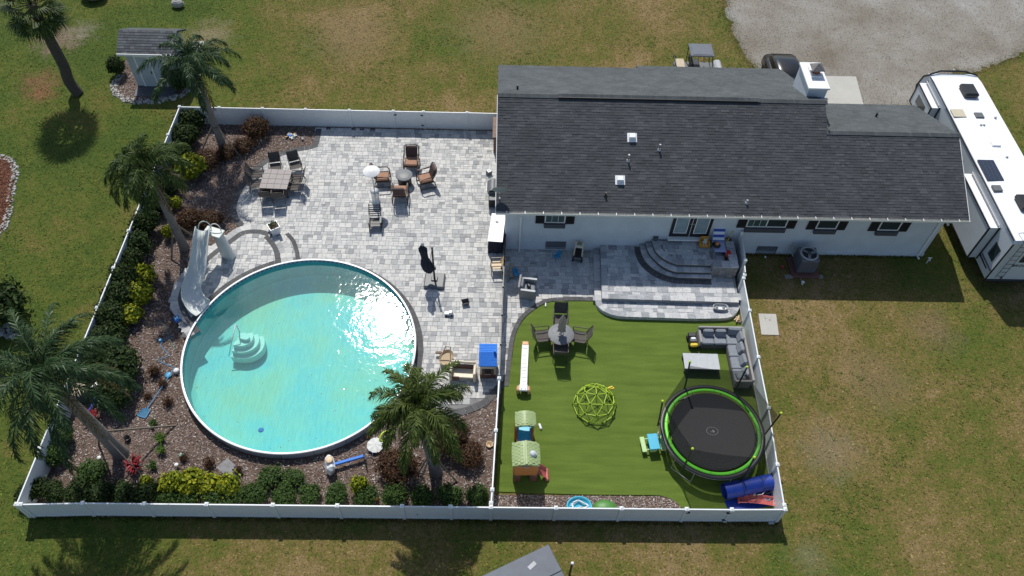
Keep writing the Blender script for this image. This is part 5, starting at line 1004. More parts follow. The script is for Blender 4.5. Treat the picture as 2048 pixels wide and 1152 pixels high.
for i, (s, r_) in enumerate(((0, .02), (.15, .09), (.4, .12), (.75, .10), (1, .16))): c = Vector((.0, .45, .45)).lerp(Vector((.06, -.2, .06)), s); rows.append([c+Vector((r_*math.cos(a_)*(1+.2*math.cos(5*a_)), 0, r_*math.sin(a_)*.7)) for a_ in [2*math.pi*k/15 for k in range(15)]])
MB().grid(rows, True, True).build('canopy', 'canvas_taupe', t)
# ride-in toy car
p = at(1155, 516); t = thing('ride_in_car', 'cream and black ride-in toy car against the house wall', 'toy car', (p.x, p.y, PATIO_Z), R(170)); MB().box((0, 0, .22), (.44, .72, .22), 0, .07).build('body', 'black_plastic', t); MB().box((0, -.16, .78), (.42, .42, .06), 0, .03).build('roof', 'cream_plastic', t); MB().box((0, .34, .30), (.36, .16, .1), 0, .04).build('hood', 'grey_plastic', t)
for s in (-1, 1):
    MB().tube([(s*.19, .16, .3), (s*.19, 0, .76)], .03, 6).build('roof_pillar', 'cream_plastic', t); MB().tube([(s*.19, -.33, .3), (s*.19, -.3, .76)], .03, 6).build('roof_pillar', 'cream_plastic', t); MB().box((s*.22, .0, .3), (.04, .34, .2), 0, .02).build('door', 'cream_plastic', t)
    for y in (-.26, .28): MB().cyl((s*.19, y, .1), (s*.25, y, .1), .1, .1, 14).build('wheel', 'dark_rubber', t)
for k in range(4): MB().box((0, -.3+.06*k, .812), (.24, .03, .006)).build('roof_slot', 'black_plastic', t)
# wicker armchair
p = at(1056, 577, .4); t = thing('wicker_armchair', 'grey wicker armchair at the curved edge of the turf', 'armchair', (p.x, p.y, PATIO_Z), R(-98)); 
MB().box((0, 0, .16), (.74, .72, .28), 0, .02).build('base', 'wicker_grey', t); MB().box((0, -.36, .44), (.80, .10, .86), 0, .03, rx=.12).build('backrest', 'wicker_grey', t); MB().box((0, .04, .37), (.56, .58, .14), 0, .04).build('seat_cushion', 'cushion_grey', t); MB().box((0, -.26, .62), (.54, .12, .38), 0, .05, rx=.25).build('back_cushion', 'cushion_grey', t)
for s in (-1, 1): MB().box((s*.36, .0, .34), (.10, .74, .64), 0, .03).build('arm', 'wicker_grey', t); MB().box((s*.36, .02, .665), (.12, .72, .025), 0, .01).build('arm_top', 'light_grey', t)
tag(MB().box((0, 0, .09), (.16, .24, .18), .5, .05).build('black_bag', 'black_plastic', None, (p.x+.03, p.y, PATIO_Z+.44)), 'small black bag lying on the grey wicker armchair', 'bag')
# ---- terrace: toys and lounger by the doors
def on(px, py, z): p = at(px, py, z); return (p.x, p.y, z)
LZ1 = LZ+.002
t = thing('child_armchair', 'yellow-orange child armchair beside the glass doors', 'chair', on(1407, 492, LZ1), R(180)); MB().box((0, 0, .14), (.42, .36, .2), 0, .05).build('seat', 'gold_plastic', t); MB().box((0, -.16, .34), (.40, .10, .36), 0, .05, rx=.15).build('backrest', 'gold_plastic', t)
for s in (-1, 1): MB().box((s*.2, .02, .22), (.09, .36, .28), 0, .04).build('armrest', 'gold_plastic', t)
x, y, z = on(1409, 485, LZ1+.3); t = thing('teddy_bear', 'pale soft toy sitting in the yellow-orange child armchair', 'soft toy', (x, y, LZ1+.24)); MB().ell((0, 0, .1), (.09, .08, .11)).build('body', 'teddy', t); MB().ell((0, -.01, .25), .075).build('head', 'teddy', t)
for s in (-1, 1): MB().ell((s*.06, 0, .32), .03, 8, 6).build('ear', 'teddy', t); MB().ell((s*.1, -.03, .14), (.035, .04, .07), 8, 6).build('arm', 'teddy', t); MB().ell((s*.06, -.1, .05), (.035, .08, .035), 8, 6).build('leg', 'teddy', t)
t = thing('beach_lounger', 'blue and white striped folding lounger by the glass doors', 'lounger', on(1435, 497, LZ1), R(180)); MB().grid([[(-.27, y, .3), (.27, y, .3)] for y in (-.2, .05, .3, .5)]).build('seat', 'stripe_fabric', t); MB().grid([[(-.27, -.2-.42*s, .3+.62*s), (.27, -.2-.42*s, .3+.62*s)] for s in (0, .25, .5, .75, 1)]).build('backrest', 'stripe_fabric', t)
for s in (-1, 1): MB().tube([(s*.29, .52, .3), (s*.29, -.2, .3), (s*.29, -.62, .93)], .014, 6).build('side_rail', 'aluminium', t); MB().tube([(s*.29, .45, .3), (s*.29, .62, .01)], .013, 6).build('leg', 'aluminium', t); MB().tube([(s*.29, -.2, .3), (s*.29, -.42, .01)], .013, 6).build('leg', 'aluminium', t)
MB().tube([(-.29, .62, .012), (.29, .62, .012)], .013, 6).build('foot_bar', 'aluminium', t); MB().box((0, -.63, .95), (.5, .06, .08), 0, .03).build('head_rest', 'stripe_fabric', t)
x, y, z = on(1433, 489, LZ1+.36); t = thing('sun_hat', 'orange ball in a dark hat on the striped lounger', 'hat', (x, y, LZ1+.305)); MB().lathe([(.0, .01), (.2, .012), (.21, .02), (.12, .03), (.11, .1), (0, .1)], 20).build('brim', 'black_plastic', t); MB().ell((.03, 0, .12), .1, 14, 10).build('ball', 'pumpkin', t)
t = thing('toy_trimmer', 'yellow-green toy garden tool leaning at the terrace corner', 'toy', on(1453, 489, LZ1), R(-35)); MB().tube([(0, -.35, .05), (0, .45, .75)], .02, 6).build('shaft', 'yellow_plastic', t); MB().box((0, .48, .78), (.09, .2, .1), 0, .03, rx=.7).build('motor', 'lime_paint', t); MB().lathe([(0, .04), (.12, .03), (.13, .0)], 14, (0, -.36, 0)).build('guard', 'black_plastic', t); MB().tube([(-.1, .1, .42), (0, .1, .46), (.1, .1, .42)], .012, 5).build('handle', 'black_plastic', t)
t = thing('toy_basket', 'heap of small yellow toys behind the red toy mower', 'toy', on(1452, 484, LZ1)); MB().lathe([(.0, .01), (.16, .01), (.2, .2), (.19, .2), (.15, .02)], 18).build('basket', 'tank_grey', t)
for k in range(6): MB().box((random.uniform(-.1, .1), random.uniform(-.1, .1), .2), (.14, .03, .03), random.uniform(0, 3), .008, rx=random.uniform(-.5, .5)).build('toy_piece', ['yellow_plastic', 'tan_plastic', 'grey_plastic'][k % 3], t)
t = thing('toy_mower', 'bright red toy push mower on the terrace beside the stone wall', 'toy', on(1457, 516, LZ1), R(8)); MB().box((0, .12, .16), (.3, .44, .16), 0, .06).build('deck', 'bright_red', t); MB().box((0, .14, .26), (.2, .26, .08), 0, .03).build('motor', 'bright_red', t); MB().box((0, -.14, .10), (.22, .16, .1), 0, .03).build('grass_bag', 'pink_red', t)
for s in (-1, 1):
    for y in (-.06, .3): MB().cyl((s*.16, y, .08), (s*.2, y, .08), .08, .08, 12).build('wheel', 'dark_rubber', t)
    MB().tube([(s*.12, -.05, .2), (s*.14, -.3, .5)], .012, 5).build('handle_bar', 'grey_plastic', t)
t = thing('baby_bath', 'pale grey twin baby bath tub on the lower terrace step', 'tub', on(1440, 617, TZ1+.02), R(-3)); rows = []
for r_, z in ((.78, .0), (.92, .14), (1.0, .15), (1.03, .13)): rows.append([(.36*r_*math.cos(a_)*(1+.0)+.0, .20*r_*math.sin(a_)*(1+.12*math.cos(2*a_)), z+.012) for a_ in [2*math.pi*k/36 for k in range(36)]])
MB().grid(rows, True, True).build('shell', 'light_grey', t); MB().prism([(.30*math.cos(a_), .165*math.sin(a_)) for a_ in [2*math.pi*k/30 for k in range(30)]], 0, .03).build('floor', 'white_plastic', t)
for s in (-1, 1): MB().ell((s*.16, .02, .05), (.07, .05, .07)).build('seat_hump', 'light_grey', t)
x, y, z = on(1313, 482, LZ1); tag(MB().lathe([(0, 0), (.11, 0), (.13, .2), (.11, .2), (.1, .16), (0, .16)], 16).build('stone_pot', 'tank_grey', None, (x-.05, y+.1, LZ1)), 'small dark pot at the wall on the upper terrace step', 'pot')
t = thing('firewood_pile', 'few split pale logs by the fence behind the sofa', 'logs', on(1477, 641, 0.05))
for k in range(7): MB().box((random.uniform(-.12, .12), random.uniform(-.1, .1), .04+.05*(k//3)), (.3, .06, .05), random.uniform(-.9, .9)+1.2, .01).build('log', ['tan_plastic', 'wood_brown'][k % 2], t)
# ---- sectional sofa, coffee table
A0 = at(1397, 652, .72); A1 = at(1487, 655, .72); B1 = at(1506, 768, .45); zt = TURF_Z
t = thing('sectional_sofa', 'grey cushioned L-shaped wicker sofa along the right fence', 'sofa'); x0 = A0.x; y1 = A0.y; x1 = B1.x+.02; yb_ = B1.y; dp = .82
MB().box(((x0+x1)/2, y1-dp/2, zt+.15), (x1-x0, dp, .28), 0, .02).build('base', 'wicker_dark', t); MB().box((x1-dp/2+.003, (y1-dp+yb_)/2, zt+.15), (dp-.006, y1-dp-yb_, .28), 0, .02).build('base', 'wicker_dark', t)
MB().box(((x0+x1)/2, y1-.05, zt+.36), (x1-x0, .1, .70), 0, .02).build('back_panel', 'wicker_grey', t); MB().box((x1-.05, (y1-.11+yb_)/2, zt+.358), (.1, y1-.11-yb_, .70), 0, .02).build('back_panel', 'wicker_grey', t); MB().box((x0+.05, y1-dp/2-.05, zt+.30), (.11, dp-.1, .58), 0, .02).build('arm', 'wicker_grey', t); MB().box((x1-dp/2-.05, yb_+.05, zt+.30), (dp-.11, .11, .58), 0, .02).build('arm', 'wicker_grey', t)
sx = x0+.12; nw = 2; ww = (x1-dp-sx)/nw
for k in range(nw): MB().box((sx+ww*(k+.5), y1-dp/2-.06, zt+.36), (ww-.012, dp-.16, .15), 0, .04).build('seat_cushion', 'cushion_grey', t); MB().box((sx+ww*(k+.5)+.03, y1-.30, zt+.56), (ww-.06, .18, .40), random.uniform(-.06, .06), .07, rx=-.45).build('back_cushion', 'cushion_grey', t)
MB().box((x1-dp/2-.05, y1-dp/2-.05, zt+.36), (dp-.12, dp-.12, .15), 0, .04).build('seat_cushion', 'cushion_grey', t); nr = 3; hh = (y1-dp-yb_-.12)/nr
for k in range(nr): MB().box((x1-dp/2-.06, yb_+.12+hh*(k+.5), zt+.36), (dp-.14, hh-.012, .15), 0, .04).build('seat_cushion', 'cushion_grey', t); MB().box((x1-.30+random.uniform(-.04, .02), yb_+.16+hh*(k+.5), zt+.58), (.18, hh-.10, .42), random.uniform(-.2, .2), .07, ry=.45).build('back_cushion', 'cushion_grey', t)
MB().box((x1-.42, y1-.22, zt+.60), (.62, .18, .42), -.05, .07, rx=-.4).build('back_cushion', 'cushion_grey', t); MB().box((x1-.22, y1-.52, zt+.60), (.18, .52, .42), .1, .07, ry=.4).build('back_cushion', 'cushion_grey', t); MB().box((x1-dp/2-.05, yb_+.38, zt+.50), (.52, .48, .14), .15, .06, rx=-.25).build('throw_pillow', 'cushion_grey', t)
cs = [at(x, y, .44) for x, y in ((1367, 706), (1437, 708), (1439, 739), (1368, 737))]; ctr = sum(cs, Vector((0, 0, 0)))/4; cw = (cs[1]-cs[0]).length; cd = (cs[1]-cs[2]).length; t = thing('coffee_table', 'low rectangular grey table in front of the L-shaped sofa', 'table', (ctr.x, ctr.y, TURF_Z), R(-1)); MB().box((0, 0, .385), (cw, cd, .03), 0, .008).build('tabletop', 'slate_board', t); MB().box((0, 0, .33), (cw-.06, cd-.06, .08)).build('apron', 'wicker_dark', t)
for s in (-1, 1):
    for q in (-1, 1): MB().box((s*(cw/2-.06), q*(cd/2-.06), .15), (.08, .08, .3)).build('leg', 'wicker_dark', t)
p = at(1383, 688); t = thing('toy_truck', 'black and yellow toy truck left of the L-shaped sofa', 'toy', (p.x, p.y, TURF_Z), R(4)); MB().box((0, .0, .2), (.34, .72, .16), 0, .04).build('chassis', 'black_plastic', t); MB().box((0, -.26, .26), (.34, .2, .16), 0, .05).build('hood', 'yellow_plastic', t); MB().box((0, -.02, .34), (.3, .24, .1), 0, .03).build('cab', 'grey_plastic', t); MB().box((0, .26, .32), (.36, .24, .12), 0, .03).build('bed', 'black_plastic', t); MB().box((0, .02, .40), (.2, .12, .04), 0, .015).build('seat', 'white_plastic', t)
for s in (-1, 1):
    for y in (-.22, .24): MB().cyl((s*.15, y, .11), (s*.21, y, .11), .11, .11, 14).build('wheel', 'dark_rubber', t)
# ---- trampoline
TC = Vector(((at(1318, 850, .9)+at(1530, 850, .9))/2)); TR = 2.13; tc = (9.14, 15.12)
t = thing('trampoline', 'big round trampoline with lime green edge and black safety net', 'trampoline', (tc[0], tc[1], TURF_Z)); TZ = .86; NP = 6; off = R(-11)
MB().lathe([(0, TZ-.06), (1.0, TZ-.05), (TR-.36, TZ-.01)], 64).build('jumping_mat', 'dark_rubber', t)
def pad(r0, r1, zz, mat, nm, a0, a1, n):
    rows = [[(r_*math.cos(a0+(a1-a0)*i/n), r_*math.sin(a0+(a1-a0)*i/n), zz+dz) for i in range(n+1)] for r_, dz in ((r0, -.012), (r0+.02, .012), (r1-.02, .012), (r1, -.012))]; return MB().grid(rows[::-1]).build(nm, mat, t)
for k in range(12):
    a0 = off+2*math.pi*k/12; pad(TR-.28, TR-.15, TZ+.02, 'lime_pad', 'edge_pad', a0+.004, a0+2*math.pi/12-.004, 6)
pad(TR-.14, TR+.04, TZ+.01, 'black_plastic', 'spring_cover', 0, 2*math.pi, 72); MB().tube([(TR*math.cos(a_), TR*math.sin(a_), TZ-.05) for a_ in [2*math.pi*i/48 for i in range(48)]], .03, 6, True).build('frame_ring', 'aluminium', t)
TP = [(1378, 722), (1494, 735), (1562, 827), (1506, 912), (1385, 898), (1325, 803)]; tops = []
for k, q in enumerate(TP):
    zz = 2.55; p = at(*q, zz); v = Vector((p.x-tc[0], p.y-tc[1], 0)); a_ = math.atan2(v.y, v.x); r_ = min(max(v.length, TR+.05), TR+.34); tops.append((a_, r_)); b = Vector(((TR+.08)*math.cos(a_), (TR+.08)*math.sin(a_), TZ-.35)); tp_ = Vector((r_*math.cos(a_), r_*math.sin(a_), zz-TURF_Z))
    o = MB().tube([b, Vector(((TR+.12)*math.cos(a_), (TR+.12)*math.sin(a_), TZ+.3)), tp_], .036, 8).build('net_pole', 'black_plastic', t); MB().ell(tp_+Vector((0, 0, .03)), .06, 10, 8).build('pole_cap', 'lime_paint', o)
    w_ = .22; MB().tube([((TR)*math.cos(a_-w_), TR*math.sin(a_-w_), TZ-.05), ((TR+.03)*math.cos(a_-w_), (TR+.03)*math.sin(a_-w_), .03), ((TR+.03)*math.cos(a_+w_), (TR+.03)*math.sin(a_+w_), .03), (TR*math.cos(a_+w_), TR*math.sin(a_+w_), TZ-.05)], .022, 6).build('leg', 'aluminium', t)
nt_ = sorted([((a_ + 2*math.pi) % (2*math.pi), r_) for a_, r_ in tops]); rows = [[], [], [], []]
for k in range(len(nt_)):
    a0, r0 = nt_[k]; a1, r1 = nt_[(k+1) % len(nt_)]; a1 += 2*math.pi if a1 < a0 else 0
    for i in range(8):
        s = i/8; pa = Vector((r0*math.cos(a0), r0*math.sin(a0), 0)).lerp(Vector((r1*math.cos(a1), r1*math.sin(a1), 0)), s); an = a0+(a1-a0)*s; sag = math.sin(math.pi*s)
        bs = Vector(((TR-.40)*math.cos(an), (TR-.40)*math.sin(an), TZ-.03)); tpz = 2.42-TURF_Z-.10*sag; tp_ = Vector((pa.x*.96, pa.y*.96, tpz))
        for j, f in enumerate((0, .4, .8, 1)): rows[j].append(bs.lerp(tp_, f)*1 if j else bs)
MB().grid([[Vector(q) for q in r_] for r_ in rows], True, True).build('safety_net', 'net_black', t)
lg = MB()
for k in range(16): a_ = 2*math.pi*k/16; lg.box((.24*math.cos(a_), .18*math.sin(a_), TZ-.054+.006), (.025, .045, .003), a_)
for k in range(5): lg.box((-.05+.03*k, -.03+.02*(k % 3), TZ-.048), (.09, .03, .003), .6+.3*k)
lg.build('mat_emblem', 'vent_grey', t)
# child picnic table
p = at(1304, 900); t = thing('child_picnic_table', 'small child picnic table with blue top and green benches', 'table', (p.x, p.y+.15, TURF_Z), R(6)); MB().box((0, 0, .44), (.44, .72, .045), 0, .02).build('tabletop', 'aqua_plastic', t)
for s in (-1, 1): MB().box((s*.40, 0, .24), (.2, .70, .045), 0, .02).build('bench', 'pale_green', t); MB().box((0, s*.24, .22), (.78, .06, .06), 0, .02).build('cross_bar', 'pale_green', t); MB().box((0, s*.24, .22), (.3, .1, .42), 0, .03).build('leg', 'pale_green', t)
# rolled mat, bicycle bits, red slide piece
a, b = at(1447, 985, .3), at(1541, 966, .3); t = thing('rolled_mat', 'big rolled blue foam mat in the near right corner', 'mat', ((a.x+b.x)/2, (a.y+b.y)/2, TURF_Z), math.atan2(b.y-a.y, b.x-a.x)); ln = (b-a).length; rows = []
for i in range(60): th = i/59*math.pi*2*2.6; r_ = .34-.10*i/59; rows.append([(x, r_*math.cos(th), .34+r_*math.sin(th)*.92) for x in (-ln/2, -ln/4, 0, ln/4, ln/2)])
MB().grid(rows).build('mat_roll', 'mat_blue', t); MB().grid([[(-ln/2, -.25, .01), (ln/2, -.25, .01)], [(-ln/2, -.55, .03), (ln/2, -.62, .03)], [(-ln/2+.05, -.8, .1), (ln/2, -.85, .05)]]).build('loose_flap', 'mat_blue', t)
for x in (-.3, .55): MB().tube([(x+.02*math.sin(a_), .352*math.cos(a_), .34+.33*math.sin(a_)) for a_ in [2*math.pi*i/20 for i in range(20)]], .012, 5, True).build('tie_strap', 'emblem_navy', t)
a, b = at(1478, 998, .25), at(1548, 1008, .12); t = thing('slide_chute', 'loose red plastic slide chute in front of the rolled blue mat', 'slide', ((a.x+b.x)/2, (a.y+b.y)/2+.05, TURF_Z), math.atan2(b.y-a.y, b.x-a.x)); rows = []
for i in range(11): s = i/10; rows.append([(-.72+1.44*s, y, z+.10+.10*math.sin(math.pi*s)-.0*s) for y, z in ((-.2, .1), (-.17, .11), (-.15, .0), (.15, .0), (.17, .11), (.2, .1))])
MB().grid(rows).build('chute', 'pink_red', t); MB().box((-.70, 0, .12), (.08, .42, .14), 0, .03).build('end_lip', 'pink_red', t)
p = at(1515, 985, .1); t = thing('child_bicycle', 'small white bicycle frame lying between blue mat and red chute', 'bicycle', (p.x, p.y-.12, TURF_Z+.30), R(20))
for q in (((-.3, 0, 0), (0, .1, .12)), ((0, .1, .12), (.25, 0, .05)), ((-.3, 0, 0), (.05, -.1, .05)), ((.05, -.1, .05), (.25, 0, .05)), ((.25, 0, .05), (.36, .1, .2))): MB().tube(q, .014, 5).build('frame_tube', 'white_plastic', t)
for x in (-.32, .34): MB().tube([(x+.16*math.cos(a_), .15*math.sin(a_), .03) for a_ in [2*math.pi*i/18 for i in range(18)]], .015, 5, True).build('tyre', 'dark_rubber', t)
p = at(1541, 1000, .2); tag(MB().lathe([(0, 0), (.1, .0), (.12, .18), (.1, .18), (.09, .03), (0, .03)], 14).build('blue_bucket', 'aqua_plastic', None, (p.x-.12, p.y+.08, TURF_Z)), 'small bright blue bucket in the near right fence corner', 'bucket')
# ---- climbing dome
p = at(1189, 822); dc = (p.x, p.y+.25); t = thing('climbing_dome', 'lime green geodesic climbing dome on the turf', 'climbing dome', (dc[0], dc[1], TURF_Z), .3); import bmesh
bm = bmesh.new(); bmesh.ops.create_icosphere(bm, subdivisions=2, radius=1.0); vsD = [v.co.copy() for v in bm.verts]; eds = [(e.verts[0].index, e.verts[1].index) for e in bm.edges]; bm.free(); RD = .93; keep = set(i for i, v in enumerate(vsD) if v.z > -.2)
pt = {i: Vector((vsD[i].x*RD, vsD[i].y*RD, max(0.03, vsD[i].z*RD*.92+.08))) for i in keep}
for a_, b_ in eds:
    if a_ in keep and b_ in keep: MB().cyl(pt[a_], pt[b_], .017, .017, 7).build('bar', 'lime_paint', t)
for i in keep: MB().ell(pt[i], .042, 8, 6).build('joint', 'black_plastic', t)
for k, (dx, dz) in enumerate(((.80, .52), (.90, .36))): MB().cyl((dx-.1, .35, dz), (dx+.12, .38, dz), .05, .05, 10).build('hand_grip', 'yellow_plastic', t)
# ---- round glass table with closed parasol and four chairs
p = at(1122, 668, .74); t = thing('round_table', 'round glass patio table on the turf', 'table', (p.x, p.y, TURF_Z)); MB().lathe([(0, .70), (.57, .70), (.585, .69), (.57, .675), (0, .675)], 48).build('glass_top', 'slate_glass' if 'slate_glass' in MAT else 'stone_top', t); MB().tube([(.585*math.cos(a_), .585*math.sin(a_), .685) for a_ in [2*math.pi*i/40 for i in range(40)]], .018, 6, True).build('rim', 'bronze_metal', t)
for k in range(4): a_ = R(45+90*k); MB().tube([(.42*math.cos(a_), .42*math.sin(a_), .67), (.3*math.cos(a_), .3*math.sin(a_), .3), (.45*math.cos(a_), .45*math.sin(a_), 0)], .02, 6).build('leg', 'bronze_metal', t)
t = thing('closed_parasol', 'closed taupe parasol standing through the round glass table', 'umbrella', (p.x, p.y, TURF_Z)); MB().cyl((0, 0, 0), (0, 0, 2.15), .022, .022, 8).build('pole', 'bronze_metal', t); MB().lathe([(0, 0), (.24, 0), (.24, .04), (.06, .09), (.05, .3)], 20).build('base', 'black_metal', t); rows = []
for i in range(11): s = i/10; r_ = [.02, .07, .10, .12, .13, .13, .13, .135, .15, .17, .12][i]; rows.append([(r_*(1+.3*math.cos(a_*6+i*.4))*math.cos(a_), r_*(1+.3*math.cos(a_*6+i*.4))*math.sin(a_), 2.12-1.15*s) for a_ in [2*math.pi*k/30 for k in range(30)]])
MB().grid(rows, True, True).build('canopy', 'canvas_taupe', t)
for k in range(6): a_ = 2*math.pi*k/6; MB().tube([(.1*math.cos(a_), .1*math.sin(a_), .98), (.2*math.cos(a_), .2*math.sin(a_), .86)], .01, 5).build('rib', 'black_metal', t)
s0 = sling_chair('bronze_metal', 'sling_grey'); fl = []; s0['label'] = 'x'; G = 'sling chairs round the glass table'
for q in [(1121, 640, 1121, 668, 'dark sling chair on the far side of the round glass table'), (1086, 672, 1122, 668, 'taupe sling chair left of the round glass table'), (1158, 674, 1122, 668, 'taupe sling chair right of the round glass table'), (1121, 700, 1121, 668, 'sling chair pushed under the near side of the round glass table')]: put_chair(s0, fl, q[0], q[1], q[2:4], q[4], G, .42, TURF_Z, 1.08)
# ---- toddler ramp coaster
a, b = at(1051, 686, .05), at(1047, 772, .35); t = thing('coaster_ramp', 'long pale grey toddler ride ramp with orange ends', 'toy ramp', (b.x, b.y, TURF_Z), math.atan2(a.y-b.y, a.x-b.x)-math.pi/2); ln = (a-b).length; rows = []
for i in range(17): s = i/16; z = .36-.32*s**.8+.04*math.sin(s*9); rows.append([(x, ln*s*.93, z+dz) for x, dz in ((-.15, .0), (-.15, .05), (-.12, .05), (-.11, .015), (.11, .015), (.12, .05), (.15, .05), (.15, 0))])
MB().grid(rows, False).build('track', 'white_plastic', t); MB().box((0, ln*.97, .05), (.30, .22, .07), 0, .03).build('end_pad', 'peach_plastic', t); MB().box((0, -.12, .37), (.38, .34, .09), 0, .04).build('platform', 'white_plastic', t)
for s in (-1, 1): MB().box((s*.23, -.14, .2), (.13, .28, .36), 0, .05).build('platform_leg', 'peach_plastic', t); MB().box((s*.13, ln*.35, .12), (.05, .3, .2), 0, .02).build('track_support', 'light_grey', t); MB().cyl((s*.08, -.2, .415), (s*.08, -.2, .425), .025, .025, 10).build('bolt_cap', 'grey_plastic', t)
k = 0
for s in [i/11 for i in range(1, 11)]: MB().box((0, ln*s*.93, .36-.32*s**.8+.04*math.sin(s*9)+.022), (.2, .02, .008)).build('track_rib', 'light_grey', t)
# ---- playhouse with two green roofs
p = at(1049, 962); t = thing('climbing_playhouse', 'plastic climber playhouse with two green roofs and slides', 'playhouse', (p.x, p.y+.42, TURF_Z), R(1))
def curved_roof(cx, cy, wx, wy, z, h, nm):
    rows = []
    for i in range(13):
        u = -1+2*i/12; rows.append([(cx+wx/2*u*(1-.06*abs(v)**4), cy+wy/2*v*(1-.08*abs(u)**4), z+h*(1-abs(u)**1.7)-.02*abs(v)**3) for v in [-1+2*j/8 for j in range(9)]])
    m_ = MB().grid(rows); edge_ = [r_[0] for r_ in rows]+rows[-1][1:]+[r_[-1] for r_ in rows[::-1]][1:]+rows[0][::-1][1:-1]; m_.grid([[Vector(e) for e in edge_], [Vector(e)+Vector((0, 0, -.1)) for e in edge_]], False, True); ro = m_.build(nm, 'green_plastic', t)
    nx, ny = 10, max(5, int(wy/.13))
    for i in range(nx):
        for j in range(ny):
            u = -1+2*(i+.5)/nx; v = -1+2*(j+.5+.5*(i % 2))/ny
            if abs(u) < .93 and abs(v) < .92 and abs(u) > .1:
                sl = -1.7*h*abs(u)**.7/(wx/2)*(1 if u > 0 else -1); MB().box((cx+wx/2*u, cy+wy/2*v, z+h*(1-abs(u)**1.7)+.006), (wx/nx*.86, wy/ny*.9, .010), 0, .004, ry=-math.atan(sl)).build('shingle', 'green_plastic', ro)
    return ro
r1 = curved_roof(0, .0, 1.12, 1.02, 1.52, .20, 'roof'); MB().box((0, 0, 1.735), (.10, 1.02, .035), 0, .012).build('roof_ridge', 'green_plastic', r1); MB().ell((.26, -.05, 1.70), (.13, .13, .09), 16, 10).build('bubble_window', 'clear_bubble', r1); MB().tube([(.26+.14*math.cos(a_), -.05+.14*math.sin(a_), 1.68) for a_ in [2*math.pi*i/20 for i in range(20)]], .02, 6, True).build('bubble_ring', 'light_grey', r1)
r2 = curved_roof(0.03, 1.60, .86, .68, 1.42, .14, 'roof')
MB().box((0, -.40, 1.02), (.98, .14, .92), 0, .06).build('front_wall', 'orange_plastic', t); MB().box((.0, -.475, 1.40), (.2, .03, .07), 0, .02).build('name_plate', 'light_grey', t)
for s in (-1, 1): MB().box((s*.46, 0, 1.0), (.08, .84, .9), 0, .03).build('side_wall', 'orange_plastic', t); MB().box((s*.34, -.40, .30), (.3, .18, .6), 0, .05).build('front_leg', 'brown_plastic', t); MB().box((s*.34, .62, .62), (.08, .34, .10), 0, .02).build('rail', 'red_plastic', t); MB().box((s*.30, .95, .78), (.05, 1.1, .07), 0, .02).build('ramp_rail', 'pink_red', t); MB().box((s*.35, 1.60, .72), (.09, .5, 1.38), 0, .03).build('rear_post', 'orange_plastic', t)
MB().box((0, .05, .58), (.86, .8, .06), 0, .02).build('floor', 'brown_plastic', t); MB().grid([[(-.24, y, z) for y, z in ((.45, .62), (.9, .64), (1.3, .70), (1.65, .75), (1.95, .55), (2.15, .25), (2.3, .1))], [(.24, y, z) for y, z in ((.45, .62), (.9, .64), (1.3, .70), (1.65, .75), (1.95, .55), (2.15, .25), (2.3, .1))]][::-1]).build('slide_bed', 'aqua_plastic', t)
for s in (-1, 1): MB().tube([(s*.25, .5, .66), (s*.25, 1.2, .75), (s*.25, 1.65, .80), (s*.25, 1.95, .6), (s*.25, 2.3, .14)], .035, 6).build('slide_edge', 'aqua_plastic', t)
rows = []
for i in range(9): s = i/8; rows.append([(.46+.42*s, y, .62-.5*s**1.2+dz) for y, dz in ((-.46, .13), (-.42, .14), (-.38, .0), (-.05, 0), (0, .14), (.04, .13))])
MB().grid(rows[::-1]).build('side_slide', 'pink_red', t); MB().box((.90, -.21, .08), (.16, .54, .14), 0, .05).build('slide_foot', 'pink_red', t)
# ---- turtle-shell sandbox and water table in the strip by the fence
p = at(1210, 1010, .15); t = thing('sandbox', 'green plastic sandbox lid against the near fence', 'sandbox', (p.x, 12.06, .03)); MB().ell((0, 0, .02), (.50, .36, .24), 24, 12).build('lid', 'deep_green_plastic', t); MB().ell((.42, -.02, .06), (.12, .11, .09), 12, 8).build('head', 'deep_green_plastic', t)
p = at(1158, 1010, .2); t = thing('water_table', 'round blue water table with white hose coiled on it', 'water table', (p.x, 12.08, .03)); t.scale = (1, .8, .9); MB().lathe([(0, .16), (.44, .16), (.46, .28), (.5, .28), (.5, .24), (.4, .02), (0, .02)], 36).build('basin', 'aqua_plastic', t); MB().tube([( (.30+.07*math.sin(k*1.7))*math.cos(k*.33), (.22+.06*math.cos(k*1.3))*math.sin(k*.33), .22+.002*k) for k in range(46)], .026, 6).build('hose', 'white_plastic', t); MB().box((.0, -.05, .2), (.3, .04, .03), .4, .01).build('paddle', 'tan_plastic', t)
p = at(1080, 855); tag(MB().box((0, 0, .05), (.1, .28, .1), .3, .03).build('toy_figure', 'white_plastic', None, (p.x, p.y, TURF_Z)), 'small white toy lying on the turf right of the playhouse', 'toy')
p = at(1091, 615); tag(MB().cyl((0, 0, .035), (.01, .2, .035), .035, .03, 10).build('bottle', 'white_plastic', None, (p.x, p.y, TURF_Z)), 'small white bottle lying at the curved turf edge', 'bottle')
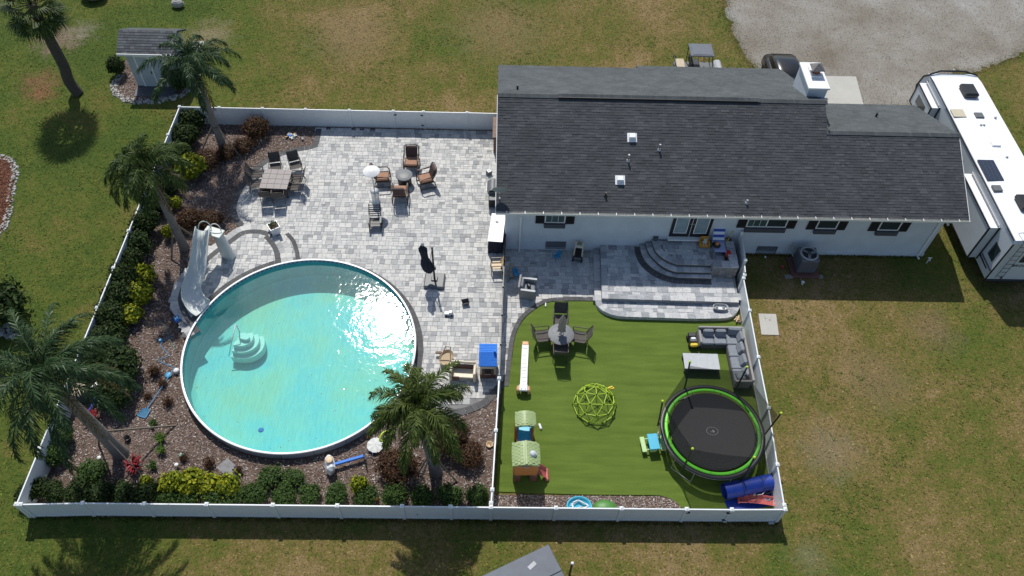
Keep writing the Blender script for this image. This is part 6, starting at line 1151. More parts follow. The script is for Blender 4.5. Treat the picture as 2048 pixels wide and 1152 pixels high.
# ---- blue-roof playhouse and cream play table at the end of the patio
cs = [at(x, y, 1.22) for x, y in ((960, 686), (996, 686), (995, 731), (958, 731))]; ctr = sum(cs, Vector((0, 0, 0)))/4; pw = (cs[1]-cs[0]).length; pd = (cs[0]-cs[3]).length; t = thing('toy_cottage', 'small toy cottage with bright blue tiled roof on the patio', 'playhouse', (ctr.x-.02, ctr.y, PATIO_Z), 0)
MB().box((0, .0, .62), (pw-.10, pd-.12, .95), 0, .02).build('wall', 'cream_plastic', t); MB().box((0, -.005, .16), (pw-.08, pd-.10, .3), 0, .02).build('plinth', 'brown_plastic', t); sl = .20
for s in (-1, 1):
    MB().box((0, s*pd/4, 1.18), (pw, math.hypot(pd/2, sl)+.02, .035), 0, .008, rx=-s*math.atan2(sl, pd/2)).build('roof', 'blue_plastic', t)
    for i in range(5):
        for j in range(6):
            f = (i+.5)/5; MB().box((-pw/2+pw*(j+.5+.25*(i % 2))/6.4, s*pd/2*f, 1.28-sl*f+.025), (pw/6.4-.012, pd/10, .02), 0, .006, rx=-s*(math.atan2(sl, pd/2)+.08)).build('roof_tile', 'blue_plastic', t)
MB().box((pw/2-.10, -.02, 1.36), (.10, .10, .22), 0, .015).build('chimney', 'blue_plastic', t); MB().box((0, -pd/2+.05, .58), (.28, .02, .4), 0, .005).build('window', 'black_plastic', t)
for s in (-1, 1): MB().box((s*.20, -pd/2+.035, .55), (.12, .03, .46), 0, .01).build('shutter', 'brown_plastic', t)
p = at(997, 745, .9); tag(MB().ell((0, 0, 0), .07, 12, 8).build('ball', 'white_plastic', None, (p.x-.02, p.y+.03, .18)), 'small white ball at the end of the black metal fence', 'ball')
p = at(893, 722); t = thing('toy_boat', 'tan wooden rocking boat toy with a handle frame on the patio', 'toy', (p.x, p.y, PATIO_Z), R(-18)); rows = []
for r_, z in ((.55, .03), (.85, .12), (1.0, .26)): rows.append([(.30*r_*math.cos(a_), .42*r_*math.sin(a_), z) for a_ in [2*math.pi*k/28 for k in range(28)]])
MB().grid(rows, True, True).build('hull', 'tan_plastic', t); MB().prism([(.24*math.cos(a_), .34*math.sin(a_)) for a_ in [2*math.pi*k/24 for k in range(24)]], .1, .13).build('deck', 'sand', t)
for s in (-1, 1): MB().tube([(s*.24, -.1, .24), (s*.10, .30, .72)], .028, 6).build('frame_leg', 'tan_plastic', t)
MB().tube([(-.10, .30, .72), (.10, .30, .72)], .028, 6).build('frame_top', 'cream_plastic', t); MB().box((-.42, .15, .2), (.3, .14, .08), .3, .03).build('oar', 'wood_brown', t)
p = at(926, 760); t = thing('play_bench', 'cream and brown plastic toy bench beside the toy cottage', 'bench', (p.x, p.y+.1, PATIO_Z), R(-3))
for s in (-1, 1): MB().box((s*.52, .05, .36), (.12, .62, .7), 0, .04).build('side_panel', 'cream_plastic', t)
MB().box((0, .34, .72), (1.08, .10, .14), 0, .04).build('back_rail', 'cream_plastic', t); MB().box((0, .28, .45), (.92, .06, .36), 0, .03).build('back_panel', 'brown_plastic', t); MB().box((0, .02, .30), (.92, .44, .06), 0, .02).build('seat', 'cream_plastic', t); MB().box((-.3, -.2, .22), (.3, .06, .3), 0, .02).build('front_panel', 'brown_plastic', t)
# ---- fallen toy hoop, disc, ring
a, b = at(662, 934, .15), at(728, 914, .2); t = thing('toy_hoop', 'toppled toy basketball hoop with white base and blue pole', 'toy', (a.x, a.y, MULCH_Z), math.atan2(b.y-a.y, b.x-a.x)); ln = (b-a).length
MB().box((-.02, 0, .32), (.34, .74, .62), 0, .13, ry=.25).build('base', 'white_plastic', t); MB().lathe([(.0, 0), (.15, 0), (.15, .05), (.1, .06), (0, .06)], 18, (.02, .05, .64)).build('base_cap', 'tan_plastic', t); MB().box((ln/2+.08, 0, .26), (ln-.1, .13, .11), 0, .02).build('pole', 'blue_plastic', t); MB().box((ln+.02, 0, .3), (.04, .62, .46), 0, .02).build('backboard', 'box_grey', t); MB().tube([(ln+.2+.16*math.cos(a_), .16*math.sin(a_), .25) for a_ in [2*math.pi*i/18 for i in range(18)]], .016, 6, True).build('rim', 'emblem_navy', t)
p = at(751, 892, .1); t = thing('canvas_disc', 'round white crumpled canvas disc in the mulch', 'canvas', (p.x, p.y, MULCH_Z)); rows = []
for r_ in (.01, .12, .24, .34): rows.append([(r_*math.cos(a_), r_*math.sin(a_), .18-.25*r_**2+.05*math.sin(7*a_)*r_) for a_ in [2*math.pi*k/36 for k in range(36)]])
MB().grid(rows[::-1], True, True).build('cloth', 'canvas_white', t); MB().tube([(.34*math.cos(a_), .34*math.sin(a_), .14) for a_ in [2*math.pi*k/30 for k in range(30)]], .012, 5, True).build('hoop', 'aluminium', t)
p = at(770, 875, .1); t = thing('pool_ring', 'neon yellow ring toy leaning under the short palm', 'toy', (p.x, p.y, MULCH_Z), R(50)); MB().tube([(.24*math.cos(a_), .12*math.sin(a_), .18+.1*math.sin(a_)) for a_ in [2*math.pi*k/24 for k in range(24)]], .045, 8, True).build('ring', 'lime_paint', t); MB().box((0, 0, .14), (.2, .1, .06), 0, .02).build('insert', 'white_plastic', t)
p = at(744, 882); tag(MB().lathe([(0, .0), (.08, .0), (.09, .1), (0, .1)], 12).build('red_cup', 'pink_red', None, (p.x-.15, p.y+.15, MULCH_Z)), 'tiny red cup in the mulch left of the canvas disc', 'cup')
p = at(979, 891); t = thing('clay_saucer', 'small tan bowl in the mulch left of the picket fence', 'bowl', (p.x, p.y, MULCH_Z)); MB().lathe([(0, .02), (.1, .02), (.13, .1), (.15, .1), (.14, .06), (.1, 0)], 20).build('bowl', 'tan_plastic', t)
p = at(752, 1004); t = thing('garden_toy', 'small orange toy between the shrubs of the near fence row', 'toy', (p.x, p.y+.1, MULCH_Z)); MB().ell((0, 0, .16), (.12, .1, .14), 12, 8).build('body', 'gold_plastic', t); MB().ell((.02, -.02, .32), .07, 10, 8).build('head', 'canvas_white', t)
# ---- filter set, skimmer net and odds and ends in the left bed
p = at(166, 800); t = thing('pool_filter', 'grey pool filter drum with beige lid and white pipes', 'pool filter', (p.x, p.y+.1, MULCH_Z)); MB().lathe([(0, 0), (.34, 0), (.36, .1), (.36, .58), (.34, .62)], 30).build('drum', 'tank_grey', t); MB().lathe([(.36, .60), (.37, .64), (.34, .70), (.1, .74), (0, .74)], 30).build('lid', 'lid_beige', t); MB().tube([(.1*math.cos(k), .1*math.sin(k), .75+.01*(k % 3)) for k in range(7)], .02, 5).build('lid_fitting', 'rust', t)
for q in ([(.35, .3, .35), (.6, .42, .4), (.6, .42, .1)], [(.62, .45, .3), (.95, .5, .3), (1.0, .3, .1)], [(1.05, .2, .12), (.75, -.65, .1)], [(.55, .2, .3), (.8, .15, .3)], [(.95, -.35, .1), (1.2, -.38, .1)]): MB().tube(q, .05, 8).build('pipe', 'pipe_white', t)
MB().tube([(.62, .0, .2), (.55, -.5, .12), (.42, -.8, .06)], .045, 8).build('hose', 'hose_blue', t); MB().cyl((.62, .42, .38), (.62, .42, .5), .08, .08, 12).build('valve', 'pipe_white', t)
a, b = at(291, 826), at(352, 742); t = thing('skimmer_net', 'blue pool skimmer net on a long pole in the mulch', 'pool net', (a.x, a.y, MULCH_Z+.03), math.atan2(b.y-a.y, b.x-a.x)); ln = (b-a).length; MB().tube([(.18, 0, .02), (ln+.1, 0, .18)], .02, 7).build('pole', 'net_blue', t); fr = [(-.25, -.16, .03), (-.2, -.2, .03), (.12, -.16, .03), (.18, 0, .03), (.12, .16, .03), (-.2, .2, .03), (-.25, .16, .03)]; MB().tube(fr, .018, 6, True).build('net_frame', 'sky_plastic', t); MB().add([(x, y, z-.01) for x, y, z in fr], [tuple(range(7))]).build('net', 'mesh_blue', t)
p = at(338, 752); t = thing('blue_scoop', 'small flat blue scoop beside the skimmer pole', 'toy', (p.x, p.y, MULCH_Z+.02)); MB().lathe([(0, .02), (.14, .03), (.15, .05), (.14, .06), (0, .04)], 18).build('dish', 'sky_plastic', t)
p = at(350, 745); tag(MB().lathe([(0, 0), (.13, 0), (.14, .14), (.1, .2), (0, .21)], 16).build('skimmer_housing', 'pipe_white', None, (p.x+.1, p.y, MULCH_Z)), 'white pool inlet fitting beside the left pool rim', 'fitting')
a = at(355, 640, PL); t = thing('pool_cleaner', 'blue pool vacuum head lying on the platform edge', 'pool cleaner', (a.x, a.y, PL+.02), R(35)); MB().box((0, 0, .09), (.26, .32, .12), 0, .04).build('head', 'blue_plastic', t); MB().box((0, 0, .16), (.18, .22, .04), 0, .02).build('top', 'sky_plastic', t); MB().tube([(-.1, .55, .45), (0, 0, .16), (.25, -.5, .02)], .016, 6).build('handle', 'black_plastic', t)
for s in (-1, 1): MB().cyl((s*.13, -.12, .05), (s*.17, -.12, .05), .05, .05, 10).build('wheel', 'black_plastic', t)
rn = random.Random(3); pts = [at(x, y) for x, y in ((318, 640), (330, 655), (345, 690), (352, 700))]; tag(MB().tube([(q.x, q.y, MULCH_Z+.03) for q in smoothline(pts, 6)], .014, 5).build('thin_hose', 'hose_green', None), 'thin grey-green hose lying left of the pool', 'hose')
pts = [at(x, y) for x, y in ((345, 672), (322, 690), (338, 712), (318, 722), (345, 735))]; tag(MB().tube([(q.x, q.y, MULCH_Z+.03) for q in smoothline(pts, 6)], .016, 5).build('garden_line', 'net_blue', None), 'tangled pale blue line in the mulch left of the pool', 'line')
p = at(322, 683); tag(MB().box((0, 0, .06), (.14, .16, .12), .4, .03).build('blue_block', 'sky_plastic', None, (p.x, p.y, MULCH_Z)), 'small blue block in the mulch above the cord', 'block')
cs = ats([(432, 935), (455, 916), (487, 946), (462, 960)], .06); t = MB().prism(cs, .035, .065).build('grey_board', 'grey_board'); tag(t, 'flat grey board lying behind the yellow-green clump', 'board')
p = at(364, 912, .1); tag(MB().ell((0, 0, .11), .11, 16, 10).build('mint_ball', 'ball_mint', None, (p.x, p.y, MULCH_Z)), 'small mint green ball in the mulch in front of the pool', 'ball')
p = at(257, 880); tag(MB().lathe([(.0, .02), (.1, .02), (.12, .18), (.135, .18), (.11, 0)], 16).build('black_pot', 'black_plastic', None, (p.x, p.y, MULCH_Z)), 'small black pot between the stakes of the big palm', 'pot')
for q, l in (((202, 920), 'white round garden lamp below the big palm trunk'), ((356, 934), 'white round garden lamp left of the yellow-green clump')):
    p = at(*q); t = thing('garden_lamp', l, 'lamp', (p.x, p.y, MULCH_Z), 0, 'small white lamps in the mulch'); MB().cyl((0, 0, 0), (0, 0, .18), .015, .015, 6).build('stake', 'black_plastic', t); MB().lathe([(0, .22), (.08, .21), (.09, .18), (.03, .17)], 14).build('cap', 'white_plastic', t)
p = at(590, 275); t = thing('rubbish_heap', 'small heap of pale rubbish on the mulch by the far fence', 'rubbish', (p.x, p.y, MULCH_Z))
for k in range(12): MB().box((random.gauss(0, .25), random.gauss(0, .15), .06+.02*(k % 4)), (random.uniform(.1, .3), random.uniform(.08, .2), .04), random.uniform(0, 3), .01, rx=random.uniform(-.5, .5), ry=random.uniform(-.5, .5)).build('scrap', ['tarp_grey', 'canvas_white', 'tan_plastic', 'blue_plastic'][k % 4 if k % 4 < 3 or k == 3 else 0], t)
# ---- pool slide: moulded chute and ladder tower
t = thing('pool_slide', 'tall pale grey-green curved pool slide over the left rim', 'pool slide'); mk('slide_shell', (.58, .615, .58), .5, .08, 3)
ctl = [(409, 462, 2.02), (406, 480, 1.92), (402, 510, 1.55), (397, 545, 1.12), (387, 574, .84), (386, 594, .70), (396, 612, .60), (407, 620, .54)]; path = smoothline([at(*q) for q in ctl], 5); rows = []
for i, q in enumerate(path):
    tg = (path[min(i+1, len(path)-1)]-path[max(i-1, 0)]); tg.z = 0; tg.normalize(); n_ = Vector((-tg.y, tg.x, 0)); f = i/(len(path)-1); wd = .32+.17*f; hs = .30*(1-.45*f)
    rows.append([q+n_*(wd*math.sin(a_))*1.0+Vector((0, 0, hs*(1-math.cos(a_))*.95)) for a_ in [R(-98+196*k/10) for k in range(11)]])
sd2 = MB().grid(rows); sd2.grid([[p_+Vector((0, 0, -.035)) for p_ in r_[::-1]] for r_ in rows]); sd2.build('chute', 'slide_shell', t)
for k in (0, 10): MB().tube([r_[k] for r_ in rows], .03, 6).build('chute_rim', 'slide_shell', t)
b = at(458, 513, PL); tp_ = at(434, 466, 1.95); hx = Vector((tp_.x, tp_.y, 0)); ax = R(-22); tw_ = MB(); rows = []
for s, ww, dd in ((0, .62, .34), (.35, .58, .28), (.7, .52, .24), (1, .46, .22)):
    c = Vector((b.x, b.y, PL)).lerp(tp_, s); rows.append([c+Vector((math.cos(ax)*u*ww/2-math.sin(ax)*v*dd/2, math.sin(ax)*u*ww/2+math.cos(ax)*v*dd/2, 0)) for u, v in ((-1, -1), (0, -1.12), (1, -1), (1, 1), (0, 1.12), (-1, 1))])
tw_.grid(rows, True, True); tw_.build('ladder_tower', 'slide_shell', t); pl_ = at(420, 462, 1.95); o = MB().box(((tp_.x+pl_.x)/2, (tp_.y+pl_.y)/2, 1.95), ((tp_-pl_).length+.55, .52, .06), math.atan2(tp_.y-pl_.y, tp_.x-pl_.x), .02).build('top_platform', 'slide_shell', t)
for (px, py), rr_ in (((410, 458), .30), ((431, 463), .27)):
    c = at(px, py, 2.0); MB().tube([(c.x+rr_*math.cos(a_), c.y+.10*math.sin(a_*2)*0+.16*math.sin(a_), 2.02+.34*math.sin(a_)) for a_ in [math.pi*i/12 for i in range(13)]], .026, 7).build('hand_loop', 'slide_shell', t)
leg = at(390, 590, .5); MB().cyl((leg.x, leg.y, PL), (leg.x, leg.y, .66), .06, .06, 10).build('support_leg', 'slide_shell', t)
# ================================================================ beyond the fence
# ---- fifth-wheel trailer
X0r, X1r, Y0r, Y1r, ZR = 23.86, 26.50, 23.60, 36.30, 3.42
t = thing('travel_trailer', 'long white travel trailer parked at the right end of the house', 'trailer', ((X0r+X1r)/2, Y0r, 0)); W_, L_ = X1r-X0r, Y1r-Y0r; h2 = W_/2
prof = [(0, .62), (0, 3.28), (.08, 3.38), (.3, ZR), (L_-1.2, ZR), (L_-.35, 3.33), (L_, 2.85), (L_+.15, 2.1), (L_-.25, 1.75), (L_-2.4, 1.6), (L_-2.6, .62)]
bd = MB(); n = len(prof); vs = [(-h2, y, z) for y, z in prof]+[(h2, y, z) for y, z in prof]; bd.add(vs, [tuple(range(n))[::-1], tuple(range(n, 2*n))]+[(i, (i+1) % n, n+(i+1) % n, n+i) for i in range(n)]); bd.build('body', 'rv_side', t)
rows = [[(h2*u, y, ZR+.012+.05*(1-u*u)-(.0 if y < L_-1.1 else .06)) for u in (-1, -.5, 0, .5, 1)] for y in (.03, 3, 6, 9, L_-1.2, L_-.7)]; MB().grid(rows[::-1]).build('roof', 'rv_white', t)
for s in (-1, 1): MB().box((s*(h2+.012), L_/2-.3, 3.36), (.03, L_-.8, .05)).build('roof_trim', 'decal_black', t); MB().box((s*(h2-.01), 0, 1.9), (.05, .05, 2.6)).build('corner_trim', 'decal_black', t)
MB().tube([(-h2, L_-.55, 3.42), (-h2*.5, L_-.30, 3.47), (h2*.5, L_-.30, 3.47), (h2, L_-.55, 3.42)], .05, 6).build('front_cap_trim', 'decal_black', t); MB().tube([(-h2-.01, L_-.55, 3.38), (-h2-.01, L_-.1, 2.95), (-h2-.01, L_+.10, 2.2), (-h2-.01, L_-.2, 1.78)], .05, 6).build('front_edge_trim', 'decal_black', t)
# striping decals on the near side
for ya, yb2, za, zb2, hh in ((.4, 3.0, .95, 1.0, .18), (3.2, 7.5, 1.0, 1.35, .22), (L_-2.3, L_-.5, 2.2, 2.9, .22), (L_-3.2, L_-1.4, 1.8, 2.5, .15)): MB().add([(-h2-.006, ya, za), (-h2-.006, yb2, zb2), (-h2-.006, yb2-.2, zb2+hh), (-h2-.006, ya-.1, za+hh*.5)], [(3, 2, 1, 0)]).build('side_decal', 'decal_black', t)
def slideout(ya, yb2, z0, z1, d, nm):
    o = MB().box((-h2-d/2, (ya+yb2)/2, (z0+z1)/2), (d, yb2-ya, z1-z0)).build(nm, 'rv_side', t); x = -h2-d
    MB().box((-h2-d/2, (ya+yb2)/2, z1+.012), (d+.02, yb2-ya+.02, .02)).build('slide_roof', 'rv_white', o); fr = MB()
    for y in (ya, yb2): fr.box((x-.004, y, (z0+z1)/2), (.06, .06, z1-z0+.06)); fr.box((-h2-.035, y+(-.02 if y == ya else .02), (z0+z1)/2), (.06, .05, z1-z0+.1))
    for z in (z0, z1): fr.box((x-.006, (ya+yb2)/2, z), (.055, yb2-ya, .05))
    fr.build('slide_trim', 'decal_black', o); MB().cyl((-h2-.10, ya, z1+.14), (-h2-.10, yb2, z1+.14), .045, .045, 8).build('topper_roller', 'light_grey', o); return o
o = slideout(1.25, 4.85, .78, 2.93, .50, 'slide_out'); o2 = slideout(L_-2.85, L_-.75, 1.75, 2.95, .48, 'slide_out'); MB().box((-h2-.49, L_-1.8, 2.35), (.02, 1.1, .5), 0, .01).build('window', 'glass_dark', o2)
rw = MB().box((-h2-.012, .62, 1.95), (.03, .55, .85), 0, .01).build('window', 'glass_dark', t); MB().box((-h2-.02, .6, 1.2), (.05, 1.1, .06)).build('side_rail', 'vent_grey', t)
for y in (6.2, 7.2): MB().box((-h2-.012, y, 2.45), (.03, .5, .6), 0, .01).build('window', 'glass_dark', t)
rear = MB().box((.35, -.012, 2.25), (1.5, .03, .62), 0, .01).build('rear_window', 'glass_dark', t)
for y in (4.4, 5.4):
    for s in (-1, 1): MB().cyl((s*(h2-.32), y, .36), (s*(h2-.02), y, .36), .36, .36, 24).build('wheel', 'dark_rubber', t); MB().cyl((s*(h2-.03), y, .36), (s*(h2-.0), y, .36), .2, .2, 16).build('hub', 'aluminium', t)
MB().box((0, L_/2-1.2, .55), (W_-.3, L_-2.6, .12)).build('chassis', 'black_metal', t); MB().box((0, -.03, .58), (W_, .14, .14), 0, .02).build('bumper', 'black_metal', t)
for yy in (5.6, 3.9): MB().tube([(-h2-.03, yy+.5*math.cos(a_), .58+.3*math.sin(a_)) for a_ in [math.pi*i/10 for i in range(11)]], .035, 6).build('wheel_arch', 'decal_black', t)
ac = lambda x, y, nm='air_conditioner': MB().box((x, y, ZR+.20), (.78, 1.0, .28), 0, .09).build(nm, 'black_plastic', t)
def rvl(px, py, z=3.5): p = at(px, py, z); return p.x-(X0r+X1r)/2, p.y-Y0r
x, y = rvl(1938, 182, 3.6); ac(x, y); x, y = rvl(2052, 406, 3.6); ac(x, y); x, y = rvl(1917, 226); MB().box((x, y, ZR+.07), (.68, .62, .05), 0, .015).build('skylight', 'skylight', t)
for q, s in (((1958, 231), (.44, .40)), ((1994, 377), (.44, .40))): x, y = rvl(*q); MB().box((x, y, ZR+.09), (*s, .09), 0, .02).build('roof_hatch', 'grey_plastic', t)
x, y = rvl(1991, 288); MB().box((x, y, ZR+.09), (.44, .38, .1), 0, .03).build('roof_hatch', 'rv_white', t); x, y = rvl(1981, 340); so = MB().box((x, y, ZR+.08), (.82, 1.42, .035), 0, .005).build('solar_panel', 'solar', t)
for k in range(1, 4): MB().box((x-.41+.82*k/4, y, ZR+.0985), (.006, 1.4, .003)).build('panel_line', 'vent_grey', so)
for q in ((1968, 250), (1962, 250), (2014, 314), (1991, 235), (1908, 140)): x, y = rvl(*q); MB().lathe([(0, .12), (.06, .11), (.07, .05), (.05, .03)], 12, (x, y, ZR)).build('roof_fitting', 'light_grey', t)
ld = thing('x', None, None); bpy.data.objects.remove(ld); lx = -h2+.28
for dx in (0, .34): MB().tube([(lx+dx, .45, ZR+.06), (lx+dx, .25, ZR+.32), (lx+dx, .02, ZR+.30), (lx+dx, -.14, ZR), (lx+dx, -.14, .9)], .014, 6).build('ladder_rail', 'black_metal', t)
for k in range(8): MB().tube([(lx, -.14, 1.05+.3*k), (lx+.34, -.14, 1.05+.3*k)], .013, 6).build('ladder_rung', 'black_metal', t)
cu = bpy.data.curves.new('brand', 'FONT'); cu.body = 'BROOKS'; cu.size = .23; cu.shear = .25; cu.extrude = .004; cu.space_character = 1.1; tmp = bpy.data.objects.new('brand', cu); COL.objects.link(tmp); dg = bpy.context.evaluated_depsgraph_get(); me = bpy.data.meshes.new_from_object(tmp.evaluated_get(dg)); bpy.data.objects.remove(tmp); me.materials.clear(); me.materials.append(MAT['decal_black']); o = obj('lettering', me, t, (-.58, -.012, 1.62)); o.rotation_euler = (R(90), 0, 0)
MB().ell((-.62, -.03, .78), (.06, .04, .06), 10, 8).build('tail_lamp', 'black_plastic', t)
# ---- black car and golf cart behind the house
p = at(1572, 118, 1.5); t = thing('parked_car', 'black car parked behind the house on the gravel', 'car', (p.x+.02, p.y-1.0, 0), R(180)); t.scale = (1.1, 1, 1.05)

def loft(secs, mat, nm, par, n=16):
    rows = []
    for (y, w_, z0, z1, pw) in secs:
        r_ = []
        for k in range(n+1): a_ = math.pi*k/n; cx = math.cos(a_); sx = math.sin(a_); r_.append((w_/2*math.copysign(abs(cx)**pw, cx), y, z0+(z1-z0)*sx**pw))
        rows.append(r_)
    return MB().grid(rows).build(nm, mat, par)
bdy = loft([(-2.3, 1.5, .35, .55, .5), (-2.25, 1.72, .3, .92, .4), (-1.4, 1.82, .28, 1.02, .35), (0, 1.86, .28, 1.02, .35), (1.4, 1.82, .28, 1.0, .35), (2.2, 1.7, .3, .88, .4), (2.35, 1.45, .38, .55, .5)], 'car_black', 'body', t); loft([(-2.0, 1.2, .9, .98, .5), (-1.5, 1.42, .9, 1.38, .42), (-.8, 1.46, .9, 1.52, .4), (.1, 1.44, .9, 1.52, .4), (.6, 1.38, .9, 1.36, .42), (1.25, 1.2, .9, .98, .5)], 'car_black', 'cabin', t)
MB().grid([[(-.58, -1.62, 1.345), (.58, -1.62, 1.345)], [(-.52, -2.02, 1.0), (.52, -2.02, 1.0)]]).build('rear_window', 'glass_dark', t); MB().grid([[(-.55, 1.22, 1.03), (.55, 1.22, 1.03)], [(-.56, .62, 1.375), (.56, .62, 1.375)]]).build('windscreen', 'glass_dark', t)
for s in (-1, 1):
    for y in (-1.4, 1.4): MB().cyl((s*.72, y, .33), (s*.94, y, .33), .33, .33, 20).build('wheel', 'dark_rubber', t)
    MB().box((s*.6, 2.26, .72), (.34, .1, .12), 0, .04).build('headlight', 'glass_pale', t); MB().box((s*.6, -2.26, .78), (.34, .06, .12), 0, .03).build('tail_lamp', 'bright_red', t); MB().box((s*1.0, .75, 1.0), (.18, .1, .12), 0, .04).build('mirror', 'car_black', t)
p = at(1403, 100, 1.85); t = thing('golf_cart', 'golf cart with dark roof parked behind the house', 'golf cart', (p.x, p.y, 0), R(90)); MB().box((0, 0, 1.83), (1.12, 1.28, .09), 0, .04).build('roof', 'cover_grey', t); MB().box((0, 0, 1.88), (.92, 1.05, .03), 0, .012).build('roof_panel', 'cover_grey', t); t.scale = (1.12, 1.1, 1); MB().box((0, .1, .45), (1.1, 2.3, .3), 0, .08).build('chassis', 'grey_plastic', t); MB().box((0, -1.15, .62), (1.1, .4, .4), 0, .1).build('front_cowl', 'light_grey', t); MB().box((0, .15, .78), (.98, .5, .16), 0, .05).build('seat', 'black_plastic', t); MB().box((0, .42, 1.02), (.98, .14, .42), 0, .05).build('seat_back', 'black_plastic', t); MB().box((0, .95, .78), (.98, .5, .14), 0, .05).build('rear_seat', 'seat_tan', t)
for s in (-1, 1):
    MB().tube([(s*.5, -.75, .6), (s*.5, -.55, 1.8)], .025, 6).build('roof_post', 'black_metal', t); MB().tube([(s*.5, .55, .6), (s*.5, .58, 1.8)], .025, 6).build('roof_post', 'black_metal', t); MB().tube([(s*.5, .95, .6), (s*.5, 1.3, 1.1), (s*.5, 1.3, .8)], .022, 6).build('grab_rail', 'black_metal', t)
    for y in (-.85, .8): MB().cyl((s*.42, y, .24), (s*.58, y, .24), .24, .24, 16).build('wheel', 'dark_rubber', t)
MB().tube([(.2+.16*math.cos(a_), -.35, 1.0+.16*math.sin(a_)) for a_ in [2*math.pi*i/16 for i in range(16)]], .015, 5, True).build('steering_wheel', 'black_plastic', t); MB().tube([(-.5, 1.3, 1.1), (.5, 1.3, 1.1)], .022, 6).build('grab_rail', 'black_metal', t)
# ---- garden shed
a, b = at(276, 172), at(327, 172); x0, y0 = a.x, a.y; x1 = x0+2.7; y1 = y0+1.9; t = thing('garden_shed', 'small pale blue-grey shed with shingle roof behind the corner palm', 'shed'); mk('shed_paint', (.42, .47, .50), .7, .12, 3); MB().box(((x0+x1)/2, (y0+y1)/2, 1.2), (x1-x0, y1-y0, 2.4)).build('wall', 'shed_paint', t)
ov = .28; ry_, rz2 = (y0+y1)/2, 3.15
MB().add([(x0, y0, 2.4), (x0, y1, 2.4), (x0, ry_, rz2-.15), (x1, y0, 2.4), (x1, y1, 2.4), (x1, ry_, rz2-.15)], [(0, 1, 2), (3, 5, 4)]).build('gable', 'shed_paint', t)
house_keep = house
for sg, mt_ in ((-1, 'shingle_shed'), (1, 'shingle_back')):
    if mt_ not in MAT: mk_rand('shingle_shed', [(0, (.085, .09, .10)), (1, (.15, .155, .165))], .9, .3, 2, .5, 120)
    ye = (y0-ov) if sg < 0 else (y1+ov); ze = 2.42; dk = MB(); c = [(x0-ov, ye, ze), (x1+ov, ye, ze), (x1+ov, ry_, rz2), (x0-ov, ry_, rz2)]; dk.add(c+[(q[0], q[1], q[2]-.08) for q in c], [(0, 1, 2, 3) if sg < 0 else (3, 2, 1, 0), (0, 4, 5, 1), (4, 7, 6, 5), (1, 5, 6, 2), (0, 3, 7, 4)]); ro = dk.build('roof', mt_, t); Ls = math.hypot(ry_-ye, rz2-ze); k = 0
    while k*.16 < Ls-.05:
        xx = x0-ov
        while xx < x1+ov-.06:
            l = min(random.choice((.25, .33, .4)), x1+ov-xx); f0, f1 = k*.16/Ls, min(1, (k*.16+.2)/Ls); yy0, yy1 = ye+(ry_-ye)*f0, ye+(ry_-ye)*f1; zz0, zz1 = ze+(rz2-ze)*f0, ze+(rz2-ze)*f1
            v_ = [(xx+.004, yy0, zz0+.026), (xx+l-.004, yy0, zz0+.026), (xx+l-.004, yy1, zz1+.006), (xx+.004, yy1, zz1+.006), (xx+.004, yy0, zz0), (xx+l-.004, yy0, zz0)]; MB().add(v_, [(0, 1, 2, 3) if sg < 0 else (3, 2, 1, 0), (4, 5, 1, 0)]).build('shingle', mt_, ro); xx += l
        k += 1
MB().box(((x0+x1)/2, y0-ov-.02, 2.38), (x1-x0+2*ov, .04, .14)).build('fascia', 'trim_white', t); dr = MB().box((x0+1.25, y0-.02, 1.08), (1.5, .05, 2.1)).build('door', 'shed_paint', t); fr = MB()
for xx in (x0+.48, x0+1.25, x0+2.02): fr.box((xx, y0-.045, 1.08), (.08, .04, 2.14))
fr.box((x0+1.25, y0-.046, 2.12), (1.6, .04, .09)); fr.build('door_trim', 'trim_white', t); MB().box((x0+1.15, y0-.08, 1.05), (.03, .06, .14)).build('door_handle', 'black_metal', dr); rmp = MB().prism([(x0+.0, y0-.06), (x0+2.4, y0-.06), (x0+2.3, y0-.95), (x0+.05, y0-.95)], .0, .05).build('ramp', 'box_grey', t)
# ---- air conditioner by the wall, tap, utility odds
p = at(1606, 541); t = thing('air_conditioner', 'grey outdoor air conditioner against the shaded house wall', 'air conditioner', (p.x, p.y+.12, 0)); t.scale = (1.12, 1.12, 1.1); MB().box((0, 0, .06), (1.25, 1.15, .12), 0, .02).build('pad', 'brown_plastic', t); MB().box((0, .05, .55), (.80, .80, .86), 0, .04).build('cabinet', 'vent_grey', t)
for k in range(12): MB().box((0, .05, .2+.06*k), (.82, .82, .018)).build('louvre', 'vent_grey', t)
MB().lathe([(.40, 1.0), (.37, 1.04), (.33, 1.04), (.32, .99)], 32, (0, .05, 0)).build('fan_ring', 'light_grey', t); MB().lathe([(0, .985), (.32, .985)], 28, (0, .05, 0), False).build('fan_well', 'black_plastic', t); gd = MB()
for k in range(10): a_ = math.pi*k/10; gd.tube([(.34*math.cos(a_), .05+.34*math.sin(a_), 1.035), (-.34*math.cos(a_), .05-.34*math.sin(a_), 1.035)], .006, 4)
gd.build('fan_guard', 'grey_plastic', t)
for k in range(3): a_ = R(20+120*k); MB().box((.16*math.cos(a_), .05+.16*math.sin(a_), 1.005), (.26, .12, .01), a_, rx=.2).build('fan_blade', 'light_grey', t)
MB().tube([(-.5, .3, .5), (-.55, .6, .5), (-.5, .7, .9)], .03, 6).build('line_set', 'light_grey', t)
for s in (-.5, .5): p2 = at(1606+s*60, 553); tag(MB().box((0, 0, .05), (.4, .2, .1), 0, .01).build('concrete_block', 'concrete', None, (p2.x, p2.y-.05, 0)), ('left' if s < 0 else 'right')+' concrete block in front of the air conditioner pad', 'block')
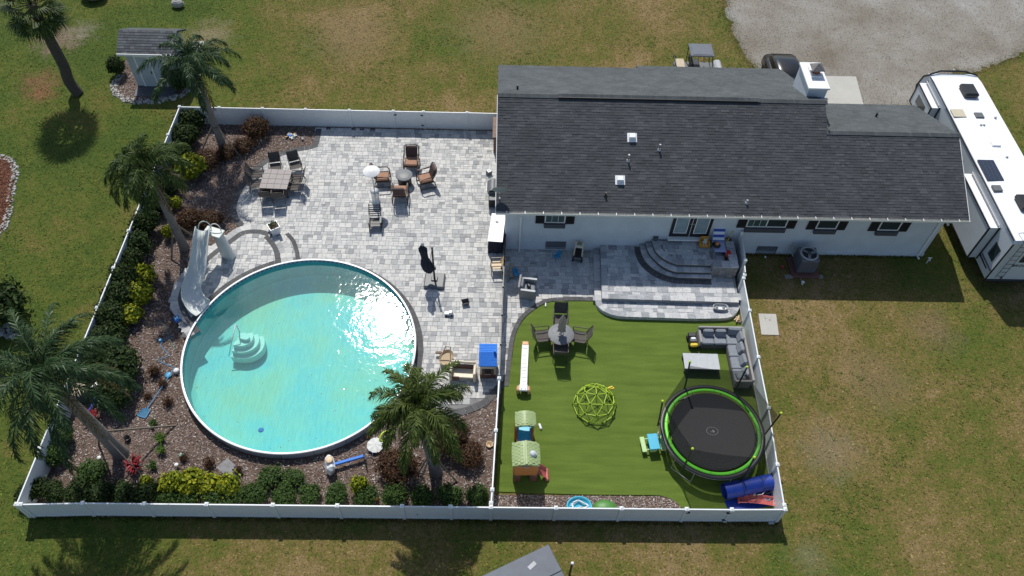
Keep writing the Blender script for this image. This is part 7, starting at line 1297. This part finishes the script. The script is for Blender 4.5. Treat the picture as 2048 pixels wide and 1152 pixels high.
p = at(1604, 568); t = thing('cleanout_pipe', 'short white capped pipe in the grass before the air conditioner', 'pipe', (p.x, p.y, 0)); MB().cyl((0, 0, 0), (0, 0, .14), .06, .06, 12).build('riser', 'pipe_white', t); MB().cyl((0, 0, .14), (0, 0, .17), .08, .08, 12).build('cap', 'pipe_white', t); MB().box((0, .25, .03), (.07, .4, .05)).build('runout', 'wood_post', t)
p = at(1853, 526); t = thing('water_tap', 'white garden tap pipe at the right end of the house', 'tap', (p.x, p.y, 0)); MB().cyl((0, 0, 0), (0, 0, .4), .025, .025, 8).build('riser', 'pipe_white', t); MB().tube([(-.1, 0, .4), (.1, 0, .4)], .025, 6).build('cross_arm', 'pipe_white', t); MB().tube([(0, 0, .38), (0, -.12, .3)], .03, 6).build('spout', 'pipe_white', t)
p = at(1563, 536); t = thing('gas_can', 'tiny red can on the shaded grass left of the air conditioner', 'can', (p.x, p.y, 0)); MB().box((0, 0, .09), (.16, .11, .18), .3, .03).build('body', 'red_plastic', t); MB().tube([(.04, 0, .18), (.1, 0, .24)], .015, 6).build('spout', 'red_plastic', t)
p = at(1530, 515); tag(MB().ell((0, 0, .05), .06, 12, 8).build('white_ball', 'white_plastic', None, (p.x, p.y, 0)), 'tiny white ball on the grass under the right foundation vent', 'ball')
p = at(1541, 1045); tag(MB().box((0, 0, .06), (.22, .16, .14), 0, .02).build('paving_block', 'light_grey', None, (p.x, p.y-.02, 0)), 'small grey block at the foot of the near right fence corner', 'block')
# ---- grey trailer lid and post at the bottom edge
zt = 1.45; c0, c1, c2 = at(1097, 1088, zt), at(962, 1152, zt), at(1131, 1152, zt); ex = (c1-c0).normalized(); ey = (c2-c0).normalized(); ey = (ey-ex*ey.dot(ex)).normalized(); az = math.atan2(ex.y, ex.x)
t = thing('utility_trailer', 'dark grey lidded trailer cut by the bottom picture edge', 'trailer', (c0.x, c0.y, 0), az); sgn = 1 if (Matrix.Rotation(-az, 3, 'Z') @ ey).y > 0 else -1; LW, LD = 3.6, 1.9
MB().box((LW/2+.04, sgn*LD/2, .95), (LW-.08, LD-.08, .9), 0, .03).build('body', 'black_metal', t); lo = MB().box((LW/2, sgn*LD*.28, zt-.035), (LW, LD*.56-.012, .07), 0, .02).build('lid', 'cover_grey', t); MB().box((LW/2, sgn*LD*.78, zt-.035), (LW, LD*.44-.012, .07), 0, .02).build('lid', 'cover_grey', t); MB().box((.9, sgn*.45, zt+.006), (.34, .16, .02), .3, .008).build('latch_plate', 'light_grey', lo)
for x in (1.5,):
    for y in (.02, 1.0): MB().cyl((x, sgn*(LD*y), .33), (x, sgn*(LD*y)+.18*(-1 if y < .5 else 1), .33), .33, .33, 20).build('wheel', 'dark_rubber', t)
MB().tube([(LW, sgn*LD*.3, .5), (LW+1.0, sgn*LD*.5, .5), (LW, sgn*LD*.7, .5)], .04, 6).build('drawbar', 'black_metal', t)
p = at(1145, 1152, .8); q = at(1145, 1126, 1.3); t = thing('marker_post', 'thin dark post with white cap at the bottom picture edge', 'post', (q.x, q.y, 0)); MB().cyl((0, 0, 0), (0, 0, 1.26), .045, .045, 10).build('shaft', 'bronze_metal', t); MB().lathe([(0, 1.32), (.05, 1.31), (.065, 1.27), (.06, 1.24)], 14).build('cap', 'white_plastic', t)
# ---- boulders at the top edge
for q, s, l in (((190, -2), 1.1, 'big pale boulder cut by the top picture edge'), ((357, 14), .55, 'grey boulder on the lawn near the top picture edge')):
    p = at(*q); mb = MB(); rn = random.Random(int(q[0])); rows = []
    for j in range(7):
        th = math.pi*j/6; rows.append([(s*(.6+.1*rn.random())*math.sin(th)*math.cos(a_)*1.2, s*(.5+.1*rn.random())*math.sin(th)*math.sin(a_), s*.45-s*.5*math.cos(th)*(.9+.2*rn.random())) for a_ in [2*math.pi*i/11 for i in range(11)]])
    tag(mb.grid(rows, False, True).build('boulder', 'border_rock', None, (p.x, p.y, 0)), l, 'boulder')
